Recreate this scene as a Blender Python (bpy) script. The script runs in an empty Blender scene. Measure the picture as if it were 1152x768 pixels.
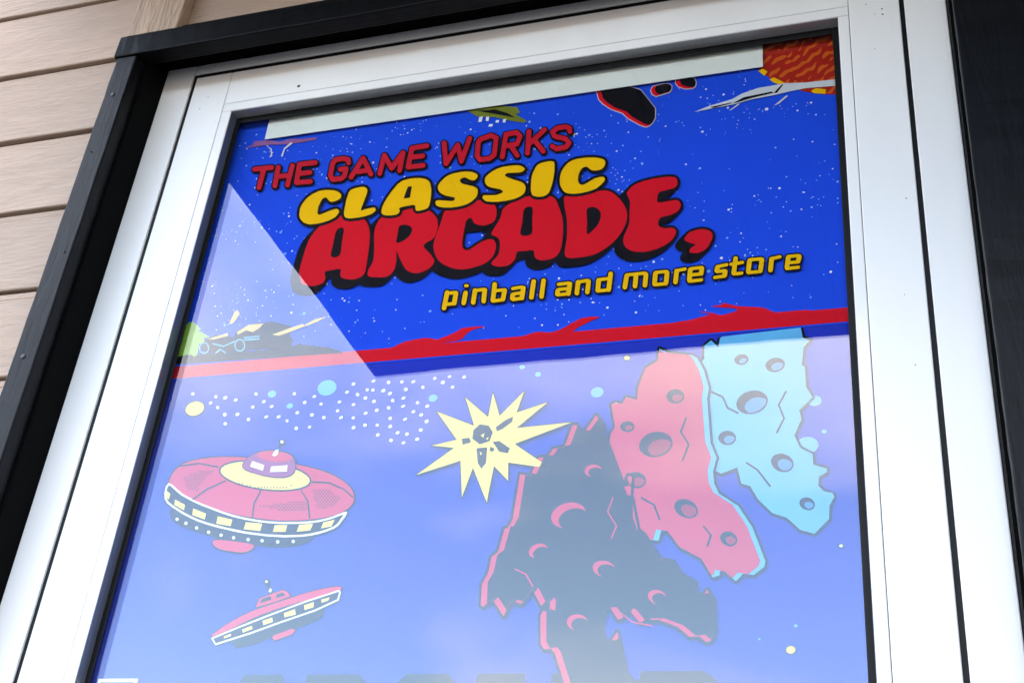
import bpy, bmesh, math, random
from mathutils import Vector, Matrix
from mathutils.geometry import tessellate_polygon

scene = bpy.context.scene
COL = scene.collection

# ------------------------------------------------------------------ camera
YAW, PITCH, ROLL = -0.3598003, 0.55166913, 0.1078055
fwd = Vector((math.sin(YAW) * math.cos(PITCH), math.cos(YAW) * math.cos(PITCH), math.sin(PITCH)))
rgt = Vector((math.cos(YAW), -math.sin(YAW), 0))
upv = rgt.cross(fwd)
r2 = math.cos(ROLL) * rgt + math.sin(ROLL) * upv
u2 = -math.sin(ROLL) * rgt + math.cos(ROLL) * upv
cam_data = bpy.data.cameras.new('camera')
cam = bpy.data.objects.new('camera', cam_data)
COL.objects.link(cam)
cam.matrix_world = Matrix(((r2.x, u2.x, -fwd.x, 0.44505), (r2.y, u2.y, -fwd.y, -1.07663),
                           (r2.z, u2.z, -fwd.z, 0.91735), (0, 0, 0, 1)))
cam_data.sensor_width = 36
cam_data.lens = 36 * 1435.44 / 1152
cam_data.clip_start = 0.02
cam_data.clip_end = 5000
scene.camera = cam

# ------------------------------------------------------------------ sky, sun, exposure
SUN_EL, SUN_AZ = math.radians(48), math.radians(8)      # the sun stands behind the building
world = bpy.data.worlds.new('World')
scene.world = world
world.use_nodes = True
wn, wl = world.node_tree.nodes, world.node_tree.links
wn.clear()
sky = wn.new('ShaderNodeTexSky')
sky.sky_type = 'NISHITA'
sky.sun_disc = False
sky.sun_elevation = SUN_EL
sky.sun_rotation = SUN_AZ
sky.air_density = 1.0
sky.dust_density = 0.5
tc = wn.new('ShaderNodeTexCoord')
mp = wn.new('ShaderNodeMapping')
mp.inputs['Scale'].default_value = (1.0, 1.0, 2.2)
mp.inputs['Location'].default_value = (1.17, -3.73, -4.98)
nz = wn.new('ShaderNodeTexNoise')
nz.inputs['Scale'].default_value = 1.9
nz.inputs['Detail'].default_value = 7
nz.inputs['Roughness'].default_value = 0.48
nz.inputs['Distortion'].default_value = 0.35
rp = wn.new('ShaderNodeValToRGB')
rp.color_ramp.elements[0].position = 0.40
rp.color_ramp.elements[0].color = (0, 0, 0, 1)
rp.color_ramp.elements[1].position = 0.76
rp.color_ramp.elements[1].color = (1, 1, 1, 1)
cm = wn.new('ShaderNodeMix')
cm.data_type = 'RGBA'
cm.inputs['B'].default_value = (5.9, 5.7, 5.6, 1)      # sunlit cloud
bgn = wn.new('ShaderNodeBackground')
bgn.inputs['Strength'].default_value = 0.13
wo = wn.new('ShaderNodeOutputWorld')
wl.new(tc.outputs['Generated'], mp.inputs['Vector'])
wl.new(mp.outputs['Vector'], nz.inputs['Vector'])
wl.new(nz.outputs['Fac'], rp.inputs['Fac'])
wl.new(rp.outputs['Color'], cm.inputs['Factor'])
wl.new(sky.outputs['Color'], cm.inputs['A'])
wl.new(cm.outputs['Result'], bgn.inputs['Color'])
wl.new(bgn.outputs['Background'], wo.inputs['Surface'])

sd = bpy.data.lights.new('sun', 'SUN')
sd.energy = 3.0
sd.angle = math.radians(0.53)
sd.color = (1.0, 0.95, 0.87)
sun = bpy.data.objects.new('sun', sd)
COL.objects.link(sun)
sdir = Vector((math.sin(SUN_AZ) * math.cos(SUN_EL), math.cos(SUN_AZ) * math.cos(SUN_EL), math.sin(SUN_EL)))
sun.rotation_euler = (-sdir).to_track_quat('-Z', 'Y').to_euler()
sun.location = (2, 6, 8)

vs = scene.view_settings
vs.view_transform = 'Standard'
vs.look = 'None'
vs.exposure = 3.68
vs.gamma = 1
vs.use_white_balance = True           # balanced for open shade
vs.white_balance_temperature = 7400
scene.render.engine = 'CYCLES'
scene.cycles.max_bounces = 10
scene.cycles.transparent_max_bounces = 12
scene.cycles.use_denoising = True

# ------------------------------------------------------------------ materials
MATS = {}


def material(name, color, rough=0.5, spec=0.5, vary=0.0, vscale=6.0, bump=0.0, bscale=60.0, stretch=(1, 1, 1),
             speck=0.0, coat=0.0, metallic=0.0, dark=(0.05, 0.045, 0.04)):
    m = bpy.data.materials.new(name)
    m.use_nodes = True
    n, l = m.node_tree.nodes, m.node_tree.links
    b = n['Principled BSDF']
    b.inputs['Roughness'].default_value = rough
    b.inputs['Specular IOR Level'].default_value = spec
    b.inputs['Coat Weight'].default_value = coat
    b.inputs['Metallic'].default_value = metallic
    b.inputs['Base Color'].default_value = (*color, 1)
    t = n.new('ShaderNodeTexCoord')
    mpn = n.new('ShaderNodeMapping')
    mpn.inputs['Scale'].default_value = stretch
    l.new(t.outputs['Object'], mpn.inputs['Vector'])
    last = None
    if vary:
        q = n.new('ShaderNodeTexNoise')
        q.inputs['Scale'].default_value = vscale
        q.inputs['Detail'].default_value = 6
        q.inputs['Roughness'].default_value = 0.6
        l.new(mpn.outputs['Vector'], q.inputs['Vector'])
        mr = n.new('ShaderNodeMapRange')
        mr.inputs['From Min'].default_value = 0.3
        mr.inputs['From Max'].default_value = 0.7
        mr.inputs['To Min'].default_value = 1 - vary
        mr.inputs['To Max'].default_value = 1 + vary * 0.5
        l.new(q.outputs['Fac'], mr.inputs['Value'])
        mx = n.new('ShaderNodeMix')
        mx.data_type = 'RGBA'
        mx.blend_type = 'MULTIPLY'
        mx.inputs['Factor'].default_value = 1
        mx.inputs['A'].default_value = (*color, 1)
        l.new(mr.outputs['Result'], mx.inputs['B'])
        last = mx.outputs['Result']
        rr = n.new('ShaderNodeMapRange')
        rr.inputs['To Min'].default_value = max(0.03, rough - 0.08)
        rr.inputs['To Max'].default_value = min(1, rough + 0.1)
        l.new(q.outputs['Fac'], rr.inputs['Value'])
        l.new(rr.outputs['Result'], b.inputs['Roughness'])
    if speck:
        v = n.new('ShaderNodeTexVoronoi')
        v.inputs['Scale'].default_value = speck
        v.inputs['Randomness'].default_value = 1
        l.new(t.outputs['Object'], v.inputs['Vector'])
        sz = n.new('ShaderNodeSeparateColor')
        l.new(v.outputs['Color'], sz.inputs['Color'])
        pw = n.new('ShaderNodeMath')
        pw.operation = 'POWER'
        pw.inputs[1].default_value = 9
        l.new(sz.outputs['Red'], pw.inputs[0])
        ms = n.new('ShaderNodeMath')
        ms.operation = 'MULTIPLY'
        ms.inputs[1].default_value = 0.055
        l.new(pw.outputs[0], ms.inputs[0])
        lt = n.new('ShaderNodeMath')
        lt.operation = 'LESS_THAN'
        l.new(v.outputs['Distance'], lt.inputs[0])
        l.new(ms.outputs[0], lt.inputs[1])
        m2 = n.new('ShaderNodeMix')
        m2.data_type = 'RGBA'
        l.new(lt.outputs[0], m2.inputs['Factor'])
        if last:
            l.new(last, m2.inputs['A'])
        else:
            m2.inputs['A'].default_value = (*color, 1)
        m2.inputs['B'].default_value = (*dark, 1)
        last = m2.outputs['Result']
    if last:
        l.new(last, b.inputs['Base Color'])
    if bump:
        q2 = n.new('ShaderNodeTexNoise')
        q2.inputs['Scale'].default_value = bscale
        q2.inputs['Detail'].default_value = 5
        q2.inputs['Roughness'].default_value = 0.65
        l.new(mpn.outputs['Vector'], q2.inputs['Vector'])
        bp = n.new('ShaderNodeBump')
        bp.inputs['Strength'].default_value = bump
        bp.inputs['Distance'].default_value = 0.002
        l.new(q2.outputs['Fac'], bp.inputs['Height'])
        l.new(bp.outputs['Normal'], b.inputs['Normal'])
    MATS[name] = m
    return m


def wood(name, color, grain_axis, rough=0.6, contrast=0.25, bump=0.5, spec=0.35):
    """painted timber: long grain along one axis, coloured and in relief"""
    m = bpy.data.materials.new(name)
    m.use_nodes = True
    n, l = m.node_tree.nodes, m.node_tree.links
    b = n['Principled BSDF']
    b.inputs['Roughness'].default_value = rough
    b.inputs['Specular IOR Level'].default_value = spec
    t = n.new('ShaderNodeTexCoord')
    oi = n.new('ShaderNodeObjectInfo')
    off = n.new('ShaderNodeVectorMath')
    off.operation = 'MULTIPLY_ADD'
    off.inputs[1].default_value = (7, 5, 9)
    l.new(oi.outputs['Random'], off.inputs[0])
    l.new(t.outputs['Object'], off.inputs[2])
    mpn = n.new('ShaderNodeMapping')
    s = [26, 26, 26]
    s['xyz'.index(grain_axis)] = 4.2
    mpn.inputs['Scale'].default_value = s
    l.new(off.outputs['Vector'], mpn.inputs['Vector'])
    warp = n.new('ShaderNodeTexNoise')
    warp.inputs['Scale'].default_value = 0.35
    warp.inputs['Detail'].default_value = 2
    l.new(mpn.outputs['Vector'], warp.inputs['Vector'])
    wv = n.new('ShaderNodeTexNoise')
    wv.inputs['Scale'].default_value = 1.6
    wv.inputs['Detail'].default_value = 9
    wv.inputs['Roughness'].default_value = 0.62
    wv.inputs['Distortion'].default_value = 0.9
    l.new(mpn.outputs['Vector'], wv.inputs['Vector'])
    fine = n.new('ShaderNodeTexNoise')
    fine.inputs['Scale'].default_value = 9
    fine.inputs['Detail'].default_value = 4
    l.new(mpn.outputs['Vector'], fine.inputs['Vector'])
    mixv = n.new('ShaderNodeMath')
    mixv.operation = 'MULTIPLY_ADD'
    mixv.inputs[1].default_value = 0.45
    l.new(fine.outputs['Fac'], mixv.inputs[0])
    l.new(wv.outputs['Fac'], mixv.inputs[2])
    add2 = n.new('ShaderNodeMath')
    add2.operation = 'MULTIPLY_ADD'
    add2.inputs[1].default_value = 0.5
    l.new(warp.outputs['Fac'], add2.inputs[0])
    l.new(mixv.outputs[0], add2.inputs[2])
    mr = n.new('ShaderNodeMapRange')
    mr.inputs['From Min'].default_value = 0.65
    mr.inputs['From Max'].default_value = 1.3
    mr.inputs['To Min'].default_value = 1 - contrast
    mr.inputs['To Max'].default_value = 1 + contrast * 0.6
    l.new(add2.outputs[0], mr.inputs['Value'])
    mx = n.new('ShaderNodeMix')
    mx.data_type = 'RGBA'
    mx.blend_type = 'MULTIPLY'
    mx.inputs['Factor'].default_value = 1
    mx.inputs['A'].default_value = (*color, 1)
    l.new(mr.outputs['Result'], mx.inputs['B'])
    tone = n.new('ShaderNodeMapRange')
    tone.inputs['To Min'].default_value = 0.92
    tone.inputs['To Max'].default_value = 1.06
    l.new(oi.outputs['Random'], tone.inputs['Value'])
    mt = n.new('ShaderNodeMix')
    mt.data_type = 'RGBA'
    mt.blend_type = 'MULTIPLY'
    mt.inputs['Factor'].default_value = 1
    l.new(mx.outputs['Result'], mt.inputs['A'])
    l.new(tone.outputs['Result'], mt.inputs['B'])
    l.new(mt.outputs['Result'], b.inputs['Base Color'])
    bp = n.new('ShaderNodeBump')
    bp.inputs['Strength'].default_value = bump
    bp.inputs['Distance'].default_value = 0.004
    l.new(mixv.outputs[0], bp.inputs['Height'])
    l.new(bp.outputs['Normal'], b.inputs['Normal'])
    MATS[name] = m
    return m


wood('tan_siding', (0.41, 0.295, 0.225), 'x', 0.62, 0.17, 0.8)
wood('tan_batten', (0.42, 0.30, 0.215), 'z', 0.62, 0.42, 0.9)
wood('black_paint_v', (0.0035, 0.0036, 0.005), 'z', 0.45, 0.3, 0.22, 0.16)
wood('black_paint_h', (0.003, 0.003, 0.004), 'x', 0.45, 0.3, 0.22, 0.10)
wood('soffit_wood', (0.006, 0.005, 0.0045), 'y', 0.7, 0.3, 0.5)
material('dark_brick', (0.09, 0.06, 0.05), 0.9, vary=0.3, vscale=3)
material('black_reveal', (0.0016, 0.0016, 0.0018), 0.8, 0.06, vary=0.3)
material('bead_shade_dark', (0.085, 0.095, 0.125), 0.14, 0.5, vary=0.1, vscale=30)  # shade of the side bead returns, put into the colour
material('bead_shade_pale', (0.26, 0.26, 0.265), 0.14, 0.5, vary=0.1, vscale=30)  # lighter painted shade for the top bead return
material('sheathing', (0.09, 0.08, 0.07), 0.8, vary=0.3)
material('white_aluminium', (0.83, 0.82, 0.805), 0.32, 0.5, vary=0.05, vscale=9, bump=0.02, bscale=300, speck=17,
         stretch=(1, 1, 0.2))
material('bead_aluminium', (0.83, 0.82, 0.805), 0.16, 0.5, vary=0.04, vscale=9, speck=21, stretch=(1, 1, 0.35))
material('rubber', (0.004, 0.004, 0.004), 0.5, 0.2, vary=0.3, vscale=40, bump=0.2, speck=60, dark=(0.12, 0.12, 0.12))
material('backing', (0.02, 0.02, 0.02), 0.8, vary=0.2)
material('steel', (0.35, 0.35, 0.36), 0.35, metallic=1.0, vary=0.1)
material('nail', (0.012, 0.012, 0.014), 0.4, vary=0.3, vscale=200)
material('pavement', (0.055, 0.054, 0.053), 0.9, vary=0.25, vscale=1.5, bump=0.4, bscale=30)
material('shingle', (0.05, 0.05, 0.055), 0.9, vary=0.3, vscale=20, bump=0.5)
material('paper_white', (0.74, 0.76, 0.71), 0.55, 0.3, vary=0.05, vscale=5)
material('sticker_white', (0.8, 0.8, 0.8), 0.4, 0.4, vary=0.03, vscale=30)

INK = {
    'sheet_upper': (0.0005, 0.064, 0.66), 'sheet_lower': (0.010, 0.030, 0.42), 'red': (0.66, 0.004, 0.016),
    'red2': (0.55, 0.008, 0.024), 'black': (0.003, 0.0025, 0.006), 'ink': (0.005, 0.007, 0.018),
    'yellow': (0.86, 0.46, 0.003), 'paleyellow': (0.80, 0.62, 0.13), 'cyan': (0.10, 0.42, 0.70),
    'pinkred': (0.60, 0.028, 0.075), 'violetred': (0.30, 0.05, 0.16), 'white': (0.80, 0.80, 0.80),
    'silver': (0.60, 0.62, 0.64), 'planet': (0.40, 0.016, 0.008), 'orange': (0.62, 0.10, 0.012),
    'green': (0.30, 0.55, 0.05), 'tan': (0.75, 0.50, 0.16), 'violet': (0.28, 0.10, 0.26),
    'olive': (0.17, 0.19, 0.02), 'cyandark': (0.05, 0.25, 0.50), 'reddark': (0.34, 0.012, 0.04), 'rim': (0.55, 0.50, 0.62), 'skyblue': (0.16, 0.42, 0.82),
}
for k, c in INK.items():
    material('ink_' + k, c, 0.6, 0.08, vary=0.05, vscale=14, bump=0.02, bscale=500)


def glass_material():
    """clear window glass: each face reflects by Fresnel (1.52) and lets the rest through; faintly wavy"""
    m = bpy.data.materials.new('window_glass')
    m.use_nodes = True
    n, l = m.node_tree.nodes, m.node_tree.links
    n.clear()
    geo = n.new('ShaderNodeNewGeometry')
    ior = n.new('ShaderNodeMix')
    ior.data_type = 'FLOAT'
    ior.inputs['A'].default_value = 1.52
    ior.inputs['B'].default_value = 1 / 1.52
    fr = n.new('ShaderNodeFresnel')
    t = n.new('ShaderNodeTexCoord')
    q = n.new('ShaderNodeTexNoise')
    q.inputs['Scale'].default_value = 5
    q.inputs['Detail'].default_value = 1.5
    bp = n.new('ShaderNodeBump')
    bp.inputs['Strength'].default_value = 0.10
    bp.inputs['Distance'].default_value = 0.004
    l.new(t.outputs['Object'], q.inputs['Vector'])
    l.new(q.outputs['Fac'], bp.inputs['Height'])
    gl = n.new('ShaderNodeBsdfGlossy')
    gl.inputs['Roughness'].default_value = 0.0
    gl.inputs['Color'].default_value = (1, 1, 1, 1)
    tr = n.new('ShaderNodeBsdfTransparent')
    tr.inputs['Color'].default_value = (0.975, 0.985, 0.98, 1)
    mx = n.new('ShaderNodeMixShader')
    o = n.new('ShaderNodeOutputMaterial')
    l.new(geo.outputs['Backfacing'], ior.inputs['Factor'])
    l.new(ior.outputs['Result'], fr.inputs['IOR'])
    l.new(bp.outputs['Normal'], gl.inputs['Normal'])
    coat = n.new('ShaderNodeMath')          # hard-coated glass mirrors a little more than plain float
    coat.operation = 'MULTIPLY'
    coat.inputs[1].default_value = 1.0
    coat.use_clamp = True
    l.new(fr.outputs['Fac'], coat.inputs[0])
    l.new(coat.outputs[0], mx.inputs['Fac'])
    l.new(tr.outputs['BSDF'], mx.inputs[1])
    l.new(gl.outputs['BSDF'], mx.inputs[2])
    l.new(mx.outputs['Shader'], o.inputs['Surface'])
    MATS['window_glass'] = m


glass_material()


# ------------------------------------------------------------------ helpers
def link(name, mesh, parent=None, mats=()):
    o = bpy.data.objects.new(name, mesh)
    COL.objects.link(o)
    for m in mats:
        mesh.materials.append(MATS[m])
    if parent:
        o.parent = parent
    return o


def thing(name, label, cat, loc=(0, 0, 0), group=None):
    o = bpy.data.objects.new(name, None)
    COL.objects.link(o)
    o.empty_display_size = 0.1
    o.location = loc
    o['label'] = label
    o['category'] = cat
    if group:
        o['group'] = group
    return o


def box(name, lo, hi, mat, parent=None, bevel=0.0, seg=2, worn=0.0):
    """a box in world coordinates; the object's origin is put at the box's middle"""
    lo, hi = Vector(lo), Vector(hi)
    c = (lo + hi) / 2
    bm = bmesh.new()
    bmesh.ops.create_cube(bm, size=1)
    for v in bm.verts:
        v.co = Vector((v.co.x * (hi.x - lo.x), v.co.y * (hi.y - lo.y), v.co.z * (hi.z - lo.z)))
    if bevel:
        bmesh.ops.bevel(bm, geom=bm.edges[:], offset=bevel, segments=seg, affect='EDGES', profile=0.5)
    if worn:                                    # hand-sawn timber: edges wander a little along the length
        ax = max(range(3), key=lambda q: hi[q] - lo[q])
        half = (hi[ax] - lo[ax]) / 2
        for q in range(1, 90):
            co = [0, 0, 0]
            no = [0, 0, 0]
            co[ax] = -half + 2 * half * q / 90
            no[ax] = 1
            bmesh.ops.bisect_plane(bm, geom=bm.verts[:] + bm.edges[:] + bm.faces[:], plane_co=co, plane_no=no)
        wr = random.Random(len(name) + int(abs(lo.x) * 1000))
        lane = {}
        for v in bm.verts:
            k = (round(v.co[ax], 4), v.co[(ax + 1) % 3] > 0, v.co[(ax + 2) % 3] > 0)
            if k not in lane:
                lane[k] = (wr.gauss(0, worn), wr.gauss(0, worn))
            v.co[(ax + 1) % 3] += lane[k][0]
            v.co[(ax + 2) % 3] += lane[k][1]
    me = bpy.data.meshes.new(name)
    bm.to_mesh(me)
    bm.free()
    o = link(name, me, parent, [mat])
    o.location = c - (parent.location if parent else Vector((0, 0, 0)))
    return o


def prism_x(name, prof, x0, x1, mat, parent=None, z0=0.0):
    """a (y, z) profile swept along x"""
    bm = bmesh.new()
    w = (x1 - x0) / 2
    a = [bm.verts.new((-w, y, z)) for y, z in prof]
    b = [bm.verts.new((w, y, z)) for y, z in prof]
    n = len(prof)
    for i in range(n):
        bm.faces.new((a[i], a[(i + 1) % n], b[(i + 1) % n], b[i]))
    bm.faces.new(a[::-1])
    bm.faces.new(b)
    bmesh.ops.recalc_face_normals(bm, faces=bm.faces[:])
    me = bpy.data.meshes.new(name)
    bm.to_mesh(me)
    bm.free()
    o = link(name, me, parent, [mat])
    o.location = ((x0 + x1) / 2, 0, z0)
    return o


def disc(name, c, r, depth, mat, parent, n=14):
    """a low domed nail or screw head facing -y"""
    bm = bmesh.new()
    rings = []
    for rr, yy in ((r, 0), (r * 0.9, -depth * 0.7), (r * 0.5, -depth)):
        rings.append([bm.verts.new((rr * math.cos(6.2832 * i / n), yy, rr * math.sin(6.2832 * i / n))) for i in range(n)])
    for a, b in zip(rings, rings[1:]):
        for i in range(n):
            bm.faces.new((a[i], a[(i + 1) % n], b[(i + 1) % n], b[i]))
    bm.faces.new(rings[-1])
    bmesh.ops.recalc_face_normals(bm, faces=bm.faces[:])
    me = bpy.data.meshes.new(name)
    bm.to_mesh(me)
    bm.free()
    o = link(name, me, parent, [mat])
    o.location = Vector(c) - parent.location
    return o


# ------------------------------------------------------------------ ground
g = box('pavement', (-400, -800, -0.2), (400, 400, 0.0), 'pavement')
g['kind'] = 'structure'

# ------------------------------------------------------------------ the clad wall
DX = 0.546
wall = thing('clad_wall', 'tan painted timber wall of horizontal lapped boards around the shop door', 'wall')
SH = 0.12
for lo, hi in (((-4, -0.010, 0), (-DX, SH, 4.6)), ((DX, -0.010, 0), (4, SH, 4.6)), ((-DX, -0.010, 2.165), (DX, SH, 4.6))):
    box('sheathing', lo, hi, 'sheathing', wall)
PITCH_B, Z0 = 0.1285, 2.0035
prof = [(-0.0325, 0.0012), (-0.0313, 0.0), (-0.0115, 0.0), (-0.0115, 0.1245), (-0.0272, 0.1245), (-0.0280, 0.1238),
        (-0.0284, 0.1158), (-0.0262, 0.1150), (-0.0262, 0.1140), (-0.0312, 0.1128), (-0.0325, 0.1110)]
protos = {}
rng = random.Random(3)


def board(x0, x1, k):
    key = (x0, x1)
    if key not in protos:
        protos[key] = prism_x('siding_board', prof, x0, x1, 'tan_siding', wall).data
        o = [c for c in COL.objects if c.data == protos[key]][0]
    else:
        o = bpy.data.objects.new('siding_board', protos[key])
        COL.objects.link(o)
        o.parent = wall
    o.location = ((x0 + x1) / 2, rng.uniform(-0.0008, 0.0008), Z0 + k * PITCH_B)
    o.rotation_euler = (0, rng.uniform(-0.0006, 0.0006), 0)


for k in range(-15, 20):
    zb = Z0 + k * PITCH_B
    if zb < 0.02:
        continue
    if zb + PITCH_B < 2.32:
        board(-4.0, -0.5465, k)
        board(0.5470 + 0.085, 4.0, k)
    else:
        board(-4.0, -0.5552, k)
        board(-0.4755, 4.0, k)
board(-0.4755, 0.631, 1)
box('batten', (-0.5545, -0.0505, 2.1355), (-0.4762, -0.0115, 4.6), 'tan_batten', wall, 0.002)

# ------------------------------------------------------------------ black timber surround
sur = thing('door_surround', 'black painted timber casing with deep reveal around the white door frame', 'door casing')
box('side_casing', (-0.5478, -0.0620, 0), (-0.5160, -0.0402, 2.0955), 'black_paint_v', sur, 0.0018, worn=0.0002)
box('side_casing', (0.5125, -0.0620, 0), (0.6300, -0.0402, 2.0955), 'black_paint_v', sur, 0.0018, worn=0.0002)
box('head_casing', (-0.5520, -0.0645, 2.0960), (0.6350, -0.0398, 2.1340), 'black_paint_h', sur, 0.0022, worn=0.0002)
box('reveal_board', (-0.5455, -0.0400, 0), (-0.5118, 0.118, 2.1250), 'black_reveal', sur)
box('reveal_board', (0.5095, -0.0400, 0), (0.5455, 0.118, 2.1250), 'black_reveal', sur)
box('reveal_board', (-0.5455, -0.0395, 2.1253), (0.5455, 0.118, 2.1640), 'black_reveal', sur)
for x, z, r in ((-0.5335, 2.0272, 0.0031), (-0.5335, 1.6225, 0.0032), (-0.5370, 1.9300, 0.0012), (-0.5255, 1.7700, 0.0012),
                (-0.5335, 1.2100, 0.0031)):
    disc('nail_head', (x, -0.0618, z), r, 0.0016, 'nail', sur)

# ------------------------------------------------------------------ white aluminium frame round the door
fr = thing('door_frame', 'white aluminium outer frame fixed between the black reveal and the door', 'door frame')
box('jamb', (-0.5114, 0.0, 0), (-0.4664, 0.050, 2.1240), 'white_aluminium', fr, 0.0012)
box('jamb', (0.4652, 0.0, 0), (0.5091, 0.050, 2.1240), 'white_aluminium', fr, 0.0012)
box('head', (-0.4660, 0.0004, 2.1082), (0.4648, 0.050, 2.1240), 'white_aluminium', fr, 0.0012)
box('weather_strip', (-0.4662, 0.034, 0), (-0.4480, 0.060, 2.1078), 'rubber', fr)
box('weather_strip', (0.4480, 0.034, 0), (0.4650, 0.060, 2.1078), 'rubber', fr)
box('weather_strip', (-0.4478, 0.034, 2.0880), (0.4478, 0.060, 2.1080), 'rubber', fr)

box('gap_seal', (-0.4662, 0.0028, 0), (-0.4603, 0.0338, 2.1078), 'rubber', fr)
box('gap_seal', (0.4603, 0.0028, 0), (0.4650, 0.0338, 2.1078), 'rubber', fr)
box('gap_seal', (-0.4600, 0.0028, 2.1003), (0.4600, 0.0338, 2.1080), 'rubber', fr)
# ------------------------------------------------------------------ the door leaf
door = thing('glazed_door', 'white aluminium door with one large pane over the arcade posters', 'door')
ST = 0.405
box('stile', (-0.4600, 0.0, 0.012), (-ST, 0.033, 2.1000), 'white_aluminium', door, 0.0010)
box('stile', (ST, 0.0, 0.012), (0.4600, 0.033, 2.1000), 'white_aluminium', door, 0.0010)
box('top_rail', (-ST + 0.0006, 0.0003, 2.0432), (ST - 0.0006, 0.033, 2.1000), 'white_aluminium', door, 0.0008)
box('bottom_rail', (-ST + 0.0006, 0.0003, 0.012), (ST - 0.0006, 0.033, 0.2400), 'white_aluminium', door, 0.0008)
box('glazing_bead', (-ST + 0.0006, 0.0004, 0.2406), (-0.3906, 0.016, 2.0284), 'bead_aluminium', door, 0.0010)
box('glazing_bead', (0.3924, 0.0004, 0.2406), (ST - 0.0006, 0.016, 2.0284), 'bead_aluminium', door, 0.0010)
box('glazing_bead', (-ST + 0.0006, 0.0004, 2.0288), (ST - 0.0006, 0.016, 2.0426), 'bead_aluminium', door, 0.0010)
box('glazing_bead', (-0.3900, 0.0004, 0.2406), (0.3918, 0.016, 0.2550), 'bead_aluminium', door, 0.0010)
box('bead_liner', (-0.3910, 0.0016, 0.2552), (-0.3900, 0.0157, 2.0282), 'bead_shade_dark', door)  # thin strips that paint shade onto the white bead returns
box('bead_liner', (0.3918, 0.0016, 0.2552), (0.3928, 0.0157, 2.0282), 'bead_shade_dark', door)
box('bead_liner', (-0.3899, 0.0016, 2.0278), (0.3917, 0.0157, 2.0292), 'bead_shade_pale', door)
for x, z, r in ((0.4411, 2.0295, 0.0011), (0.4413, 2.0210, 0.0012), (0.4330, 2.0230, 0.0006), (0.4490, 1.7570, 0.0008),
                (0.4440, 1.5600, 0.0007), (0.4300, 1.9700, 0.0005), (0.4395, 1.6400, 0.0005), (-0.4330, 2.0600, 0.0007)):
    disc('paint_chip', (x, -0.00002, z), r, 0.0002, 'rubber', door, 7)
GI, GO = 0.0158, 0.0179
box('gasket', (-0.4030, GI, 0.25), (-0.3838, GO, 2.0400), 'rubber', door, 0.0007)
box('gasket', (0.3845, GI, 0.25), (0.4030, GO, 2.0400), 'rubber', door, 0.0007)
box('gasket', (-0.3836, GI, 2.0190), (0.3843, GO, 2.0400), 'rubber', door, 0.0007)
box('gasket', (-0.3836, GI, 0.25), (0.3843, GO, 0.2620), 'rubber', door, 0.0007)
box('glass_pane', (-0.4030, 0.0180, 0.245), (0.4030, 0.0230, 2.0410), 'window_glass', door)
# ------------------------------------------------------------------ dark shop interior behind the posters
room = thing('shop_interior', 'dark interior of the shop behind the door', 'room')
box('back_wall', (-3, 2.6, 0), (3, 2.7, 2.8), 'backing', room)
box('side_wall', (-3.1, 0.121, 0), (-3, 2.7, 2.8), 'backing', room)
box('side_wall', (3, 0.121, 0), (3.1, 2.7, 2.8), 'backing', room)
box('ceiling', (-3.1, 0.121, 2.8), (3.1, 2.7, 2.9), 'backing', room)

# ------------------------------------------------------------------ canopy over the door (seen mirrored in the glass)
can = thing('door_canopy', 'dark flat timber canopy over the door mirrored in the upper glass', 'canopy')
CX0, CX1, CY, CZ = -0.755, 1.35, -1.215, 2.4
box('roof_deck', (CX0, CY, CZ + 0.045), (CX1, -0.052, CZ + 0.12), 'shingle', can)
box('fascia_board', (CX0 - 0.02, CY - 0.02, CZ), (CX1 + 0.02, CY, CZ + 0.135), 'black_paint_h', can, 0.002)
box('fascia_board', (CX0 - 0.02, CY + 0.0005, CZ), (CX0, -0.052, CZ + 0.135), 'soffit_wood', can, 0.002)
box('fascia_board', (CX1, CY + 0.0005, CZ), (CX1 + 0.02, -0.052, CZ + 0.135), 'soffit_wood', can, 0.002)
n_pl = 16
pw = (CX1 - CX0 - 0.004) / n_pl
for i in range(n_pl):
    x = CX0 + 0.002 + i * pw
    box('soffit_plank', (x + 0.001, CY + 0.002, CZ + 0.02), (x + pw - 0.001, -0.053, CZ + 0.0445), 'soffit_wood', can, 0.002, 1)


def rod(name, a, b, r, mat, parent, n=12):
    a, b = Vector(a), Vector(b)
    d = (b - a).normalized()
    s = d.orthogonal().normalized()
    t = d.cross(s)
    bm = bmesh.new()
    A = [bm.verts.new(a + r * (math.cos(6.2832 * i / n) * s + math.sin(6.2832 * i / n) * t)) for i in range(n)]
    B = [bm.verts.new(b + r * (math.cos(6.2832 * i / n) * s + math.sin(6.2832 * i / n) * t)) for i in range(n)]
    for i in range(n):
        bm.faces.new((A[i], A[(i + 1) % n], B[(i + 1) % n], B[i]))
    bm.faces.new(A[::-1])
    bm.faces.new(B)
    bmesh.ops.recalc_face_normals(bm, faces=bm.faces[:])
    me = bpy.data.meshes.new(name)
    bm.to_mesh(me)
    bm.free()
    return link(name, me, parent, [mat])


for x in (CX0 + 0.12, CX1 - 0.12):
    rod('tie_rod', (x, CY + 0.12, CZ + 0.118), (x, -0.03, CZ + 1.1), 0.009, 'steel', can)

# ------------------------------------------------------------------ boarded porch side, right of the door
ps = thing('porch_side_wall', 'black boarded porch side wall to the right of the door', 'wall')
for i in range(4):
    y = -0.064 - i * 0.125
    box('wall_board', (0.640, y - 0.1235, 0), (0.664, y, CZ + 0.018), 'black_paint_v', ps, 0.003, 1)

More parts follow.
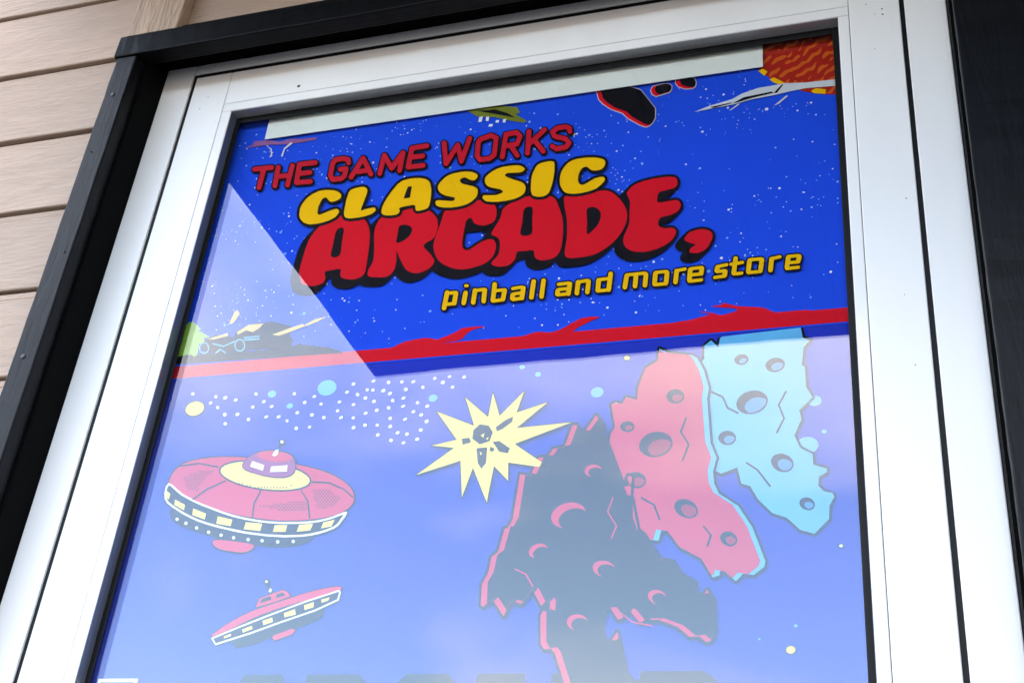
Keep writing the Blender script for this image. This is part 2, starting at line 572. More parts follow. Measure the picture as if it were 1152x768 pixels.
# ------------------------------------------------------------------ unseen low building, added to keep low sky light off the door top
opp = thing('low_sky_blocker', 'unseen long low building shape added across the street to block low sky light', 'building', (-6, -24, 0))
box('wall', (-40, -34, 0), (28, -24, 5.6), 'dark_brick', opp)
box('parapet', (-40.2, -34.2, 5.6), (28.2, -23.8, 5.9), 'shingle', opp)
for i in range(13):
    x = -38 + i * 5
    box('window', (x, -24.02, 1.2), (x + 2.6, -23.95, 3.6), 'shingle', opp)
    box('window_sill', (x - 0.1, -24.02, 1.05), (x + 2.7, -23.88, 1.18), 'pavement', opp)

# ------------------------------------------------------------------ the posters behind the glass
YS, STEP = 0.0275, 0.00025      # sheet face, and the height of one printed layer
# printed shapes: part -> [ink, layer, [[outline, hole, ...], ...]], each point (x, z) in tenths of a millimetre on the sheet
ART = {
    'title_lettering': [
        ['red', 8, [
         [[[-2065,18480],[-2113,18480],[-2176,18461],[-2317,18379],[-2353,18350],[-2384,18318],[-2413,18276],[-2456,18187],[-2474,18129],[-2492,18010],[-2507,17780],[-2507,17695],[-2496,17635],[-2461,17540],[-2444,17512],[-2427,17496],[-2400,17481],[-2362,17465],[-2295,17449],[-2254,17449],[-2192,17461],[-2170,17470],[-2152,17485],[-2142,17503],[-2137,17521],[-2135,17540],[-2140,17567],[-2160,17621],[-2155,17639],[-2139,17648],[-2117,17651],[-2002,17661],[-1973,17661],[-1953,17654],[-1947,17640],[-1949,17589],[-1946,17569],[-1936,17549],[-1914,17523],[-1864,17501],[-1780,17483],[-1740,17484],[-1680,17501],[-1655,17518],[-1634,17544],[-1625,17569],[-1622,17601],[-1635,17972],[-1653,18120],[-1663,18168],[-1692,18252],[-1730,18324],[-1755,18355],[-1788,18383],[-1833,18409],[-1884,18429],[-1991,18463]],[[-2071,18283],[-2049,18284],[-2026,18271],[-2014,18222],[-2011,18074],[-1997,17920],[-2003,17868],[-2007,17862],[-2040,17841],[-2087,17841],[-2120,17863],[-2130,17911],[-2124,18056],[-2126,18203],[-2115,18256],[-2089,18280]]],
        ]],
        ['red', 8, [
         [[[-1110,18446],[-1179,18446],[-1321,18423],[-1469,18407],[-1508,18394],[-1534,18375],[-1559,18344],[-1573,18316],[-1596,18245],[-1601,18172],[-1594,18085],[-1565,17930],[-1546,17771],[-1546,17726],[-1553,17688],[-1581,17615],[-1590,17577],[-1589,17539],[-1581,17520],[-1567,17506],[-1548,17495],[-1519,17486],[-1391,17468],[-1357,17468],[-1330,17473],[-1304,17485],[-1284,17502],[-1258,17544],[-1249,17574],[-1245,17612],[-1244,17688],[-1267,17833],[-1257,17825],[-1209,17723],[-1134,17589],[-1106,17550],[-1081,17526],[-1044,17502],[-996,17481],[-968,17475],[-940,17475],[-891,17485],[-860,17497],[-814,17522],[-790,17543],[-767,17578],[-760,17603],[-759,17628],[-768,17654],[-819,17729],[-911,17832],[-925,17866],[-909,17896],[-835,17938],[-806,17964],[-789,18003],[-780,18048],[-778,18126],[-788,18193],[-802,18235],[-821,18271],[-848,18308],[-879,18342],[-918,18378],[-953,18403],[-998,18424],[-1040,18436]],[[-1221,18214],[-1179,18203],[-1148,18186],[-1122,18163],[-1105,18131],[-1105,18092],[-1120,18048],[-1145,18011],[-1186,17979],[-1239,17953],[-1278,17949],[-1291,17979],[-1288,18084],[-1290,18177],[-1282,18202],[-1277,18205],[-1255,18214]]],
        ]],
        ['red', 8, [
         [[[-318,18451],[-352,18451],[-401,18443],[-553,18398],[-679,18373],[-711,18353],[-731,18318],[-750,18175],[-795,17940],[-801,17869],[-799,17837],[-779,17764],[-760,17717],[-736,17669],[-714,17635],[-687,17603],[-655,17574],[-625,17551],[-543,17505],[-497,17485],[-446,17469],[-396,17460],[-342,17459],[-283,17465],[-178,17489],[-132,17508],[-102,17527],[-72,17552],[-51,17577],[-32,17612],[-23,17642],[-15,17697],[-14,17729],[-18,17761],[-25,17787],[-45,17821],[-61,17836],[-82,17848],[-126,17851],[-184,17834],[-241,17802],[-310,17748],[-336,17733],[-357,17728],[-379,17730],[-396,17739],[-418,17762],[-429,17783],[-441,17842],[-441,18002],[-431,18150],[-424,18169],[-412,18187],[-384,18197],[-367,18191],[-355,18172],[-333,18124],[-318,18106],[-289,18087],[-220,18063],[-192,18059],[-160,18063],[-107,18081],[-82,18099],[-68,18119],[-62,18138],[-58,18189],[-63,18262],[-71,18296],[-81,18324],[-103,18358],[-127,18383],[-152,18403],[-187,18422],[-262,18445]]],
        ]],
        ['red', 8, [
         [[[431,18420],[377,18423],[323,18418],[222,18392],[86,18335],[50,18311],[20,18279],[7,18245],[0,18168],[-7,18130],[-79,17972],[-93,17930],[-90,17916],[-75,17902],[-26,17875],[-2,17856],[18,17819],[30,17767],[34,17691],[32,17654],[25,17617],[6,17582],[-40,17526],[-49,17502],[-39,17482],[-27,17472],[2,17457],[62,17442],[125,17441],[162,17450],[182,17461],[201,17480],[233,17526],[240,17552],[242,17608],[251,17623],[268,17630],[346,17625],[419,17630],[441,17622],[452,17600],[461,17543],[473,17517],[488,17501],[510,17484],[537,17471],[564,17466],[636,17469],[682,17481],[714,17499],[734,17521],[751,17549],[764,17591],[773,17645],[777,17706],[774,17869],[767,17946],[758,18011],[747,18063],[714,18164],[670,18280],[643,18328],[608,18366],[557,18394],[502,18410]],[[312,18260],[348,18261],[372,18245],[378,18238],[388,18191],[391,18055],[409,17913],[403,17863],[399,17857],[364,17839],[310,17842],[273,17861],[267,17868],[260,17914],[274,18046],[270,18188],[280,18239]]],
        ]],
        ['red', 8, [
         [[[1237,18364],[1179,18368],[981,18339],[806,18358],[774,18355],[752,18339],[748,18320],[752,18294],[767,18201],[809,18003],[821,17882],[827,17750],[815,17541],[828,17491],[853,17467],[895,17455],[1038,17454],[1134,17465],[1189,17483],[1238,17509],[1287,17541],[1336,17581],[1374,17618],[1413,17665],[1442,17711],[1469,17762],[1491,17819],[1503,17863],[1511,17918],[1512,17974],[1505,18019],[1488,18078],[1460,18139],[1427,18194],[1361,18281],[1323,18319],[1285,18345]],[[1063,18145],[1104,18144],[1136,18133],[1163,18110],[1188,18077],[1205,18036],[1207,17992],[1199,17943],[1189,17906],[1172,17869],[1102,17787],[1080,17766],[1065,17767],[1059,17772],[1052,17813],[1049,17951],[1033,18080],[1037,18124],[1040,18130]]],
        ]],
        ['red', 8, [
         [[[1929,18452],[1786,18447],[1679,18429],[1628,18415],[1588,18399],[1553,18375],[1528,18350],[1496,18299],[1492,18287],[1494,18274],[1530,18173],[1537,18140],[1536,17989],[1541,17876],[1538,17839],[1527,17798],[1494,17704],[1485,17668],[1482,17632],[1483,17601],[1491,17570],[1504,17542],[1520,17519],[1541,17498],[1571,17475],[1602,17459],[1643,17446],[1727,17435],[1777,17437],[1860,17456],[1937,17487],[1992,17522],[2033,17565],[2062,17615],[2069,17638],[2072,17662],[2068,17681],[2060,17695],[2044,17712],[2029,17722],[2009,17727],[1955,17726],[1930,17730],[1890,17754],[1877,17768],[1869,17788],[1867,17806],[1870,17837],[1878,17860],[1891,17879],[1915,17889],[2000,17900],[2064,17927],[2083,17943],[2095,17959],[2108,17982],[2115,18006],[2116,18031],[2111,18050],[2102,18070],[2085,18091],[2064,18102],[2034,18105],[1879,18094],[1864,18097],[1853,18107],[1846,18133],[1847,18171],[1851,18202],[1857,18226],[1864,18238],[1879,18248],[2015,18271],[2041,18281],[2060,18299],[2071,18327],[2074,18352],[2068,18388],[2056,18413],[2041,18427],[2005,18444]]],
        ]],
        ['red', 8, [
         [[[2320,17660],[2261,17650],[2232,17639],[2208,17621],[2189,17600],[2173,17576],[2167,17559],[2165,17553],[2170,17535],[2191,17514],[2230,17489],[2279,17471],[2288,17460],[2280,17449],[2246,17426],[2233,17413],[2223,17385],[2224,17373],[2232,17362],[2266,17349],[2295,17345],[2319,17346],[2367,17363],[2391,17378],[2415,17401],[2433,17429],[2461,17490],[2470,17525],[2472,17566],[2466,17591],[2456,17609],[2436,17628],[2392,17651],[2363,17659]]],
        ]],
        ['black', 7, [
         [[[1928,18491],[1836,18490],[1724,18479],[1622,18455],[1576,18437],[1536,18412],[1510,18387],[1413,18271],[1337,18350],[1293,18381],[1235,18403],[1172,18407],[974,18379],[803,18398],[760,18394],[729,18375],[686,18322],[680,18324],[664,18352],[621,18398],[565,18430],[499,18450],[433,18460],[373,18463],[314,18459],[255,18446],[112,18394],[66,18372],[28,18347],[-35,18281],[-40,18305],[-54,18339],[-77,18376],[-109,18411],[-139,18435],[-180,18459],[-221,18475],[-267,18486],[-317,18492],[-362,18492],[-412,18484],[-569,18438],[-701,18411],[-739,18385],[-806,18304],[-860,18369],[-905,18411],[-955,18445],[-998,18464],[-1046,18478],[-1134,18488],[-1186,18488],[-1333,18465],[-1482,18450],[-1532,18433],[-1564,18409],[-1665,18281],[-1672,18285],[-1705,18345],[-1734,18381],[-1776,18417],[-1828,18446],[-1942,18489],[-2061,18521],[-2097,18524],[-2161,18515],[-2201,18500],[-2267,18465],[-2342,18418],[-2381,18387],[-2416,18351],[-2515,18220],[-2543,18171],[-2565,18120],[-2583,18062],[-2595,17997],[-2617,17663],[-2615,17617],[-2608,17571],[-2592,17517],[-2563,17443],[-2543,17408],[-2514,17379],[-2476,17357],[-2437,17341],[-2394,17329],[-2352,17322],[-2277,17326],[-2217,17347],[-2197,17362],[-2120,17455],[-2107,17479],[-2099,17523],[-2094,17529],[-2060,17533],[-2056,17531],[-2051,17479],[-2039,17452],[-2024,17430],[-1990,17400],[-1964,17387],[-1927,17374],[-1844,17357],[-1799,17358],[-1765,17364],[-1728,17379],[-1697,17399],[-1683,17416],[-1677,17414],[-1650,17387],[-1625,17373],[-1589,17362],[-1490,17346],[-1417,17343],[-1378,17351],[-1352,17364],[-1332,17379],[-1238,17495],[-1196,17439],[-1164,17409],[-1133,17388],[-1097,17369],[-1061,17357],[-1027,17351],[-1000,17351],[-920,17372],[-863,17401],[-837,17424],[-782,17491],[-776,17491],[-739,17457],[-666,17409],[-574,17366],[-518,17347],[-457,17337],[-403,17337],[-339,17343],[-229,17369],[-188,17387],[-153,17408],[-147,17404],[-133,17376],[-99,17350],[-43,17329],[32,17319],[69,17320],[100,17328],[135,17348],[230,17454],[262,17502],[346,17509],[352,17501],[360,17451],[380,17412],[399,17391],[426,17371],[464,17353],[496,17346],[538,17346],[579,17350],[624,17362],[664,17384],[716,17442],[730,17393],[765,17359],[780,17348],[832,17336],[975,17335],[1026,17339],[1081,17349],[1130,17365],[1181,17391],[1233,17426],[1281,17464],[1324,17506],[1377,17566],[1380,17560],[1382,17517],[1389,17486],[1406,17448],[1429,17415],[1451,17392],[1492,17360],[1528,17342],[1568,17330],[1613,17322],[1663,17318],[1707,17320],[1756,17328],[1805,17342],[1877,17371],[1940,17411],[1964,17433],[2056,17538],[2087,17591],[2099,17628],[2102,17658],[2096,17689],[2079,17720],[2058,17742],[2028,17759],[2003,17764],[1949,17764],[1934,17766],[1916,17775],[1988,17800],[2012,17814],[2031,17830],[2122,17937],[2134,17960],[2144,17990],[2146,18020],[2140,18059],[2124,18092],[2104,18117],[2074,18137],[2028,18143],[1918,18134],[1877,18135],[1886,18140],[1958,18151],[1993,18167],[2085,18274],[2100,18310],[2104,18341],[2102,18374],[2092,18407],[2072,18442],[2051,18463],[2015,18480]],[[-233,17981],[-211,17981],[-207,17977],[-217,17939],[-170,17953],[-163,17952],[-198,17873],[-262,17837],[-351,17772],[-372,17767],[-390,17777],[-400,17791],[-408,17837],[-409,17934],[-406,17985],[-392,17980]]],
         [[[2363,17695],[2329,17697],[2290,17694],[2251,17686],[2217,17672],[2184,17647],[2094,17545],[2076,17517],[2065,17483],[2068,17452],[2073,17440],[2096,17412],[2130,17386],[2151,17376],[2131,17343],[2123,17315],[2124,17291],[2128,17279],[2148,17253],[2172,17241],[2225,17230],[2259,17233],[2311,17251],[2340,17270],[2359,17287],[2433,17370],[2455,17402],[2472,17435],[2496,17503],[2502,17539],[2501,17568],[2491,17606],[2476,17632],[2450,17657],[2426,17673],[2397,17687]]],
        ]],
    ],
    'headline_lettering': [
        ['yellow', 10, [
         [[[-2398,18912],[-2447,18911],[-2482,18905],[-2557,18874],[-2617,18824],[-2644,18787],[-2675,18724],[-2685,18679],[-2687,18637],[-2678,18560],[-2667,18527],[-2648,18493],[-2615,18454],[-2586,18429],[-2532,18400],[-2494,18390],[-2414,18386],[-2326,18395],[-2245,18416],[-2185,18445],[-2159,18468],[-2137,18504],[-2132,18530],[-2134,18545],[-2142,18559],[-2154,18573],[-2167,18581],[-2186,18585],[-2256,18571],[-2382,18525],[-2405,18525],[-2420,18537],[-2433,18573],[-2434,18657],[-2415,18745],[-2406,18765],[-2392,18781],[-2369,18789],[-2350,18785],[-2335,18772],[-2296,18722],[-2275,18711],[-2257,18707],[-2222,18709],[-2181,18723],[-2156,18742],[-2147,18761],[-2150,18797],[-2162,18819],[-2205,18858],[-2265,18887],[-2348,18906]]],
        ]],
        ['yellow', 10, [
         [[[-1895,18885],[-1955,18881],[-2001,18871],[-2031,18856],[-2045,18837],[-2052,18816],[-2064,18700],[-2063,18528],[-2053,18471],[-2037,18442],[-2020,18426],[-1982,18411],[-1939,18405],[-1844,18405],[-1769,18412],[-1684,18434],[-1653,18456],[-1638,18480],[-1636,18494],[-1640,18508],[-1652,18523],[-1664,18530],[-1688,18532],[-1770,18523],[-1820,18508],[-1826,18508],[-1833,18514],[-1836,18529],[-1834,18554],[-1799,18751],[-1798,18807],[-1809,18843],[-1826,18863],[-1859,18881]]],
        ]],
        ['yellow', 10, [
         [[[-1177,18914],[-1247,18916],[-1299,18910],[-1339,18899],[-1371,18880],[-1402,18850],[-1472,18737],[-1519,18634],[-1538,18582],[-1550,18536],[-1556,18476],[-1551,18441],[-1540,18419],[-1528,18407],[-1508,18395],[-1477,18384],[-1412,18375],[-1349,18377],[-1322,18393],[-1310,18420],[-1311,18434],[-1324,18463],[-1320,18476],[-1284,18486],[-1147,18498],[-1122,18488],[-1113,18473],[-1103,18417],[-1093,18403],[-1081,18397],[-1051,18394],[-1023,18397],[-968,18410],[-949,18422],[-937,18441],[-931,18473],[-928,18547],[-931,18629],[-939,18705],[-967,18799],[-983,18829],[-1004,18853],[-1037,18877],[-1105,18904]],[[-1256,18794],[-1212,18791],[-1203,18786],[-1202,18622],[-1208,18616],[-1285,18612],[-1275,18701]]],
        ]],
        ['yellow', 10, [
         [[[-576,18917],[-678,18908],[-722,18896],[-755,18881],[-789,18854],[-837,18792],[-851,18760],[-855,18740],[-855,18713],[-846,18684],[-822,18644],[-793,18615],[-739,18578],[-620,18533],[-611,18521],[-609,18507],[-620,18487],[-631,18481],[-653,18482],[-811,18518],[-845,18519],[-854,18509],[-857,18490],[-848,18461],[-831,18439],[-792,18415],[-727,18396],[-641,18384],[-557,18384],[-474,18397],[-437,18410],[-384,18443],[-345,18490],[-333,18520],[-328,18553],[-333,18600],[-343,18623],[-356,18638],[-399,18668],[-518,18717],[-548,18734],[-567,18753],[-578,18773],[-581,18787],[-580,18801],[-569,18813],[-542,18823],[-525,18824],[-507,18817],[-473,18791],[-427,18764],[-398,18759],[-382,18770],[-367,18788],[-359,18808],[-360,18828],[-369,18843],[-387,18862],[-436,18893],[-506,18911]]],
        ]],
        ['yellow', 10, [
         [[[57,18913],[-49,18909],[-125,18891],[-194,18850],[-242,18803],[-255,18778],[-258,18758],[-257,18731],[-245,18688],[-219,18650],[-193,18629],[-163,18614],[-54,18573],[-18,18546],[-10,18532],[-13,18519],[-25,18509],[-73,18493],[-100,18489],[-241,18509],[-255,18501],[-260,18482],[-253,18461],[-233,18437],[-215,18422],[-192,18410],[-129,18393],[-56,18385],[42,18385],[134,18396],[172,18406],[224,18432],[244,18449],[256,18465],[266,18490],[270,18536],[260,18577],[243,18607],[228,18623],[199,18645],[88,18703],[12,18749],[-6,18766],[-9,18780],[3,18799],[23,18806],[158,18791],[191,18792],[222,18810],[231,18824],[230,18838],[207,18869],[188,18884],[164,18896],[130,18906]]],
        ]],
        ['yellow', 10, [
         [[[506,18903],[430,18893],[393,18874],[378,18856],[364,18830],[341,18759],[333,18720],[328,18654],[335,18513],[341,18479],[355,18437],[366,18420],[384,18404],[423,18388],[456,18383],[488,18382],[515,18387],[548,18409],[560,18427],[573,18461],[591,18547],[603,18658],[605,18758],[598,18847],[589,18882],[577,18893],[544,18902]]],
        ]],
        ['yellow', 10, [
         [[[989,18885],[919,18887],[866,18884],[818,18873],[781,18853],[754,18828],[726,18793],[709,18762],[694,18720],[685,18678],[681,18633],[681,18586],[687,18545],[701,18497],[731,18436],[751,18411],[771,18395],[799,18381],[864,18365],[943,18362],[1022,18370],[1099,18390],[1135,18407],[1185,18450],[1219,18498],[1226,18522],[1221,18542],[1211,18556],[1200,18563],[1179,18567],[1131,18562],[1100,18554],[1003,18496],[972,18483],[956,18483],[940,18489],[925,18502],[916,18517],[907,18538],[902,18565],[901,18618],[911,18670],[921,18701],[934,18726],[945,18737],[977,18749],[998,18745],[1013,18733],[1044,18696],[1066,18680],[1120,18670],[1165,18676],[1183,18686],[1202,18708],[1215,18741],[1216,18767],[1213,18788],[1204,18809],[1185,18830],[1157,18845],[1114,18862],[1070,18874]]],
        ]],
        ['black', 9, [
         [[[970,18929],[857,18926],[799,18912],[762,18893],[727,18862],[698,18824],[675,18780],[662,18742],[650,18684],[647,18638],[648,18591],[655,18544],[670,18489],[687,18448],[704,18418],[734,18381],[757,18362],[791,18344],[823,18333],[904,18321],[988,18324],[1071,18338],[1112,18350],[1148,18366],[1183,18391],[1217,18425],[1251,18479],[1259,18517],[1249,18557],[1235,18579],[1225,18589],[1203,18603],[1181,18608],[1145,18607],[1087,18594],[1048,18575],[980,18532],[954,18524],[944,18532],[938,18546],[934,18580],[937,18626],[952,18677],[969,18701],[985,18706],[995,18703],[1030,18662],[1063,18640],[1095,18632],[1154,18630],[1185,18638],[1211,18655],[1226,18673],[1240,18697],[1249,18729],[1250,18762],[1244,18796],[1228,18832],[1199,18864],[1160,18886],[1117,18903],[1068,18916]]],
         [[[535,18946],[469,18945],[415,18935],[373,18914],[348,18887],[320,18823],[300,18746],[294,18699],[295,18599],[292,18586],[272,18624],[241,18658],[206,18683],[74,18754],[83,18758],[189,18748],[227,18759],[252,18780],[265,18805],[267,18825],[262,18846],[244,18878],[225,18899],[201,18919],[166,18938],[132,18948],[92,18954],[19,18957],[-59,18952],[-103,18945],[-146,18932],[-178,18915],[-246,18865],[-276,18829],[-288,18804],[-294,18770],[-293,18736],[-287,18708],[-274,18672],[-256,18643],[-236,18619],[-212,18599],[-165,18574],[-75,18541],[-88,18534],[-116,18531],[-218,18549],[-251,18551],[-278,18541],[-288,18528],[-292,18534],[-293,18567],[-298,18602],[-318,18644],[-343,18673],[-403,18712],[-377,18718],[-356,18732],[-341,18751],[-325,18782],[-322,18816],[-325,18830],[-342,18863],[-368,18893],[-399,18916],[-435,18935],[-476,18948],[-558,18961],[-649,18958],[-739,18939],[-778,18921],[-814,18894],[-847,18856],[-883,18793],[-892,18753],[-891,18718],[-879,18676],[-865,18646],[-842,18616],[-810,18584],[-764,18550],[-846,18564],[-873,18557],[-888,18537],[-892,18549],[-898,18665],[-913,18742],[-938,18815],[-959,18853],[-986,18885],[-1031,18917],[-1069,18934],[-1111,18948],[-1207,18960],[-1312,18955],[-1363,18941],[-1401,18918],[-1431,18888],[-1479,18816],[-1533,18712],[-1572,18613],[-1586,18562],[-1594,18493],[-1600,18496],[-1610,18524],[-1627,18547],[-1640,18559],[-1665,18572],[-1701,18575],[-1789,18569],[-1760,18732],[-1759,18794],[-1766,18830],[-1779,18860],[-1807,18894],[-1841,18916],[-1891,18930],[-1975,18926],[-2021,18915],[-2060,18895],[-2080,18870],[-2092,18830],[-2102,18741],[-2103,18559],[-2118,18583],[-2142,18609],[-2169,18624],[-2200,18630],[-2276,18615],[-2389,18572],[-2394,18575],[-2396,18582],[-2395,18637],[-2383,18698],[-2366,18738],[-2360,18742],[-2354,18740],[-2329,18706],[-2310,18688],[-2280,18671],[-2248,18663],[-2206,18665],[-2159,18680],[-2139,18691],[-2121,18709],[-2109,18735],[-2108,18776],[-2115,18806],[-2137,18844],[-2160,18868],[-2186,18890],[-2223,18913],[-2267,18931],[-2356,18951],[-2412,18957],[-2461,18957],[-2544,18936],[-2589,18913],[-2648,18864],[-2696,18793],[-2716,18744],[-2725,18699],[-2727,18657],[-2725,18608],[-2718,18565],[-2703,18521],[-2683,18484],[-2657,18449],[-2632,18422],[-2598,18393],[-2570,18376],[-2530,18358],[-2492,18348],[-2448,18343],[-2394,18343],[-2306,18352],[-2220,18375],[-2159,18405],[-2133,18426],[-2112,18452],[-2097,18488],[-2077,18440],[-2053,18409],[-2032,18390],[-2012,18380],[-1968,18366],[-1926,18362],[-1831,18362],[-1750,18369],[-1688,18383],[-1644,18403],[-1620,18424],[-1600,18461],[-1599,18486],[-1587,18439],[-1564,18395],[-1533,18367],[-1508,18353],[-1477,18342],[-1405,18332],[-1330,18336],[-1304,18347],[-1285,18369],[-1273,18401],[-1274,18442],[-1158,18454],[-1144,18450],[-1135,18409],[-1111,18372],[-1075,18354],[-1040,18351],[-964,18364],[-945,18370],[-922,18385],[-903,18416],[-894,18455],[-892,18486],[-883,18457],[-862,18423],[-829,18393],[-798,18376],[-763,18364],[-682,18347],[-591,18340],[-546,18342],[-458,18356],[-421,18368],[-389,18385],[-358,18408],[-333,18433],[-312,18463],[-301,18493],[-296,18488],[-281,18445],[-266,18423],[-246,18402],[-222,18384],[-193,18369],[-130,18352],[-47,18343],[52,18344],[144,18354],[186,18365],[244,18393],[269,18414],[288,18441],[301,18480],[306,18484],[315,18450],[331,18415],[347,18391],[371,18370],[393,18358],[427,18347],[497,18340],[529,18346],[555,18359],[575,18377],[591,18402],[604,18433],[616,18484],[637,18646],[639,18759],[632,18841],[626,18876],[614,18905],[591,18929],[568,18939]],[[-529,18779],[-513,18777],[-478,18751],[-481,18745],[-517,18760],[-541,18774]]],
        ]],
    ],
    'shop_name_lettering': [
        ['red2', 10, [
         [[[666,19452],[570,19446],[511,19390],[503,19373],[506,19350],[539,19272],[548,19258],[562,19248],[694,19186],[717,19153],[703,19128],[611,19119],[551,19167],[537,19169],[525,19163],[517,19143],[525,19114],[535,19101],[604,19045],[617,19043],[739,19055],[748,19065],[785,19131],[785,19147],[779,19163],[725,19243],[711,19253],[583,19314],[573,19339],[606,19371],[689,19375],[716,19359],[727,19318],[739,19297],[757,19287],[776,19292],[784,19308],[784,19324],[768,19389],[760,19407],[748,19419],[693,19450]]],
         [[[417,19447],[404,19438],[269,19291],[265,19409],[261,19427],[249,19446],[232,19456],[214,19453],[205,19442],[203,19425],[214,19083],[220,19060],[233,19043],[256,19036],[273,19051],[275,19067],[272,19189],[287,19196],[307,19217],[312,19215],[424,19045],[433,19037],[447,19032],[460,19036],[469,19046],[472,19062],[466,19085],[351,19265],[458,19386],[459,19409],[451,19427],[439,19441]]],
         [[[64,19467],[-72,19459],[-85,19452],[-91,19442],[-103,19079],[-98,19056],[-83,19037],[-61,19030],[-44,19042],[-40,19058],[-36,19196],[-1,19199],[4,19198],[100,19035],[110,19027],[124,19023],[137,19028],[145,19039],[147,19055],[143,19072],[69,19201],[111,19205],[125,19214],[156,19343],[155,19360],[148,19378],[97,19449],[82,19463]],[[64,19387],[72,19383],[90,19355],[72,19281],[-31,19276],[-34,19280],[-30,19381]]],
         [[[-257,19477],[-409,19434],[-443,19367],[-431,19138],[-423,19120],[-380,19054],[-365,19038],[-351,19033],[-223,19032],[-157,19086],[-149,19099],[-150,19384],[-157,19402],[-168,19414],[-243,19471]],[[-261,19392],[-248,19394],[-212,19367],[-210,19147],[-254,19108],[-345,19110],[-369,19145],[-378,19332],[-361,19363]]],
         [[[-548,19476],[-561,19460],[-606,19222],[-650,19367],[-668,19389],[-692,19396],[-708,19382],[-789,19195],[-835,19427],[-847,19446],[-864,19458],[-883,19458],[-894,19448],[-897,19426],[-828,19080],[-823,19067],[-812,19052],[-802,19044],[-788,19041],[-770,19050],[-680,19257],[-621,19069],[-609,19056],[-595,19048],[-581,19049],[-569,19060],[-498,19427],[-501,19444],[-512,19463],[-530,19476]]],
         [[[-1128,19453],[-1304,19449],[-1321,19436],[-1324,19422],[-1332,19115],[-1324,19091],[-1312,19076],[-1291,19067],[-1089,19064],[-1075,19068],[-1067,19079],[-1065,19095],[-1070,19113],[-1083,19132],[-1099,19141],[-1255,19145],[-1264,19150],[-1261,19219],[-1115,19218],[-1096,19230],[-1092,19247],[-1096,19264],[-1107,19283],[-1120,19293],[-1135,19297],[-1254,19299],[-1260,19303],[-1258,19365],[-1254,19370],[-1084,19374],[-1066,19382],[-1060,19407],[-1066,19425],[-1074,19438],[-1095,19453]]],
         [[[-1420,19392],[-1433,19383],[-1530,19199],[-1634,19375],[-1645,19385],[-1661,19392],[-1682,19384],[-1688,19367],[-1706,19078],[-1702,19055],[-1691,19037],[-1675,19025],[-1660,19023],[-1647,19029],[-1641,19040],[-1627,19236],[-1622,19239],[-1544,19106],[-1533,19093],[-1517,19085],[-1503,19086],[-1491,19095],[-1442,19190],[-1439,19183],[-1440,19082],[-1437,19064],[-1426,19045],[-1409,19033],[-1395,19030],[-1380,19038],[-1374,19054],[-1370,19344],[-1375,19362],[-1384,19377],[-1400,19390]]],
         [[[-1958,19395],[-1970,19390],[-1977,19380],[-2094,19088],[-2091,19059],[-2072,19034],[-2051,19026],[-2034,19033],[-1998,19112],[-1987,19104],[-1972,19100],[-1846,19104],[-1818,19056],[-1802,19040],[-1777,19035],[-1768,19039],[-1761,19052],[-1760,19070],[-1766,19086],[-1916,19364],[-1932,19384]],[[-1939,19264],[-1937,19269],[-1931,19265],[-1889,19186],[-1893,19183],[-1971,19182]]],
         [[[-2245,19435],[-2353,19431],[-2364,19420],[-2398,19361],[-2394,19140],[-2341,19052],[-2321,19033],[-2305,19028],[-2187,19024],[-2174,19031],[-2129,19076],[-2124,19087],[-2121,19212],[-2128,19231],[-2138,19244],[-2160,19257],[-2249,19261],[-2260,19257],[-2269,19247],[-2269,19218],[-2251,19191],[-2230,19180],[-2193,19178],[-2192,19136],[-2221,19105],[-2305,19108],[-2326,19141],[-2328,19315],[-2304,19351],[-2216,19353],[-2179,19337],[-2163,19294],[-2143,19274],[-2118,19271],[-2104,19285],[-2106,19314],[-2125,19375],[-2138,19394],[-2156,19407],[-2225,19433]]],
         [[[-2653,19432],[-2857,19439],[-2875,19426],[-2877,19409],[-2861,19109],[-2853,19085],[-2838,19066],[-2816,19057],[-2619,19047],[-2605,19049],[-2597,19057],[-2593,19073],[-2599,19097],[-2613,19115],[-2630,19125],[-2786,19135],[-2792,19139],[-2794,19201],[-2649,19200],[-2632,19212],[-2629,19229],[-2633,19247],[-2647,19267],[-2664,19278],[-2796,19283],[-2800,19291],[-2803,19350],[-2800,19355],[-2607,19349],[-2589,19355],[-2581,19379],[-2586,19397],[-2594,19410],[-2618,19429]]],
         [[[-2957,19435],[-2971,19428],[-2978,19413],[-2981,19278],[-3098,19280],[-3104,19286],[-3109,19387],[-3116,19406],[-3132,19426],[-3151,19436],[-3167,19436],[-3179,19423],[-3182,19410],[-3166,19104],[-3158,19079],[-3144,19064],[-3117,19053],[-3102,19058],[-3095,19070],[-3098,19198],[-2990,19197],[-2981,19191],[-2983,19087],[-2978,19069],[-2965,19050],[-2947,19038],[-2927,19036],[-2914,19048],[-2906,19384],[-2911,19402],[-2924,19420],[-2936,19429]]],
         [[[-3257,19452],[-3507,19461],[-3521,19456],[-3529,19442],[-3528,19424],[-3521,19407],[-3508,19391],[-3495,19382],[-3392,19373],[-3393,19109],[-3384,19084],[-3365,19064],[-3351,19058],[-3336,19058],[-3321,19075],[-3316,19367],[-3312,19372],[-3224,19369],[-3207,19385],[-3207,19408],[-3216,19427],[-3235,19446]]],
        ]],
        ['black', 6, [
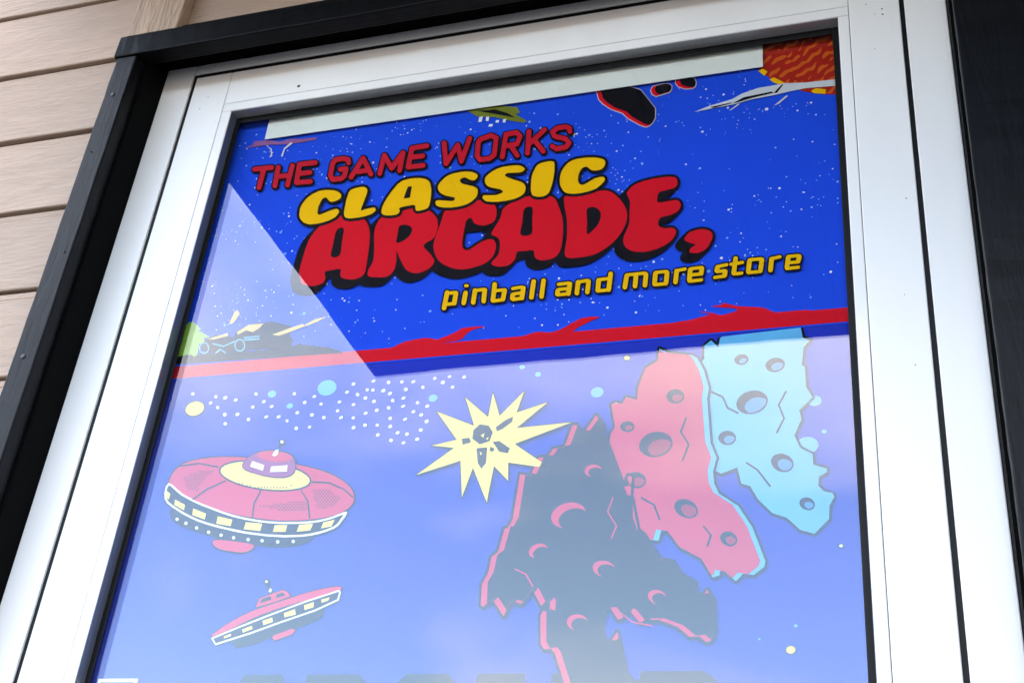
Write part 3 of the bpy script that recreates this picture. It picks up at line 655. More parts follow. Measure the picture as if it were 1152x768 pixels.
         [[[669,19480],[571,19476],[558,19472],[496,19414],[484,19393],[473,19429],[457,19455],[433,19471],[406,19473],[389,19462],[291,19354],[288,19360],[284,19423],[277,19441],[265,19460],[249,19475],[230,19483],[212,19483],[195,19473],[184,19457],[181,19440],[183,19339],[193,19081],[199,19057],[208,19039],[226,19020],[250,19010],[272,19012],[288,19026],[297,19058],[294,19163],[310,19180],[417,19022],[435,19010],[453,19006],[471,19010],[483,19021],[491,19037],[493,19053],[490,19075],[484,19093],[379,19255],[470,19356],[481,19371],[481,19381],[487,19342],[521,19262],[536,19240],[555,19225],[683,19165],[689,19158],[686,19153],[614,19147],[558,19190],[539,19196],[522,19194],[504,19178],[496,19152],[501,19118],[517,19089],[588,19029],[610,19017],[737,19026],[758,19036],[801,19106],[806,19122],[806,19144],[793,19179],[733,19267],[737,19270],[750,19262],[768,19259],[789,19268],[804,19293],[804,19327],[785,19402],[770,19429],[755,19442],[700,19474]],[[685,19347],[692,19347],[700,19339],[711,19304],[727,19279],[723,19274],[603,19334],[617,19344]]],
         [[[70,19494],[-79,19486],[-97,19480],[-107,19468],[-115,19441],[-122,19188],[-126,19206],[-127,19375],[-136,19404],[-156,19433],[-236,19494],[-265,19505],[-412,19465],[-429,19455],[-462,19392],[-466,19376],[-454,19148],[-442,19112],[-394,19038],[-376,19018],[-352,19007],[-219,19004],[-203,19010],[-141,19063],[-129,19081],[-125,19077],[-113,19042],[-96,19020],[-72,19005],[-45,19006],[-29,19017],[-20,19038],[-15,19165],[-14,19170],[-7,19171],[-2,19168],[78,19029],[90,19015],[108,19002],[126,18997],[144,19000],[156,19009],[168,19035],[165,19068],[158,19087],[109,19172],[112,19177],[135,19185],[148,19204],[177,19328],[177,19356],[164,19393],[109,19468],[92,19484]],[[38,19358],[60,19359],[65,19353],[55,19310],[-7,19305],[-11,19310],[-8,19354]],[[-258,19363],[-245,19363],[-234,19353],[-234,19162],[-266,19135],[-339,19137],[-348,19153],[-356,19317],[-345,19338]]],
         [[[-552,19505],[-571,19496],[-583,19475],[-613,19317],[-629,19369],[-646,19398],[-672,19419],[-700,19424],[-715,19418],[-726,19405],[-780,19279],[-785,19287],[-812,19423],[-826,19454],[-847,19476],[-872,19488],[-896,19485],[-914,19469],[-919,19452],[-920,19429],[-851,19083],[-840,19055],[-824,19033],[-803,19018],[-784,19013],[-766,19016],[-753,19026],[-681,19188],[-646,19073],[-626,19042],[-606,19026],[-582,19020],[-564,19025],[-549,19040],[-476,19417],[-480,19446],[-497,19479],[-523,19500]]],
         [[[-1127,19482],[-1308,19478],[-1326,19473],[-1339,19462],[-1346,19444],[-1349,19368],[-1354,19367],[-1372,19396],[-1394,19414],[-1419,19422],[-1438,19418],[-1455,19401],[-1533,19249],[-1610,19378],[-1625,19397],[-1643,19412],[-1660,19419],[-1679,19420],[-1693,19414],[-1706,19401],[-1711,19383],[-1730,19088],[-1727,19059],[-1715,19033],[-1697,19013],[-1671,18997],[-1646,18996],[-1625,19009],[-1616,19036],[-1607,19169],[-1562,19095],[-1544,19074],[-1523,19061],[-1499,19057],[-1479,19065],[-1465,19086],[-1457,19056],[-1442,19032],[-1421,19012],[-1400,19004],[-1377,19005],[-1359,19018],[-1351,19039],[-1347,19090],[-1323,19057],[-1307,19046],[-1287,19039],[-1080,19037],[-1058,19045],[-1043,19069],[-1043,19097],[-1056,19131],[-1078,19156],[-1108,19170],[-1236,19172],[-1239,19180],[-1238,19192],[-1101,19191],[-1084,19199],[-1073,19215],[-1069,19237],[-1074,19266],[-1087,19292],[-1109,19314],[-1139,19325],[-1234,19327],[-1235,19339],[-1231,19342],[-1071,19346],[-1048,19359],[-1039,19375],[-1037,19397],[-1041,19421],[-1050,19441],[-1064,19460],[-1083,19475],[-1103,19482]]],
         [[[-2240,19464],[-2368,19458],[-2383,19446],[-2423,19376],[-2418,19144],[-2409,19120],[-2361,19043],[-2338,19017],[-2305,19001],[-2177,18996],[-2159,19003],[-2113,19049],[-2078,19011],[-2056,19000],[-2037,18999],[-2023,19003],[-2010,19015],[-1982,19076],[-1962,19073],[-1856,19075],[-1851,19072],[-1822,19028],[-1803,19014],[-1787,19008],[-1759,19010],[-1741,19027],[-1736,19055],[-1745,19090],[-1900,19379],[-1920,19404],[-1942,19418],[-1963,19423],[-1981,19420],[-1994,19409],[-2094,19164],[-2097,19208],[-2108,19239],[-2085,19258],[-2078,19292],[-2106,19383],[-2122,19409],[-2145,19429]],[[-2242,19324],[-2216,19325],[-2200,19320],[-2186,19292],[-2189,19287],[-2259,19289],[-2273,19286],[-2291,19268],[-2296,19234],[-2286,19204],[-2269,19178],[-2251,19163],[-2222,19148],[-2241,19132],[-2295,19135],[-2302,19143],[-2303,19299],[-2289,19322]]],
         [[[-2649,19460],[-2868,19468],[-2890,19458],[-2906,19433],[-2925,19450],[-2942,19459],[-2963,19464],[-2978,19462],[-2993,19451],[-3003,19429],[-3007,19308],[-3074,19309],[-3080,19312],[-3083,19377],[-3092,19408],[-3116,19441],[-3146,19462],[-3178,19465],[-3205,19449],[-3230,19471],[-3258,19481],[-3514,19491],[-3534,19487],[-3551,19470],[-3556,19446],[-3550,19415],[-3531,19384],[-3512,19365],[-3488,19352],[-3425,19347],[-3417,19341],[-3419,19119],[-3414,19095],[-3405,19076],[-3379,19047],[-3350,19031],[-3325,19029],[-3302,19043],[-3294,19071],[-3290,19339],[-3208,19341],[-3203,19331],[-3190,19101],[-3173,19064],[-3155,19044],[-3137,19032],[-3121,19026],[-3101,19025],[-3087,19030],[-3074,19044],[-3069,19065],[-3073,19165],[-3070,19169],[-3014,19168],[-3007,19166],[-3008,19097],[-3001,19067],[-2991,19048],[-2976,19030],[-2941,19009],[-2916,19008],[-2894,19023],[-2886,19044],[-2885,19102],[-2873,19076],[-2859,19057],[-2843,19042],[-2820,19031],[-2609,19018],[-2590,19022],[-2572,19042],[-2569,19075],[-2583,19112],[-2607,19139],[-2640,19155],[-2769,19164],[-2768,19172],[-2764,19173],[-2634,19172],[-2617,19181],[-2608,19194],[-2604,19219],[-2611,19249],[-2626,19275],[-2648,19296],[-2680,19310],[-2771,19312],[-2777,19316],[-2774,19326],[-2597,19320],[-2569,19330],[-2559,19346],[-2556,19368],[-2561,19393],[-2570,19412],[-2584,19432],[-2601,19447],[-2623,19458]]],
        ]],
    ],
    'tagline_lettering': [
        ['yellow', 10, [
         [[[3353,17195],[3266,17195],[3258,17190],[3250,17181],[3245,17168],[3230,17046],[3234,17019],[3240,17007],[3251,17002],[3370,17005],[3378,17006],[3385,17014],[3387,17023],[3386,17032],[3382,17039],[3375,17045],[3281,17044],[3279,17045],[3281,17067],[3282,17072],[3285,17073],[3376,17073],[3385,17077],[3391,17085],[3405,17152],[3405,17161],[3403,17170],[3397,17182],[3379,17194]],[[3318,17154],[3352,17154],[3355,17149],[3348,17114],[3289,17114],[3288,17117],[3292,17152]]],
         [[[3185,17203],[3104,17191],[3089,17191],[3081,17186],[3076,17180],[3073,17166],[3060,17026],[3063,17012],[3071,17000],[3082,16995],[3090,16996],[3101,17002],[3106,17012],[3121,17151],[3188,17162],[3194,17165],[3200,17173],[3201,17187],[3196,17197]]],
         [[[2720,17248],[2708,17245],[2699,17232],[2692,17172],[2660,17167],[2656,17163],[2653,17154],[2655,17140],[2660,17132],[2668,17128],[2687,17127],[2677,17036],[2680,17022],[2688,17008],[2698,16999],[2787,17001],[2794,17004],[2798,17008],[2801,17017],[2801,17026],[2799,17032],[2795,17037],[2787,17042],[2732,17040],[2728,17042],[2737,17130],[2739,17133],[2799,17138],[2806,17145],[2810,17158],[2807,17167],[2804,17172],[2795,17179],[2743,17175],[2746,17212],[2745,17226],[2736,17241]]],
         [[[2985,17201],[2866,17202],[2859,17200],[2855,17197],[2846,17181],[2843,17172],[2830,17041],[2832,17024],[2843,17004],[2854,16998],[2980,16998],[2987,17000],[2999,17011],[3004,17024],[3021,17164],[3018,17178],[3011,17188],[2996,17198]],[[2944,17159],[2966,17159],[2970,17158],[2971,17156],[2958,17043],[2954,17039],[2880,17039],[2879,17044],[2892,17159]]],
         [[[2615,17168],[2525,17156],[2517,17153],[2512,17148],[2507,17140],[2497,17095],[2498,17081],[2503,17071],[2514,17056],[2522,17051],[2582,17054],[2584,17052],[2585,17047],[2582,17025],[2495,17019],[2488,17014],[2484,17004],[2487,16990],[2492,16983],[2503,16978],[2608,16984],[2616,16987],[2625,16997],[2630,17010],[2636,17060],[2633,17074],[2628,17083],[2619,17091],[2608,17096],[2555,17094],[2551,17095],[2550,17098],[2555,17117],[2630,17128],[2640,17133],[2645,17146],[2641,17160],[2637,17165],[2630,17169]]],
         [[[2338,17166],[2239,17164],[2231,17161],[2218,17147],[2213,17134],[2206,17001],[2210,16986],[2222,16967],[2228,16963],[2235,16962],[2364,16965],[2372,16967],[2376,16972],[2379,16980],[2378,16990],[2374,16999],[2363,17006],[2261,17004],[2257,17006],[2257,17009],[2258,17036],[2260,17042],[2363,17041],[2372,17045],[2379,17054],[2381,17063],[2388,17127],[2388,17136],[2386,17145],[2380,17155],[2369,17164]],[[2304,17123],[2335,17123],[2337,17119],[2332,17084],[2263,17084],[2261,17086],[2263,17119],[2267,17122]]],
         [[[2170,17167],[2101,17159],[2085,17161],[2078,17158],[2070,17148],[2068,17138],[2058,16995],[2060,16981],[2071,16966],[2079,16962],[2090,16962],[2100,16967],[2105,16976],[2107,16985],[2117,17118],[2190,17127],[2200,17136],[2201,17149],[2197,17160],[2193,17164],[2185,17168]]],
         [[[1954,17161],[1857,17162],[1849,17158],[1840,17147],[1836,17133],[1830,16999],[1832,16989],[1836,16980],[1848,16964],[1860,16960],[1983,16959],[1991,16961],[2003,16974],[2006,16987],[2013,17126],[2007,17140],[1989,17157],[1981,17161]],[[1954,17119],[1963,17118],[1956,17002],[1885,17002],[1882,17007],[1887,17118],[1889,17119]]],
         [[[1362,17214],[1350,17212],[1341,17202],[1338,17193],[1334,17145],[1226,17142],[1218,17139],[1211,17132],[1206,17119],[1204,16987],[1207,16973],[1217,16960],[1225,16953],[1233,16951],[1340,16952],[1356,16948],[1366,16950],[1374,16959],[1378,16972],[1390,17177],[1387,17192],[1383,17201],[1374,17209]],[[1314,17101],[1328,17102],[1332,17099],[1327,16997],[1322,16995],[1259,16994],[1257,17000],[1259,17098]]],
         [[[1739,17168],[1543,17167],[1531,17163],[1522,17152],[1518,17138],[1505,16995],[1508,16981],[1512,16971],[1525,16960],[1537,16958],[1548,16963],[1555,16975],[1570,17123],[1572,17125],[1619,17125],[1622,17121],[1618,16986],[1624,16972],[1634,16962],[1646,16959],[1658,16963],[1665,16972],[1668,16981],[1674,17124],[1729,17126],[1732,17122],[1726,16992],[1727,16983],[1735,16968],[1743,16961],[1755,16958],[1767,16962],[1774,16971],[1777,16982],[1783,17125],[1779,17140],[1772,17150],[1763,17156],[1755,17165]]],
         [[[588,17213],[579,17207],[574,17194],[567,16980],[570,16965],[575,16955],[585,16946],[594,16942],[602,16941],[610,16944],[617,16951],[620,16960],[627,17178],[624,17192],[617,17203],[604,17213]]],
         [[[1093,17147],[1009,17140],[1001,17144],[993,17144],[985,17141],[977,17133],[974,17118],[970,16977],[973,16962],[982,16950],[994,16942],[1006,16942],[1016,16948],[1021,16957],[1027,17097],[1088,17103],[1093,17099],[1089,16982],[1090,16968],[1099,16953],[1106,16947],[1114,16944],[1126,16944],[1137,16953],[1141,16967],[1145,17112],[1139,17127],[1130,17136],[1106,17147]]],
         [[[476,17216],[464,17209],[459,17193],[450,16979],[451,16969],[457,16957],[466,16948],[475,16944],[483,16943],[492,16946],[499,16952],[504,16963],[513,17177],[511,17191],[502,17207],[493,17213]]],
         [[[884,17138],[770,17134],[761,17128],[758,17119],[758,17110],[765,17098],[774,17092],[875,17094],[879,17094],[881,17091],[879,17067],[877,17065],[780,17065],[772,17063],[755,17048],[749,17035],[747,16988],[752,16973],[759,16964],[772,16953],[780,16951],[885,16952],[898,16946],[906,16945],[914,16947],[922,16954],[926,16968],[935,17094],[934,17103],[930,17115],[921,17126],[896,17137]],[[862,17022],[876,17020],[874,16996],[805,16994],[801,16996],[802,17019],[803,17022]]],
         [[[15,17231],[3,17223],[-2,17208],[1,16991],[2,16981],[6,16971],[18,16958],[31,16952],[160,16959],[169,16968],[173,16981],[182,17095],[181,17105],[177,17115],[164,17129],[151,17134],[58,17134],[55,17139],[54,17192],[51,17207],[46,17217],[36,17226],[27,17231]],[[101,17090],[122,17090],[125,17087],[119,17002],[60,16998],[57,16999],[55,17086],[59,17090]]],
         [[[-310,17244],[-331,17243],[-338,17237],[-341,17223],[-337,17213],[-331,17205],[-318,17199],[-296,17200],[-289,17206],[-285,17217],[-287,17227],[-294,17237]]],
         [[[333,17146],[242,17139],[234,17136],[229,17128],[228,17119],[231,17109],[238,17100],[246,17095],[341,17102],[344,17096],[343,17072],[340,17069],[253,17065],[238,17054],[231,17046],[228,17032],[228,16985],[235,16970],[252,16953],[265,16947],[355,16951],[372,16946],[384,16950],[391,16960],[394,16971],[399,17099],[398,17113],[390,17129],[379,17137],[363,17141],[354,17146]],[[336,17025],[341,17024],[339,16995],[284,16993],[283,17021]]],
         [[[-114,17168],[-186,17164],[-195,17171],[-208,17175],[-221,17171],[-228,17162],[-230,17152],[-232,16988],[-229,16973],[-217,16958],[-204,16951],[-191,16951],[-181,16959],[-177,16968],[-174,17117],[-172,17120],[-168,17120],[-113,17123],[-112,17119],[-110,16994],[-107,16979],[-96,16964],[-82,16956],[-74,16955],[-66,16958],[-56,16969],[-54,16983],[-57,17137],[-65,17152],[-75,17161],[-97,17168]]],
         [[[-552,17185],[-560,17180],[-567,17166],[-577,16949],[-573,16934],[-566,16924],[-557,16917],[-548,16913],[-535,16914],[-523,16924],[-521,16934],[-519,16967],[-516,16970],[-444,16971],[-426,16966],[-418,16968],[-410,16974],[-405,16988],[-401,17123],[-403,17138],[-410,17150],[-420,17159],[-434,17165],[-511,17164],[-515,17165],[-521,17173],[-530,17181],[-539,17185]],[[-464,17120],[-460,17120],[-458,17115],[-462,17016],[-515,17015],[-516,17020],[-511,17116],[-509,17119]]],
         [[[-325,17154],[-333,17149],[-340,17135],[-348,16996],[-346,16982],[-340,16971],[-332,16963],[-319,16957],[-310,16956],[-302,16960],[-296,16966],[-292,16976],[-283,17114],[-286,17129],[-294,17142],[-308,17153]]],
        ]],
        ['black', 9, [
         [[[3372,17216],[3262,17215],[3249,17208],[3236,17193],[3229,17174],[3214,17048],[3219,17012],[3229,16992],[3239,16985],[3250,16982],[3373,16985],[3388,16989],[3397,16999],[3402,17012],[3404,17025],[3401,17039],[3392,17058],[3403,17070],[3409,17083],[3421,17145],[3421,17164],[3416,17182],[3408,17196],[3387,17212]]],
         [[[3174,17223],[3086,17211],[3071,17203],[3062,17191],[3056,17173],[3043,17028],[3049,17001],[3064,16983],[3078,16976],[3093,16975],[3108,16982],[3119,16997],[3123,17014],[3136,17132],[3195,17142],[3206,17149],[3213,17159],[3218,17180],[3212,17204],[3196,17220]]],
         [[[2709,17268],[2695,17260],[2686,17247],[2675,17191],[2660,17189],[2645,17182],[2634,17189],[2623,17191],[2521,17177],[2508,17172],[2498,17163],[2491,17146],[2480,17092],[2485,17069],[2501,17044],[2477,17030],[2470,17020],[2467,17006],[2471,16983],[2485,16965],[2496,16959],[2507,16958],[2612,16964],[2627,16970],[2640,16986],[2645,16999],[2653,17058],[2646,17086],[2630,17106],[2653,17114],[2666,17106],[2660,17043],[2663,17020],[2679,16990],[2698,16978],[2795,16982],[2807,16989],[2817,17007],[2821,17008],[2835,16986],[2850,16978],[2983,16978],[2998,16984],[3016,17004],[3021,17022],[3038,17162],[3033,17185],[3019,17205],[3000,17218],[2989,17221],[2859,17222],[2844,17214],[2833,17196],[2825,17166],[2817,17185],[2803,17197],[2762,17201],[2761,17229],[2750,17251],[2732,17266]],[[2924,17139],[2948,17139],[2952,17136],[2943,17063],[2940,17060],[2899,17060],[2906,17137]],[[2820,17129],[2813,17047],[2787,17063],[2750,17062],[2747,17064],[2754,17113],[2803,17118]]],
         [[[2353,17187],[2235,17185],[2223,17181],[2212,17171],[2196,17185],[2177,17190],[2100,17181],[2081,17182],[2066,17175],[2056,17162],[2050,17144],[2040,16997],[2048,16967],[2060,16952],[2075,16942],[2095,16941],[2110,16948],[2119,16960],[2124,16974],[2133,17097],[2190,17106],[2194,17104],[2190,16993],[2197,16974],[2215,16949],[2236,16941],[2368,16944],[2383,16951],[2393,16965],[2396,16987],[2389,17007],[2375,17022],[2389,17034],[2397,17052],[2405,17134],[2399,17157],[2388,17173],[2372,17184]]],
         [[[1973,17182],[1852,17183],[1837,17176],[1826,17162],[1818,17140],[1813,17001],[1818,16977],[1837,16949],[1849,16941],[1860,16939],[1987,16938],[2003,16944],[2017,16959],[2023,16981],[2030,17128],[2023,17148],[2012,17162],[1992,17178]],[[1935,17098],[1943,17097],[1944,17092],[1939,17023],[1900,17023],[1904,17097]]],
         [[[1349,17235],[1333,17227],[1324,17214],[1317,17166],[1217,17162],[1201,17154],[1192,17139],[1188,17121],[1187,16985],[1194,16961],[1214,16938],[1234,16930],[1337,16931],[1361,16926],[1377,16931],[1391,16947],[1395,16966],[1407,17185],[1401,17204],[1385,17224],[1369,17234]],[[1301,17079],[1312,17078],[1310,17017],[1277,17015],[1277,17078]]],
         [[[1719,17190],[1538,17189],[1518,17181],[1507,17166],[1501,17150],[1488,17001],[1490,16978],[1501,16957],[1518,16942],[1534,16937],[1549,16939],[1565,16951],[1574,16973],[1586,17097],[1589,17103],[1601,17103],[1603,17100],[1599,16998],[1603,16974],[1615,16955],[1631,16942],[1651,16938],[1667,16944],[1679,16956],[1685,16974],[1691,17101],[1695,17104],[1710,17104],[1713,17101],[1708,16994],[1713,16971],[1727,16951],[1744,16940],[1764,16938],[1783,16948],[1791,16962],[1794,16975],[1801,17118],[1799,17134],[1787,17161],[1762,17183],[1746,17189]]],
         [[[586,17236],[564,17223],[555,17201],[549,16982],[552,16963],[562,16943],[579,16927],[596,16921],[612,16921],[624,16927],[634,16939],[639,16953],[646,17175],[640,17200],[629,17218],[611,17232]]],
         [[[478,17239],[454,17230],[445,17218],[440,17204],[431,16986],[434,16967],[443,16947],[459,16931],[477,16923],[493,16922],[505,16927],[516,16938],[521,16952],[532,17174],[529,17194],[517,17216],[502,17231]]],
         [[[1080,17168],[1012,17162],[991,17166],[975,17162],[965,17152],[958,17139],[955,17105],[932,17140],[920,17149],[895,17159],[757,17153],[745,17143],[739,17126],[742,17102],[755,17082],[754,17076],[737,17060],[730,17042],[729,16990],[736,16966],[758,16940],[778,16930],[883,16931],[899,16925],[915,16925],[931,16932],[942,16948],[949,17020],[952,17012],[953,16969],[963,16945],[975,16931],[988,16923],[1004,16920],[1016,16922],[1031,16932],[1040,16955],[1045,17076],[1070,17079],[1073,17078],[1073,17073],[1071,16979],[1077,16955],[1087,16940],[1103,16927],[1124,16922],[1139,16926],[1154,16942],[1159,16960],[1163,17114],[1154,17136],[1137,17155],[1108,17167]]],
         [[[4,17252],[-14,17239],[-21,17215],[-18,16993],[-10,16964],[7,16943],[33,16931],[158,16936],[171,16939],[185,16952],[192,16970],[201,17088],[199,17108],[193,17123],[175,17144],[157,17154],[77,17156],[74,17161],[71,17204],[58,17230],[34,17250]],[[85,17068],[104,17066],[100,17023],[78,17021],[75,17026],[75,17064]]],
         [[[-330,17266],[-350,17259],[-360,17240],[-359,17220],[-354,17205],[-342,17190],[-324,17177],[-345,17170],[-359,17147],[-368,16998],[-364,16979],[-353,16958],[-335,16942],[-316,16935],[-291,16939],[-275,16959],[-264,17107],[-268,17132],[-278,17152],[-292,17166],[-313,17176],[-290,17178],[-277,17184],[-269,17195],[-266,17214],[-271,17235],[-286,17255],[-304,17265]]],
         [[[339,17168],[232,17160],[219,17153],[211,17140],[208,17126],[212,17106],[221,17091],[233,17080],[218,17067],[210,17049],[209,16987],[222,16957],[245,16934],[267,16926],[357,16929],[378,16925],[398,16933],[409,16948],[412,16964],[418,17097],[416,17116],[406,17136],[390,17153],[377,17160]]],
         [[[-104,17191],[-184,17187],[-198,17194],[-215,17197],[-231,17192],[-245,17178],[-250,17159],[-252,16990],[-242,16961],[-224,16939],[-206,16930],[-189,16929],[-173,16935],[-161,16949],[-157,16966],[-155,17095],[-149,17099],[-131,17097],[-129,16991],[-123,16971],[-114,16956],[-93,16939],[-71,16933],[-51,16940],[-40,16953],[-35,16976],[-39,17140],[-49,17160],[-64,17176],[-78,17185]]],
         [[[-547,17208],[-572,17201],[-586,17178],[-597,16956],[-594,16937],[-583,16916],[-568,16901],[-549,16892],[-528,16892],[-512,16901],[-503,16917],[-500,16946],[-497,16948],[-446,16949],[-419,16944],[-403,16950],[-394,16958],[-385,16981],[-381,17116],[-383,17135],[-389,17151],[-401,17167],[-418,17180],[-441,17188],[-505,17187],[-525,17200]],[[-492,17094],[-485,17097],[-479,17093],[-481,17040],[-491,17037],[-495,17041]]],
        ]],
    ],
    'flame_wisps': [
        ['red', 2, [
         [[[2581,16683],[2572,16657],[2477,16654],[2466,16650],[2521,16636],[2719,16597],[2739,16581],[2728,16567],[2683,16552],[2595,16533],[2559,16531],[2480,16566],[2354,16598],[2340,16598],[2337,16597],[2448,16561],[2451,16557],[2434,16545],[2244,16505],[2113,16496],[2000,16479],[1899,16438],[1897,16432],[1912,16426],[2282,16426],[3533,16441],[3544,16446],[3456,16500],[3301,16505],[3127,16503],[3064,16536],[3010,16574],[2893,16599],[2779,16617],[2719,16632]]],
         [[[1173,16660],[1065,16653],[974,16608],[884,16553],[807,16520],[738,16504],[663,16513],[596,16528],[546,16523],[418,16490],[233,16430],[247,16426],[1038,16424],[1026,16429],[991,16435],[776,16456],[977,16491],[1006,16510],[1029,16534],[1153,16595],[1234,16626],[1266,16644],[1258,16650]]],
         [[[-76,16663],[-144,16668],[-296,16667],[-331,16652],[-364,16625],[-474,16579],[-591,16543],[-707,16578],[-840,16573],[-977,16553],[-1068,16517],[-1137,16474],[-1241,16439],[-1239,16433],[-195,16428],[-191,16431],[-218,16450],[-393,16477],[-494,16486],[-518,16492],[-313,16507],[-271,16542],[-248,16581],[-211,16610],[-161,16634],[-29,16658]]],
        ]],
    ],
    'planet': [
        ['planet', 2, [
         [[[3017,20340],[3881,20286],[3843,19351],[3690,19386],[3493,19463],[3294,19593],[3137,19714],[3035,19838],[2967,19946]]],
        ]],
        ['orange', 3, [
         [[[3830,20272],[3814,20255],[3769,20265],[3718,20245],[3683,20249],[3667,20244],[3652,20228],[3604,20162],[3594,20157],[3564,20154],[3543,20134],[3521,20095],[3496,20029],[3494,20015],[3504,20010],[3514,20016],[3577,20106],[3593,20118],[3618,20122],[3633,20129],[3691,20194],[3706,20199],[3736,20189],[3762,20197],[3787,20216],[3814,20243],[3852,20267],[3850,20272]]],
         [[[3583,20290],[3572,20262],[3572,20254],[3576,20247],[3592,20256],[3611,20282],[3608,20288]]],
         [[[3445,20297],[3404,20257],[3383,20242],[3367,20239],[3337,20247],[3317,20237],[3301,20219],[3283,20187],[3279,20174],[3281,20159],[3289,20152],[3299,20151],[3356,20190],[3397,20185],[3417,20196],[3437,20219],[3449,20245],[3456,20280],[3456,20289]]],
         [[[3287,20308],[3256,20310],[3230,20291],[3214,20285],[3184,20293],[3167,20290],[3149,20280],[3105,20240],[3058,20211],[3034,20189],[3004,20152],[2995,20081],[3000,20081],[3094,20175],[3183,20237],[3203,20244],[3239,20231],[3255,20238],[3275,20268]]],
         [[[3511,20262],[3500,20251],[3490,20229],[3476,20161],[3447,20110],[3451,20097],[3461,20099],[3467,20106],[3487,20166],[3529,20235],[3530,20250],[3526,20258]]],
         [[[3856,20188],[3831,20188],[3821,20183],[3786,20131],[3781,20118],[3783,20111],[3799,20107],[3839,20134],[3865,20143],[3866,20185]]],
         [[[3044,20324],[3029,20324],[3025,20320],[3020,20278],[3023,20275],[3073,20317],[3070,20322]]],
         [[[3713,20107],[3651,20042],[3610,20034],[3595,20023],[3532,19930],[3522,19925],[3497,19928],[3481,19923],[3430,19873],[3414,19863],[3379,19859],[3328,19834],[3293,19829],[3272,19812],[3231,19767],[3222,19755],[3219,19742],[3224,19734],[3235,19727],[3260,19728],[3281,19744],[3327,19791],[3357,19792],[3403,19814],[3438,19822],[3510,19884],[3556,19895],[3571,19911],[3624,19982],[3639,19990],[3669,19990],[3685,20003],[3701,20036]]],
         [[[3223,20179],[3208,20167],[3206,20160],[3207,20151],[3222,20149],[3239,20160],[3241,20167],[3239,20175]]],
         [[[3856,20040],[3810,20018],[3776,20032],[3766,20031],[3750,20023],[3736,20008],[3722,19983],[3711,19950],[3712,19930],[3722,19924],[3732,19927],[3794,19983],[3804,19983],[3828,19969],[3848,19976],[3859,19989]]],
         [[[3369,20098],[3333,20059],[3317,20048],[3287,20068],[3272,20070],[3190,20046],[3174,20029],[3143,19981],[3137,19968],[3136,19954],[3142,19947],[3158,19949],[3214,19991],[3260,20003],[3312,20037],[3332,20023],[3342,20022],[3353,20031],[3369,20063],[3380,20096]]],
         [[[3444,20040],[3429,20035],[3413,20022],[3371,19966],[3361,19966],[3341,19980],[3331,19980],[3296,19957],[3289,19945],[3289,19937],[3300,19926],[3315,19922],[3335,19928],[3366,19949],[3391,19944],[3406,19950],[3463,20008],[3464,20022]]],
         [[[3119,20094],[3094,20076],[3030,20004],[2980,19965],[2978,19950],[2996,19919],[3044,19959],[3124,20049],[3136,20068],[3139,20081],[3134,20095]]],
         [[[3816,19930],[3806,19919],[3798,19904],[3791,19878],[3792,19870],[3805,19877],[3834,19904],[3837,19910],[3836,19918],[3831,19926]]],
         [[[3646,19896],[3584,19821],[3568,19812],[3528,19808],[3511,19795],[3467,19750],[3417,19738],[3405,19726],[3403,19713],[3405,19705],[3410,19698],[3420,19696],[3456,19707],[3486,19709],[3501,19718],[3552,19764],[3567,19767],[3592,19764],[3607,19772],[3620,19787],[3630,19806]]],
         [[[3768,19834],[3743,19820],[3703,19828],[3678,19810],[3666,19792],[3656,19766],[3648,19726],[3650,19709],[3655,19708],[3665,19714],[3727,19780],[3762,19793],[3772,19815]]],
         [[[3847,19813],[3790,19750],[3765,19744],[3750,19731],[3734,19703],[3721,19657],[3681,19614],[3666,19607],[3637,19613],[3622,19610],[3602,19598],[3566,19567],[3536,19563],[3491,19538],[3461,19548],[3451,19548],[3436,19537],[3426,19521],[3460,19499],[3480,19510],[3515,19504],[3530,19510],[3560,19536],[3600,19535],[3655,19559],[3684,19555],[3694,19558],[3709,19584],[3724,19657],[3778,19706],[3818,19717],[3846,19742],[3849,19748]]],
         [[[3218,19883],[3177,19858],[3130,19840],[3114,19818],[3099,19778],[3119,19753],[3160,19792],[3191,19801],[3201,19809],[3219,19832],[3231,19858],[3233,19882]]],
         [[[3059,19865],[3037,19855],[3059,19826],[3064,19823],[3074,19840],[3075,19854],[3073,19861]]],
         [[[3575,19686],[3554,19665],[3543,19644],[3540,19631],[3548,19631],[3575,19665],[3582,19678]]],
         [[[3844,19633],[3795,19617],[3761,19588],[3732,19539],[3724,19513],[3726,19499],[3736,19495],[3751,19502],[3807,19565],[3841,19586]]],
         [[[3335,19686],[3325,19681],[3271,19628],[3298,19605],[3303,19606],[3318,19623],[3330,19644],[3337,19670]]],
         [[[3399,19652],[3389,19643],[3373,19617],[3354,19571],[3357,19566],[3372,19556],[3412,19615],[3417,19634],[3414,19645]]],
         [[[3473,19631],[3463,19625],[3461,19619],[3466,19611],[3475,19609],[3484,19614],[3487,19621],[3484,19628]]],
         [[[3839,19498],[3824,19484],[3767,19411],[3752,19405],[3723,19401],[3718,19394],[3712,19394],[3790,19376],[3795,19378],[3836,19451]]],
         [[[3682,19496],[3665,19484],[3658,19472],[3658,19465],[3666,19464],[3682,19474],[3690,19486]]],
        ]],
        ['yellow', 4, [
         [[[2982,19880],[3036,19901],[3088,19843],[3050,19787],[3028,19817]]],
         [[[3109,19719],[3160,19741],[3283,19632],[3271,19594],[3159,19656]]],
         [[[3570,19454],[3627,19483],[3736,19444],[3723,19379],[3602,19411]]],
        ]],
    ],
    'dart_ship': [
        ['silver', 5, [
         [[[2241,19375],[2420,19439],[2675,19491],[2791,19556],[2975,19608],[3158,19616],[3272,19625],[3519,19590],[3852,19574],[3848,19477],[3516,19504],[3337,19489],[3178,19467],[2905,19448],[2699,19409],[2467,19393]]],
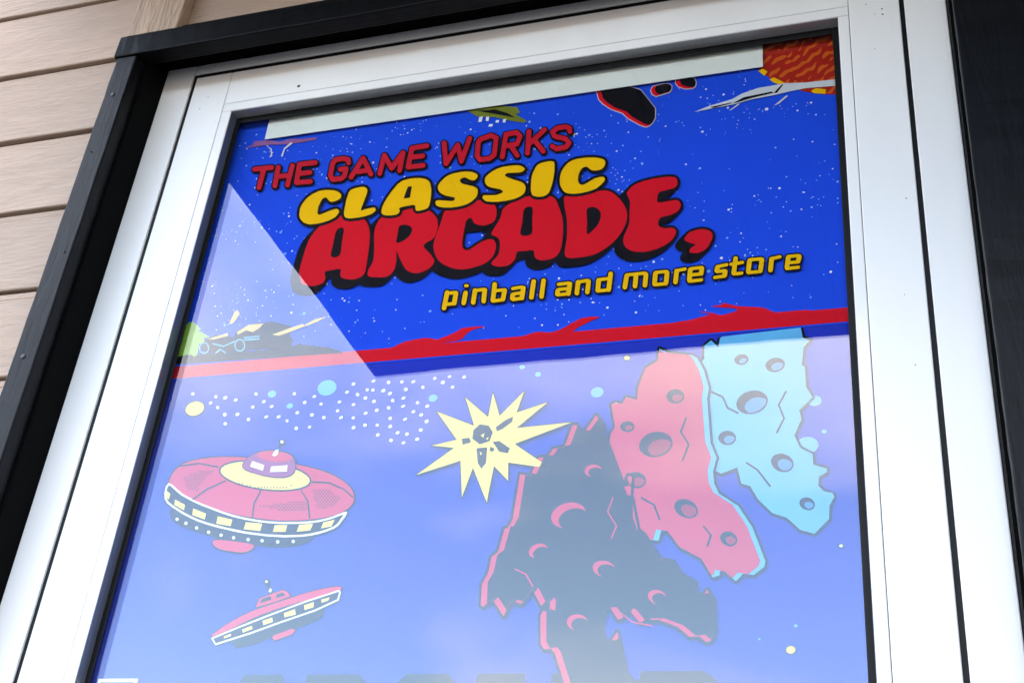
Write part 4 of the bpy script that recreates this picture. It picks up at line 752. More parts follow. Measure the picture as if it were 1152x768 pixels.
         [[[3153,19304],[3290,19431],[3317,19426],[3210,19324]]],
         [[[2641,19321],[2745,19404],[2772,19405],[2676,19330]]],
        ]],
        ['black', 6, [
         [[[2689,19426],[2814,19496],[3134,19522],[3156,19499],[2905,19466],[2722,19426]]],
         [[[3156,19499],[3249,19611],[3267,19608],[3190,19489]]],
         [[[2421,19414],[2675,19441],[2675,19429],[2467,19393]]],
        ]],
    ],
    'moon_ridge': [
        ['black', 3, [
         [[[-4489,16514],[-3916,16623],[-3831,16637],[-3790,16641],[-3759,16638],[-3736,16639],[-3678,16601],[-3639,16634],[-3595,16642],[-3552,16641],[-3488,16640],[-3434,16640],[-3394,16641],[-3320,16643],[-3255,16632],[-3167,16636],[-3116,16624],[-3047,16632],[-2979,16620],[-2928,16614],[-2897,16607],[-2828,16627],[-2757,16604],[-2698,16622],[-2625,16618],[-2545,16616],[-2490,16620],[-2428,16638],[-2377,16630],[-2342,16643],[-2297,16658],[-2242,16627],[-2205,16631],[-2166,16614],[-2134,16621],[-2059,16588],[-2042,16596],[-1976,16579],[-1917,16572],[-1881,16554],[-1823,16525],[-1795,16525],[-1743,16491],[-1738,16469],[-1748,16477],[-1763,16471],[-1748,16466],[-1741,16479],[-1784,16478],[-3915,16522]]],
        ]],
        ['green', 2, [
         [[[-3978,16635],[-3955,17000],[-3881,17117],[-3819,17111],[-3684,16988],[-3727,16983],[-3536,16866],[-3623,16859],[-3541,16790],[-3663,16787],[-3647,16604],[-3909,16599]]],
        ]],
        ['black', 4, [
         [[[-3608,16685],[-3600,16827],[-3454,16888],[-3208,16833],[-3186,16922],[-2985,16993],[-2730,17003],[-2455,16908],[-2456,16774],[-2387,16707],[-2423,16614],[-2819,16631],[-3047,16632],[-3331,16620]]],
        ]],
        ['tan', 5, [
         [[[-3553,16837],[-3364,16879],[-3296,16897],[-3285,16853],[-3467,16823]]],
         [[[-3171,16896],[-3041,16984],[-2840,16984],[-2883,16922],[-2959,16875],[-3053,16909],[-3156,16859]]],
         [[[-2689,16812],[-2478,16880],[-2318,16924],[-2269,16889],[-2440,16832],[-2599,16788]]],
         [[[-3309,17042],[-3278,17193],[-3240,17220],[-3195,17153],[-3244,17051],[-3280,17018]]],
         [[[-2299,16898],[-2160,16974],[-2012,16994],[-2125,16934],[-2255,16888]]],
        ]],
        ['cyan', 6, [
         [[[-2903,16813],[-3059,16812],[-3065,16809],[-3066,16805],[-3063,16799],[-3054,16794],[-2857,16796],[-2850,16798],[-2849,16803],[-2856,16812]]],
         [[[-2891,16778],[-3047,16781],[-3051,16780],[-3053,16774],[-3051,16768],[-3043,16763],[-2849,16759],[-2841,16763],[-2841,16768],[-2848,16776]]],
         [[[-3130,16792],[-3151,16781],[-3164,16759],[-3175,16771],[-3182,16773],[-3311,16717],[-3468,16771],[-3473,16770],[-3476,16765],[-3475,16760],[-3468,16754],[-3307,16699],[-3173,16755],[-3169,16759],[-3166,16755],[-3168,16730],[-3165,16705],[-3155,16680],[-3141,16657],[-3122,16636],[-3100,16621],[-3079,16613],[-3060,16611],[-3046,16614],[-3034,16622],[-3020,16643],[-3015,16676],[-3023,16711],[-3043,16748],[-3069,16774],[-3096,16789]],[[-3117,16775],[-3092,16770],[-3068,16755],[-3049,16734],[-3034,16703],[-3030,16673],[-3036,16650],[-3051,16634],[-3068,16629],[-3093,16634],[-3113,16646],[-3133,16668],[-3147,16694],[-3153,16724],[-3150,16748],[-3138,16766]]],
         [[[-3599,16797],[-3622,16791],[-3639,16771],[-3645,16742],[-3639,16711],[-3625,16680],[-3601,16652],[-3573,16633],[-3547,16626],[-3524,16631],[-3506,16649],[-3498,16678],[-3502,16708],[-3515,16739],[-3539,16770],[-3569,16790]],[[-3604,16778],[-3580,16778],[-3558,16767],[-3536,16746],[-3520,16720],[-3514,16694],[-3516,16670],[-3529,16651],[-3547,16644],[-3567,16647],[-3589,16659],[-3608,16679],[-3621,16700],[-3628,16725],[-3629,16745],[-3622,16764]]],
         [[[-3350,16680],[-3396,16634],[-3398,16624],[-3393,16619],[-3387,16616],[-3383,16618],[-3341,16660],[-3261,16607],[-3256,16604],[-3251,16605],[-3249,16610],[-3255,16620]]],
        ]],
    ],
    'scout_ship': [
        ['violet', 4, [
         [[[-3738,19836],[-3630,19866],[-3610,19929],[-3412,19914],[-3218,19849],[-3066,19876],[-2904,19848],[-2680,19836],[-2695,19799],[-2892,19789],[-3116,19792],[-3395,19831],[-3553,19826]]],
        ]],
        ['silver', 5, [
         [[[-3409,19815],[-3320,19748],[-3286,19619],[-3322,19599],[-3312,19655],[-3340,19743]]],
         [[[-3054,19816],[-3137,19730],[-3154,19598],[-3128,19578],[-3120,19701],[-3026,19790]]],
        ]],
    ],
    'supply_ship': [
        ['olive', 4, [
         [[[-585,19983],[-338,19964],[35,19857],[84,19759],[26,19745],[188,19603],[140,19587],[-65,19661],[-234,19741],[-483,19799],[-618,19912]]],
        ]],
        ['black', 5, [
         [[[-493,19890],[-247,19870],[-77,19776],[32,19681],[-72,19725],[-239,19793]]],
        ]],
        ['white', 5, [
         [[[-450,19780],[-400,19784],[-410,19697],[-451,19699]]],
         [[[-358,19768],[-316,19761],[-319,19693],[-354,19700]]],
         [[[-303,19640],[-252,19631],[-259,19595],[-309,19599]]],
         [[[-218,19688],[-177,19681],[-184,19644],[-224,19652]]],
         [[[-128,19684],[-88,19690],[-92,19628],[-127,19634]]],
        ]],
    ],
    'dark_rock': [
        ['rim', 3, [
         [[[1321,20008],[1229,20006],[1107,20048],[1045,20026],[1041,20015],[1030,19930],[1069,19784],[1126,19700],[1235,19595],[1377,19507],[1449,19411],[1604,19277],[1678,19237],[1720,19252],[1760,19292],[1789,19366],[1786,19516],[1782,19528],[1594,19854],[1339,20006]]],
        ]],
        ['red', 4, [
         [[[1335,19994],[1230,19991],[1108,20034],[1052,20013],[1041,19928],[1079,19788],[1133,19710],[1241,19605],[1384,19517],[1453,19424],[1608,19289],[1677,19251],[1713,19264],[1752,19301],[1779,19373],[1776,19518],[1591,19842]]],
        ]],
        ['black', 5, [
         [[[1335,19994],[1230,19991],[1117,20031],[1104,20026],[1090,19942],[1130,19798],[1182,19722],[1288,19618],[1431,19530],[1503,19434],[1654,19302],[1715,19268],[1719,19270],[1752,19301],[1779,19373],[1774,19521],[1591,19841]]],
        ]],
        ['rim', 3, [
         [[[1867,19902],[1728,19888],[1701,19819],[1726,19741],[1779,19697],[1944,19734],[1971,19779],[1973,19841],[1935,19889]]],
        ]],
        ['red', 4, [
         [[[1880,19889],[1735,19876],[1712,19817],[1732,19751],[1778,19711],[1937,19746],[1961,19787],[1963,19837],[1932,19876]]],
        ]],
        ['black', 5, [
         [[[1880,19889],[1780,19878],[1761,19831],[1781,19763],[1825,19725],[1939,19750],[1961,19787],[1963,19837],[1932,19876]]],
        ]],
        ['rim', 3, [
         [[[2050,20008],[2002,19958],[1998,19947],[2005,19861],[2040,19803],[2124,19750],[2217,19742],[2253,19767],[2264,19833],[2241,19917]]],
        ]],
        ['red', 4, [
         [[[2055,19994],[2009,19945],[2014,19865],[2046,19813],[2123,19764],[2212,19756],[2244,19775],[2254,19835],[2235,19907]]],
        ]],
        ['black', 5, [
         [[[2076,19978],[2058,19959],[2057,19953],[2062,19878],[2092,19827],[2170,19777],[2233,19771],[2243,19775],[2254,19835],[2235,19906]]],
        ]],
    ],
    'blue_rock': [
        ['ink', 2, [
         [[[3393,16296],[2538,16261],[2524,16203],[2483,16256],[2452,16256],[2378,16193],[2374,16028],[2317,15959],[2311,15944],[2294,15756],[2309,15714],[2317,15703],[2331,15697],[2372,15695],[2375,15678],[2332,15649],[2291,15668],[2273,15665],[2263,15651],[2242,15580],[2253,15556],[2325,15497],[2335,15461],[2289,15109],[2290,15094],[2301,15079],[2377,15015],[2393,14926],[2400,14912],[2485,14834],[2510,14724],[2579,14681],[2717,14729],[2753,14579],[2761,14571],[2841,14539],[2910,14405],[3047,14255],[3178,14198],[3300,14073],[3434,14026],[3450,14032],[3590,14177],[3603,14314],[3650,14411],[3629,14467],[3550,14494],[3511,14540],[3517,14609],[3580,14646],[3588,14656],[3593,14706],[3588,14720],[3579,14729],[3470,14772],[3466,14877],[3457,14887],[3348,14956],[3307,15074],[3374,15238],[3358,15333],[3481,15461],[3489,15480],[3486,15495],[3429,15605],[3423,15834],[3416,15850],[3397,15867],[3418,16041],[3476,16118],[3480,16139],[3467,16161],[3412,16191]]],
        ]],
        ['cyan', 3, [
         [[[3357,16294],[2583,16263],[2560,16251],[2543,16137],[2469,16231],[2401,16175],[2400,16015],[2335,15931],[2319,15760],[2331,15727],[2394,15723],[2403,15660],[2332,15615],[2287,15639],[2268,15578],[2349,15511],[2360,15459],[2314,15102],[2400,15028],[2417,14930],[2508,14847],[2529,14740],[2579,14708],[2732,14765],[2736,14760],[2772,14595],[2857,14559],[2929,14420],[3058,14277],[3191,14220],[3309,14096],[3435,14050],[3571,14191],[3581,14324],[3628,14412],[3613,14449],[3537,14472],[3487,14528],[3494,14624],[3565,14666],[3569,14671],[3570,14703],[3448,14752],[3445,14865],[3331,14936],[3281,15075],[3351,15245],[3332,15344],[3465,15482],[3406,15597],[3399,15825],[3397,15832],[3371,15854],[3395,16058],[3455,16136],[3389,16172],[3372,16292]]],
        ]],
        ['ink', 4, [
         [[[2873,15601],[2851,15599],[2807,15582],[2767,15553],[2741,15519],[2726,15476],[2728,15435],[2745,15394],[2776,15364],[2815,15344],[2862,15336],[2910,15341],[2953,15357],[2992,15385],[3018,15418],[3033,15462],[3033,15502],[3018,15538],[2986,15574],[2942,15596],[2899,15603]]],
        ]],
        ['cyandark', 4.5, [
         [[[2886,15585],[2855,15582],[2812,15565],[2780,15542],[2754,15509],[2742,15475],[2742,15439],[2758,15403],[2784,15377],[2819,15360],[2858,15353],[2906,15357],[2949,15374],[2980,15396],[3006,15429],[3018,15463],[3018,15498],[3003,15534],[2977,15561],[2942,15578]]],
        ]],
        ['ink', 5, [
         [[[2886,15585],[2855,15582],[2812,15565],[2780,15542],[2754,15509],[2742,15475],[2742,15439],[2758,15403],[2784,15377],[2819,15360],[2845,15357],[2819,15381],[2809,15404],[2808,15429],[2819,15459],[2837,15482],[2868,15504],[2903,15517],[2942,15520],[2976,15513],[3002,15501],[3015,15488],[3018,15493],[3003,15534],[2977,15561],[2942,15578]]],
        ]],
        ['ink', 4, [
         [[[2632,15170],[2611,15168],[2589,15160],[2567,15144],[2553,15116],[2549,15096],[2554,15072],[2568,15047],[2590,15028],[2611,15017],[2633,15012],[2663,15013],[2689,15023],[2706,15038],[2720,15060],[2723,15089],[2720,15109],[2709,15129],[2689,15150],[2663,15164]]],
        ]],
        ['cyandark', 4.5, [
         [[[2615,15152],[2592,15142],[2568,15115],[2564,15095],[2568,15075],[2577,15060],[2598,15041],[2637,15028],[2663,15031],[2693,15048],[2706,15066],[2709,15085],[2706,15105],[2697,15120],[2680,15137],[2658,15148]]],
        ]],
        ['ink', 5, [
         [[[2615,15152],[2593,15143],[2576,15129],[2568,15115],[2564,15095],[2568,15075],[2581,15055],[2594,15043],[2624,15031],[2629,15032],[2611,15048],[2603,15073],[2611,15095],[2623,15106],[2659,15114],[2689,15104],[2706,15089],[2708,15095],[2697,15120],[2680,15137],[2658,15148]]],
        ]],
        ['ink', 4, [
         [[[3104,15961],[3074,15954],[3047,15939],[3029,15919],[3017,15891],[3016,15865],[3028,15835],[3041,15819],[3063,15804],[3093,15794],[3124,15794],[3150,15801],[3175,15815],[3194,15835],[3206,15863],[3207,15889],[3201,15910],[3183,15935],[3157,15953],[3131,15960]]],
        ]],
        ['cyandark', 4.5, [
         [[[3095,15941],[3060,15926],[3039,15904],[3033,15889],[3031,15869],[3038,15848],[3050,15832],[3067,15821],[3093,15812],[3124,15812],[3146,15818],[3168,15831],[3181,15845],[3191,15865],[3193,15885],[3186,15907],[3174,15922],[3152,15936],[3130,15942]]],
        ]],
        ['ink', 5, [
         [[[3095,15941],[3056,15923],[3039,15904],[3032,15884],[3031,15869],[3038,15848],[3052,15831],[3085,15815],[3092,15817],[3076,15834],[3073,15860],[3081,15875],[3095,15888],[3112,15897],[3147,15901],[3169,15896],[3190,15879],[3193,15885],[3186,15907],[3174,15922],[3157,15934],[3130,15942]]],
        ]],
        ['ink', 4, [
         [[[3121,14886],[3096,14879],[3076,14864],[3059,14837],[3055,14804],[3061,14775],[3077,14745],[3105,14716],[3130,14701],[3163,14690],[3196,14689],[3221,14696],[3246,14714],[3262,14740],[3266,14768],[3261,14801],[3245,14831],[3221,14857],[3192,14876],[3159,14887]]],
        ]],
        ['cyandark', 4.5, [
         [[[3125,14871],[3104,14865],[3087,14852],[3073,14831],[3069,14808],[3073,14784],[3089,14753],[3110,14732],[3135,14716],[3163,14706],[3197,14706],[3217,14712],[3237,14727],[3248,14745],[3252,14768],[3247,14797],[3234,14821],[3212,14844],[3187,14860],[3158,14870]]],
        ]],
        ['ink', 5, [
         [[[3125,14871],[3104,14865],[3083,14848],[3072,14826],[3069,14808],[3073,14784],[3088,14755],[3110,14732],[3135,14716],[3163,14706],[3166,14708],[3147,14720],[3131,14737],[3120,14758],[3116,14781],[3118,14795],[3127,14809],[3145,14821],[3162,14825],[3182,14824],[3207,14816],[3228,14803],[3248,14781],[3248,14792],[3234,14821],[3209,14846],[3187,14860],[3158,14870]]],
        ]],
        ['ink', 4, [
         [[[3354,14417],[3325,14403],[3311,14382],[3309,14360],[3313,14342],[3323,14323],[3342,14303],[3378,14287],[3402,14286],[3423,14292],[3435,14301],[3448,14322],[3451,14339],[3447,14362],[3437,14381],[3422,14398],[3402,14411],[3378,14418]]],
        ]],
        ['cyandark', 4.5, [
         [[[3361,14403],[3341,14396],[3325,14377],[3325,14350],[3334,14332],[3351,14315],[3383,14301],[3403,14302],[3427,14314],[3435,14327],[3437,14340],[3434,14358],[3426,14372],[3398,14396]]],
        ]],
        ['ink', 5, [
         [[[3361,14403],[3345,14399],[3330,14386],[3322,14364],[3325,14350],[3334,14332],[3347,14318],[3367,14306],[3389,14302],[3373,14312],[3358,14331],[3354,14344],[3360,14362],[3372,14370],[3393,14371],[3421,14360],[3436,14343],[3435,14354],[3426,14372],[3413,14386],[3394,14398]]],
        ]],
        ['ink', 4, [
         [[[2768,16034],[2746,16028],[2719,16007],[2707,15982],[2706,15961],[2715,15939],[2728,15923],[2764,15907],[2786,15906],[2808,15912],[2835,15933],[2848,15958],[2848,15979],[2840,16001],[2826,16017],[2809,16028]]],
        ]],
        ['cyandark', 4.5, [
         [[[2764,16014],[2741,16005],[2727,15990],[2721,15965],[2733,15942],[2750,15929],[2782,15924],[2804,15930],[2826,15948],[2833,15975],[2822,15998],[2804,16011]]],
        ]],
        ['ink', 5, [
         [[[2764,16014],[2737,16002],[2721,15975],[2727,15948],[2737,15937],[2759,15926],[2766,15929],[2755,15941],[2753,15957],[2768,15976],[2791,15984],[2817,15980],[2831,15970],[2833,15975],[2827,15992],[2809,16009],[2791,16015]]],
        ]],
        ['ink', 4, [
         [[[2475,15634],[2466,15628],[2467,15619],[2471,15613],[2584,15543],[2631,15418],[2736,15350],[2745,15349],[2749,15354],[2749,15364],[2745,15369],[2645,15434],[2596,15562]]],
         [[[3210,15574],[3202,15568],[3129,15419],[3177,15268],[3108,15121],[3108,15112],[3116,15105],[3125,15111],[3196,15266],[3149,15418],[3218,15557],[3219,15567]]],
         [[[2825,14819],[2817,14814],[2817,14804],[2921,14718],[3032,14548],[3036,14543],[3045,14543],[3049,14547],[3049,14556],[2934,14731]]],
        ]],
    ],
    'red_rock': [
        ['ink', 6, [
         [[[1924,16208],[1909,16190],[1896,16051],[1782,15980],[1773,15966],[1702,15739],[1698,15624],[1605,15653],[1591,15652],[1578,15639],[1553,15580],[1496,15602],[1437,15574],[1428,15557],[1480,15296],[1442,15222],[1434,15082],[1480,14944],[1475,14797],[1525,14687],[1529,14562],[1577,14454],[1561,14314],[1563,14300],[1742,14070],[1804,14039],[1998,14008],[2015,14023],[2035,14109],[2064,14105],[2183,13942],[2386,13821],[2493,13636],[2503,13627],[2516,13625],[2585,13648],[2593,13659],[2597,13685],[2601,13686],[2609,13684],[2707,13591],[2719,13585],[2738,13590],[2796,13655],[2892,13641],[2999,13728],[3012,13797],[2892,14149],[2761,14373],[2580,14511],[2540,14603],[2527,14731],[2559,14877],[2499,15051],[2462,15532],[2477,15664],[2426,15876],[2353,16037],[2293,16086],[2038,16142],[1943,16206]]],
        ]],
        ['cyan', 7, [
         [[[1934,16177],[1920,16027],[1797,15953],[1727,15727],[1724,15585],[1602,15623],[1568,15544],[1502,15573],[1455,15550],[1507,15289],[1467,15210],[1460,15080],[1506,14948],[1500,14800],[1550,14691],[1554,14565],[1603,14458],[1586,14308],[1759,14088],[1812,14063],[1989,14034],[1993,14035],[2016,14138],[2076,14129],[2196,13962],[2402,13839],[2511,13650],[2571,13668],[2576,13711],[2580,13713],[2617,13708],[2723,13608],[2788,13681],[2884,13663],[2980,13742],[2990,13793],[2875,14132],[2744,14356],[2562,14494],[2515,14599],[2502,14732],[2536,14874],[2475,15043],[2437,15534],[2452,15666],[2402,15868],[2332,16022],[2280,16061],[2029,16113]]],
        ]],
        ['pinkred', 8, [
         [[[1935,16155],[1920,16027],[1797,15953],[1727,15727],[1724,15585],[1602,15620],[1568,15544],[1516,15566],[1512,15558],[1488,15566],[1455,15550],[1507,15289],[1467,15210],[1460,15080],[1506,14948],[1500,14800],[1550,14691],[1554,14565],[1603,14458],[1586,14308],[1759,14088],[1803,14067],[1937,14045],[1942,14046],[1964,14149],[2076,14129],[2196,13962],[2402,13839],[2499,13671],[2522,13678],[2527,13721],[2531,13723],[2568,13718],[2576,13712],[2617,13708],[2690,13639],[2739,13691],[2836,13673],[2931,13752],[2942,13804],[2826,14143],[2694,14367],[2511,14506],[2464,14612],[2450,14745],[2484,14887],[2423,15056],[2383,15549],[2398,15681],[2348,15883],[2277,16037],[2234,16070],[2029,16113],[1973,16129]]],
        ]],
        ['ink', 9, [
         [[[1925,15199],[1902,15198],[1853,15183],[1813,15156],[1781,15119],[1766,15075],[1767,15030],[1785,14989],[1821,14953],[1862,14930],[1916,14919],[1965,14921],[2013,14936],[2054,14962],[2083,14996],[2101,15043],[2097,15092],[2082,15128],[2051,15162],[2006,15188],[1956,15200]]],
        ]],
        ['reddark', 9.5, [
         [[[1943,15183],[1907,15181],[1858,15166],[1823,15143],[1794,15108],[1781,15069],[1782,15034],[1798,14998],[1828,14967],[1871,14945],[1911,14936],[1960,14938],[2004,14951],[2043,14976],[2072,15010],[2085,15049],[2085,15083],[2070,15119],[2040,15151],[2002,15172]]],
        ]],
        ['ink', 10, [
         [[[1943,15183],[1907,15181],[1858,15166],[1823,15143],[1794,15108],[1781,15069],[1782,15034],[1798,14998],[1828,14967],[1866,14946],[1896,14943],[1868,14969],[1857,14995],[1856,15024],[1866,15053],[1888,15080],[1924,15102],[1959,15112],[1999,15114],[2040,15105],[2085,15075],[2070,15119],[2040,15151],[2002,15172]]],
        ]],
        ['ink', 9, [
         [[[2110,15674],[2087,15673],[2065,15665],[2042,15647],[2028,15618],[2025,15598],[2030,15572],[2045,15545],[2068,15525],[2091,15513],[2114,15508],[2146,15509],[2172,15519],[2190,15534],[2204,15558],[2207,15588],[2203,15609],[2191,15631],[2169,15653],[2142,15668]]],
        ]],
        ['reddark', 9.5, [
         [[[2092,15655],[2068,15646],[2044,15617],[2040,15597],[2045,15576],[2054,15559],[2077,15539],[2118,15525],[2145,15527],[2176,15545],[2189,15564],[2192,15584],[2188,15605],[2179,15622],[2161,15640],[2138,15652]]],
        ]],
        ['ink', 10, [
         [[[2092,15655],[2070,15647],[2052,15632],[2044,15617],[2040,15597],[2045,15576],[2059,15554],[2072,15541],[2105,15528],[2110,15529],[2090,15546],[2081,15573],[2089,15596],[2102,15607],[2139,15615],[2170,15605],[2189,15588],[2190,15595],[2179,15622],[2161,15640],[2138,15652]]],
        ]],
        ['ink', 9, [
         [[[1731,14768],[1700,14761],[1681,14751],[1664,14733],[1654,14704],[1657,14670],[1668,14645],[1685,14625],[1711,14606],[1742,14594],[1773,14591],[1800,14596],[1826,14611],[1842,14631],[1850,14655],[1846,14689],[1836,14713],[1819,14733],[1793,14753],[1762,14765]]],
        ]],
        ['reddark', 9.5, [
         [[[1718,14749],[1692,14738],[1675,14717],[1669,14698],[1670,14679],[1680,14654],[1698,14634],[1719,14619],[1742,14611],[1773,14608],[1795,14612],[1814,14623],[1829,14641],[1835,14660],[1834,14680],[1824,14704],[1808,14723],[1785,14740],[1758,14749]]],
        ]],
        ['ink', 10, [
         [[[1718,14749],[1692,14738],[1677,14722],[1669,14698],[1670,14679],[1680,14654],[1696,14635],[1719,14619],[1746,14610],[1749,14612],[1722,14638],[1714,14657],[1716,14682],[1729,14698],[1746,14706],[1782,14707],[1804,14699],[1832,14675],[1834,14680],[1822,14706],[1808,14723],[1785,14740],[1758,14749]]],
        ]],
        ['ink', 9, [
         [[[2196,14453],[2183,14451],[2158,14437],[2139,14413],[2134,14380],[2140,14352],[2157,14319],[2183,14291],[2213,14270],[2252,14254],[2286,14249],[2316,14254],[2343,14269],[2360,14291],[2365,14323],[2360,14351],[2342,14384],[2317,14412],[2283,14436],[2248,14450]]],
        ]],
        ['reddark', 9.5, [
         [[[2205,14438],[2188,14435],[2167,14424],[2152,14403],[2149,14380],[2154,14356],[2169,14327],[2195,14300],[2222,14283],[2252,14270],[2286,14265],[2311,14269],[2332,14280],[2347,14301],[2350,14324],[2346,14347],[2331,14376],[2309,14400],[2279,14421],[2248,14434]]],
        ]],
        ['ink', 10, [
         [[[2205,14438],[2188,14435],[2169,14425],[2154,14407],[2149,14380],[2154,14356],[2169,14328],[2191,14304],[2222,14283],[2256,14270],[2261,14273],[2234,14291],[2217,14311],[2205,14331],[2201,14354],[2204,14368],[2214,14381],[2228,14389],[2249,14392],[2275,14389],[2305,14376],[2344,14343],[2346,14347],[2331,14376],[2309,14400],[2281,14420],[2248,14434]]],
        ]],
        ['ink', 9, [
         [[[2619,14098],[2595,14085],[2580,14064],[2576,14042],[2579,14024],[2591,13995],[2608,13976],[2624,13964],[2653,13952],[2678,13949],[2698,13953],[2719,13965],[2733,13987],[2737,14009],[2734,14031],[2723,14055],[2706,14074],[2682,14091],[2661,14099]]],
        ]],
        ['reddark', 9.5, [
         [[[2628,14084],[2607,14075],[2594,14059],[2590,14041],[2592,14028],[2603,14003],[2632,13976],[2657,13966],[2694,13968],[2711,13978],[2720,13992],[2723,14009],[2721,14027],[2711,14048],[2698,14062],[2678,14077],[2657,14084]]],
        ]],
        ['ink', 10, [
         [[[2628,14084],[2607,14075],[2594,14059],[2590,14041],[2593,14023],[2602,14005],[2618,13987],[2636,13974],[2665,13967],[2645,13981],[2630,14004],[2627,14022],[2636,14042],[2661,14051],[2678,14049],[2696,14041],[2719,14021],[2721,14027],[2711,14048],[2682,14074],[2657,14084]]],
        ]],
        ['ink', 9, [
         [[[1629,15341],[1592,15334],[1574,15321],[1564,15300],[1561,15285],[1565,15269],[1578,15247],[1597,15231],[1634,15218],[1661,15219],[1679,15225],[1697,15238],[1707,15254],[1709,15279],[1702,15300],[1680,15325],[1656,15337]]],
        ]],
        ['reddark', 9.5, [
         [[[1616,15323],[1598,15317],[1580,15298],[1577,15284],[1589,15257],[1606,15245],[1638,15235],[1670,15240],[1685,15251],[1694,15275],[1683,15301],[1652,15321]]],
        ]],
        ['ink', 10, [
         [[[1616,15323],[1587,15308],[1577,15284],[1586,15261],[1606,15245],[1620,15238],[1633,15239],[1618,15250],[1611,15266],[1616,15281],[1626,15288],[1654,15293],[1672,15289],[1691,15276],[1693,15280],[1683,15301],[1669,15313],[1652,15321]]],
        ]],
        ['ink', 9, [
         [[[2230,15348],[2221,15343],[2170,15182],[2251,15038],[2196,14871],[2196,14861],[2205,14855],[2213,14860],[2272,15036],[2192,15180],[2239,15332],[2239,15342]]],
         [[[1812,14496],[1804,14490],[1804,14481],[1809,14476],[1930,14397],[1987,14248],[1991,14244],[2000,14243],[2004,14247],[2003,14257],[1947,14408]]],
         [[[2423,14171],[2414,14166],[2414,14156],[2479,14068],[2449,13962],[2450,13957],[2459,13952],[2467,13957],[2500,14067]]],
        ]],
    ],
    'navy_rock': [
        ['ink', 10, [
         [[[1289,15464],[1170,15272],[1116,15363],[1102,15368],[1055,15366],[1037,15358],[969,15122],[965,15117],[853,15104],[804,15016],[723,15021],[705,15013],[640,14821],[540,14845],[526,14841],[519,14833],[488,14329],[452,14252],[429,14252],[414,14237],[371,13992],[316,13951],[307,13939],[288,13763],[237,13650],[253,13424],[260,13413],[295,13388],[313,13384],[326,13391],[387,13452],[506,13290],[517,13283],[530,13281],[546,13293],[596,13431],[687,13403],[702,13405],[712,13414],[782,13530],[866,13388],[881,13375],[859,13323],[885,13037],[936,12963],[949,12959],[1004,12965],[1034,12934],[1213,12492],[1226,12485],[1243,12489],[1280,12541],[1358,12417],[2014,12420],[1935,12654],[1866,12706],[1854,12707],[1826,12696],[1822,12698],[1762,12767],[1658,13171],[1643,13180],[1624,13176],[1565,13075],[1548,13075],[1544,13080],[1517,13177],[1532,13340],[1555,13340],[1616,13244],[1628,13235],[1640,13233],[1703,13250],[1733,13321],[1838,13202],[1855,13201],[1912,13229],[2015,13226],[2181,13161],[2300,13061],[2389,13065],[2449,13011],[2465,13008],[2518,13030],[2558,13132],[2544,13433],[2484,13547],[2471,13559],[2451,13557],[2411,13508],[2392,13505],[2370,13613],[2364,13626],[2238,13699],[2156,13834],[2029,13865],[1865,14120],[1815,14159],[1741,14489],[1731,14508],[1736,14728],[1718,14746],[1673,14761],[1659,14760],[1647,14748],[1627,14686],[1438,15172],[1408,15316],[1323,15456],[1307,15466]]],
        ]],
        ['pinkred', 10.6, [
         [[[1305,15431],[1186,15239],[1158,15238],[1153,15242],[1103,15333],[1060,15331],[993,15090],[874,15075],[821,14981],[728,14986],[659,14781],[548,14811],[517,14318],[472,14220],[446,14221],[442,14216],[398,13973],[336,13924],[318,13753],[267,13645],[280,13432],[305,13414],[387,13495],[522,13314],[577,13465],[689,13434],[782,13584],[886,13409],[950,13480],[972,13448],[973,13342],[970,13338],[911,13362],[888,13318],[911,13045],[951,12987],[1015,12994],[1058,12946],[1228,12518],[1232,12519],[1281,12589],[1387,12422],[1985,12427],[1915,12638],[1859,12681],[1817,12666],[1738,12755],[1640,13142],[1636,13144],[1579,13047],[1526,13051],[1489,13178],[1507,13366],[1511,13370],[1566,13368],[1639,13261],[1683,13273],[1711,13347],[1740,13351],[1845,13229],[1902,13256],[2018,13253],[2192,13185],[2308,13087],[2396,13092],[2461,13035],[2500,13051],[2533,13137],[2518,13430],[2463,13529],[2425,13483],[2374,13472],[2343,13607],[2219,13678],[2140,13811],[2012,13842],[1844,14103],[1791,14142],[1728,14420],[1747,14125],[1740,14123],[1719,14135],[1648,14343],[1626,14552],[1627,14609],[1409,15169],[1380,15308]]],
         [[[1674,14729],[1635,14609],[1672,14521],[1702,14513],[1709,14716]]],
        ]],
        ['ink', 11, [
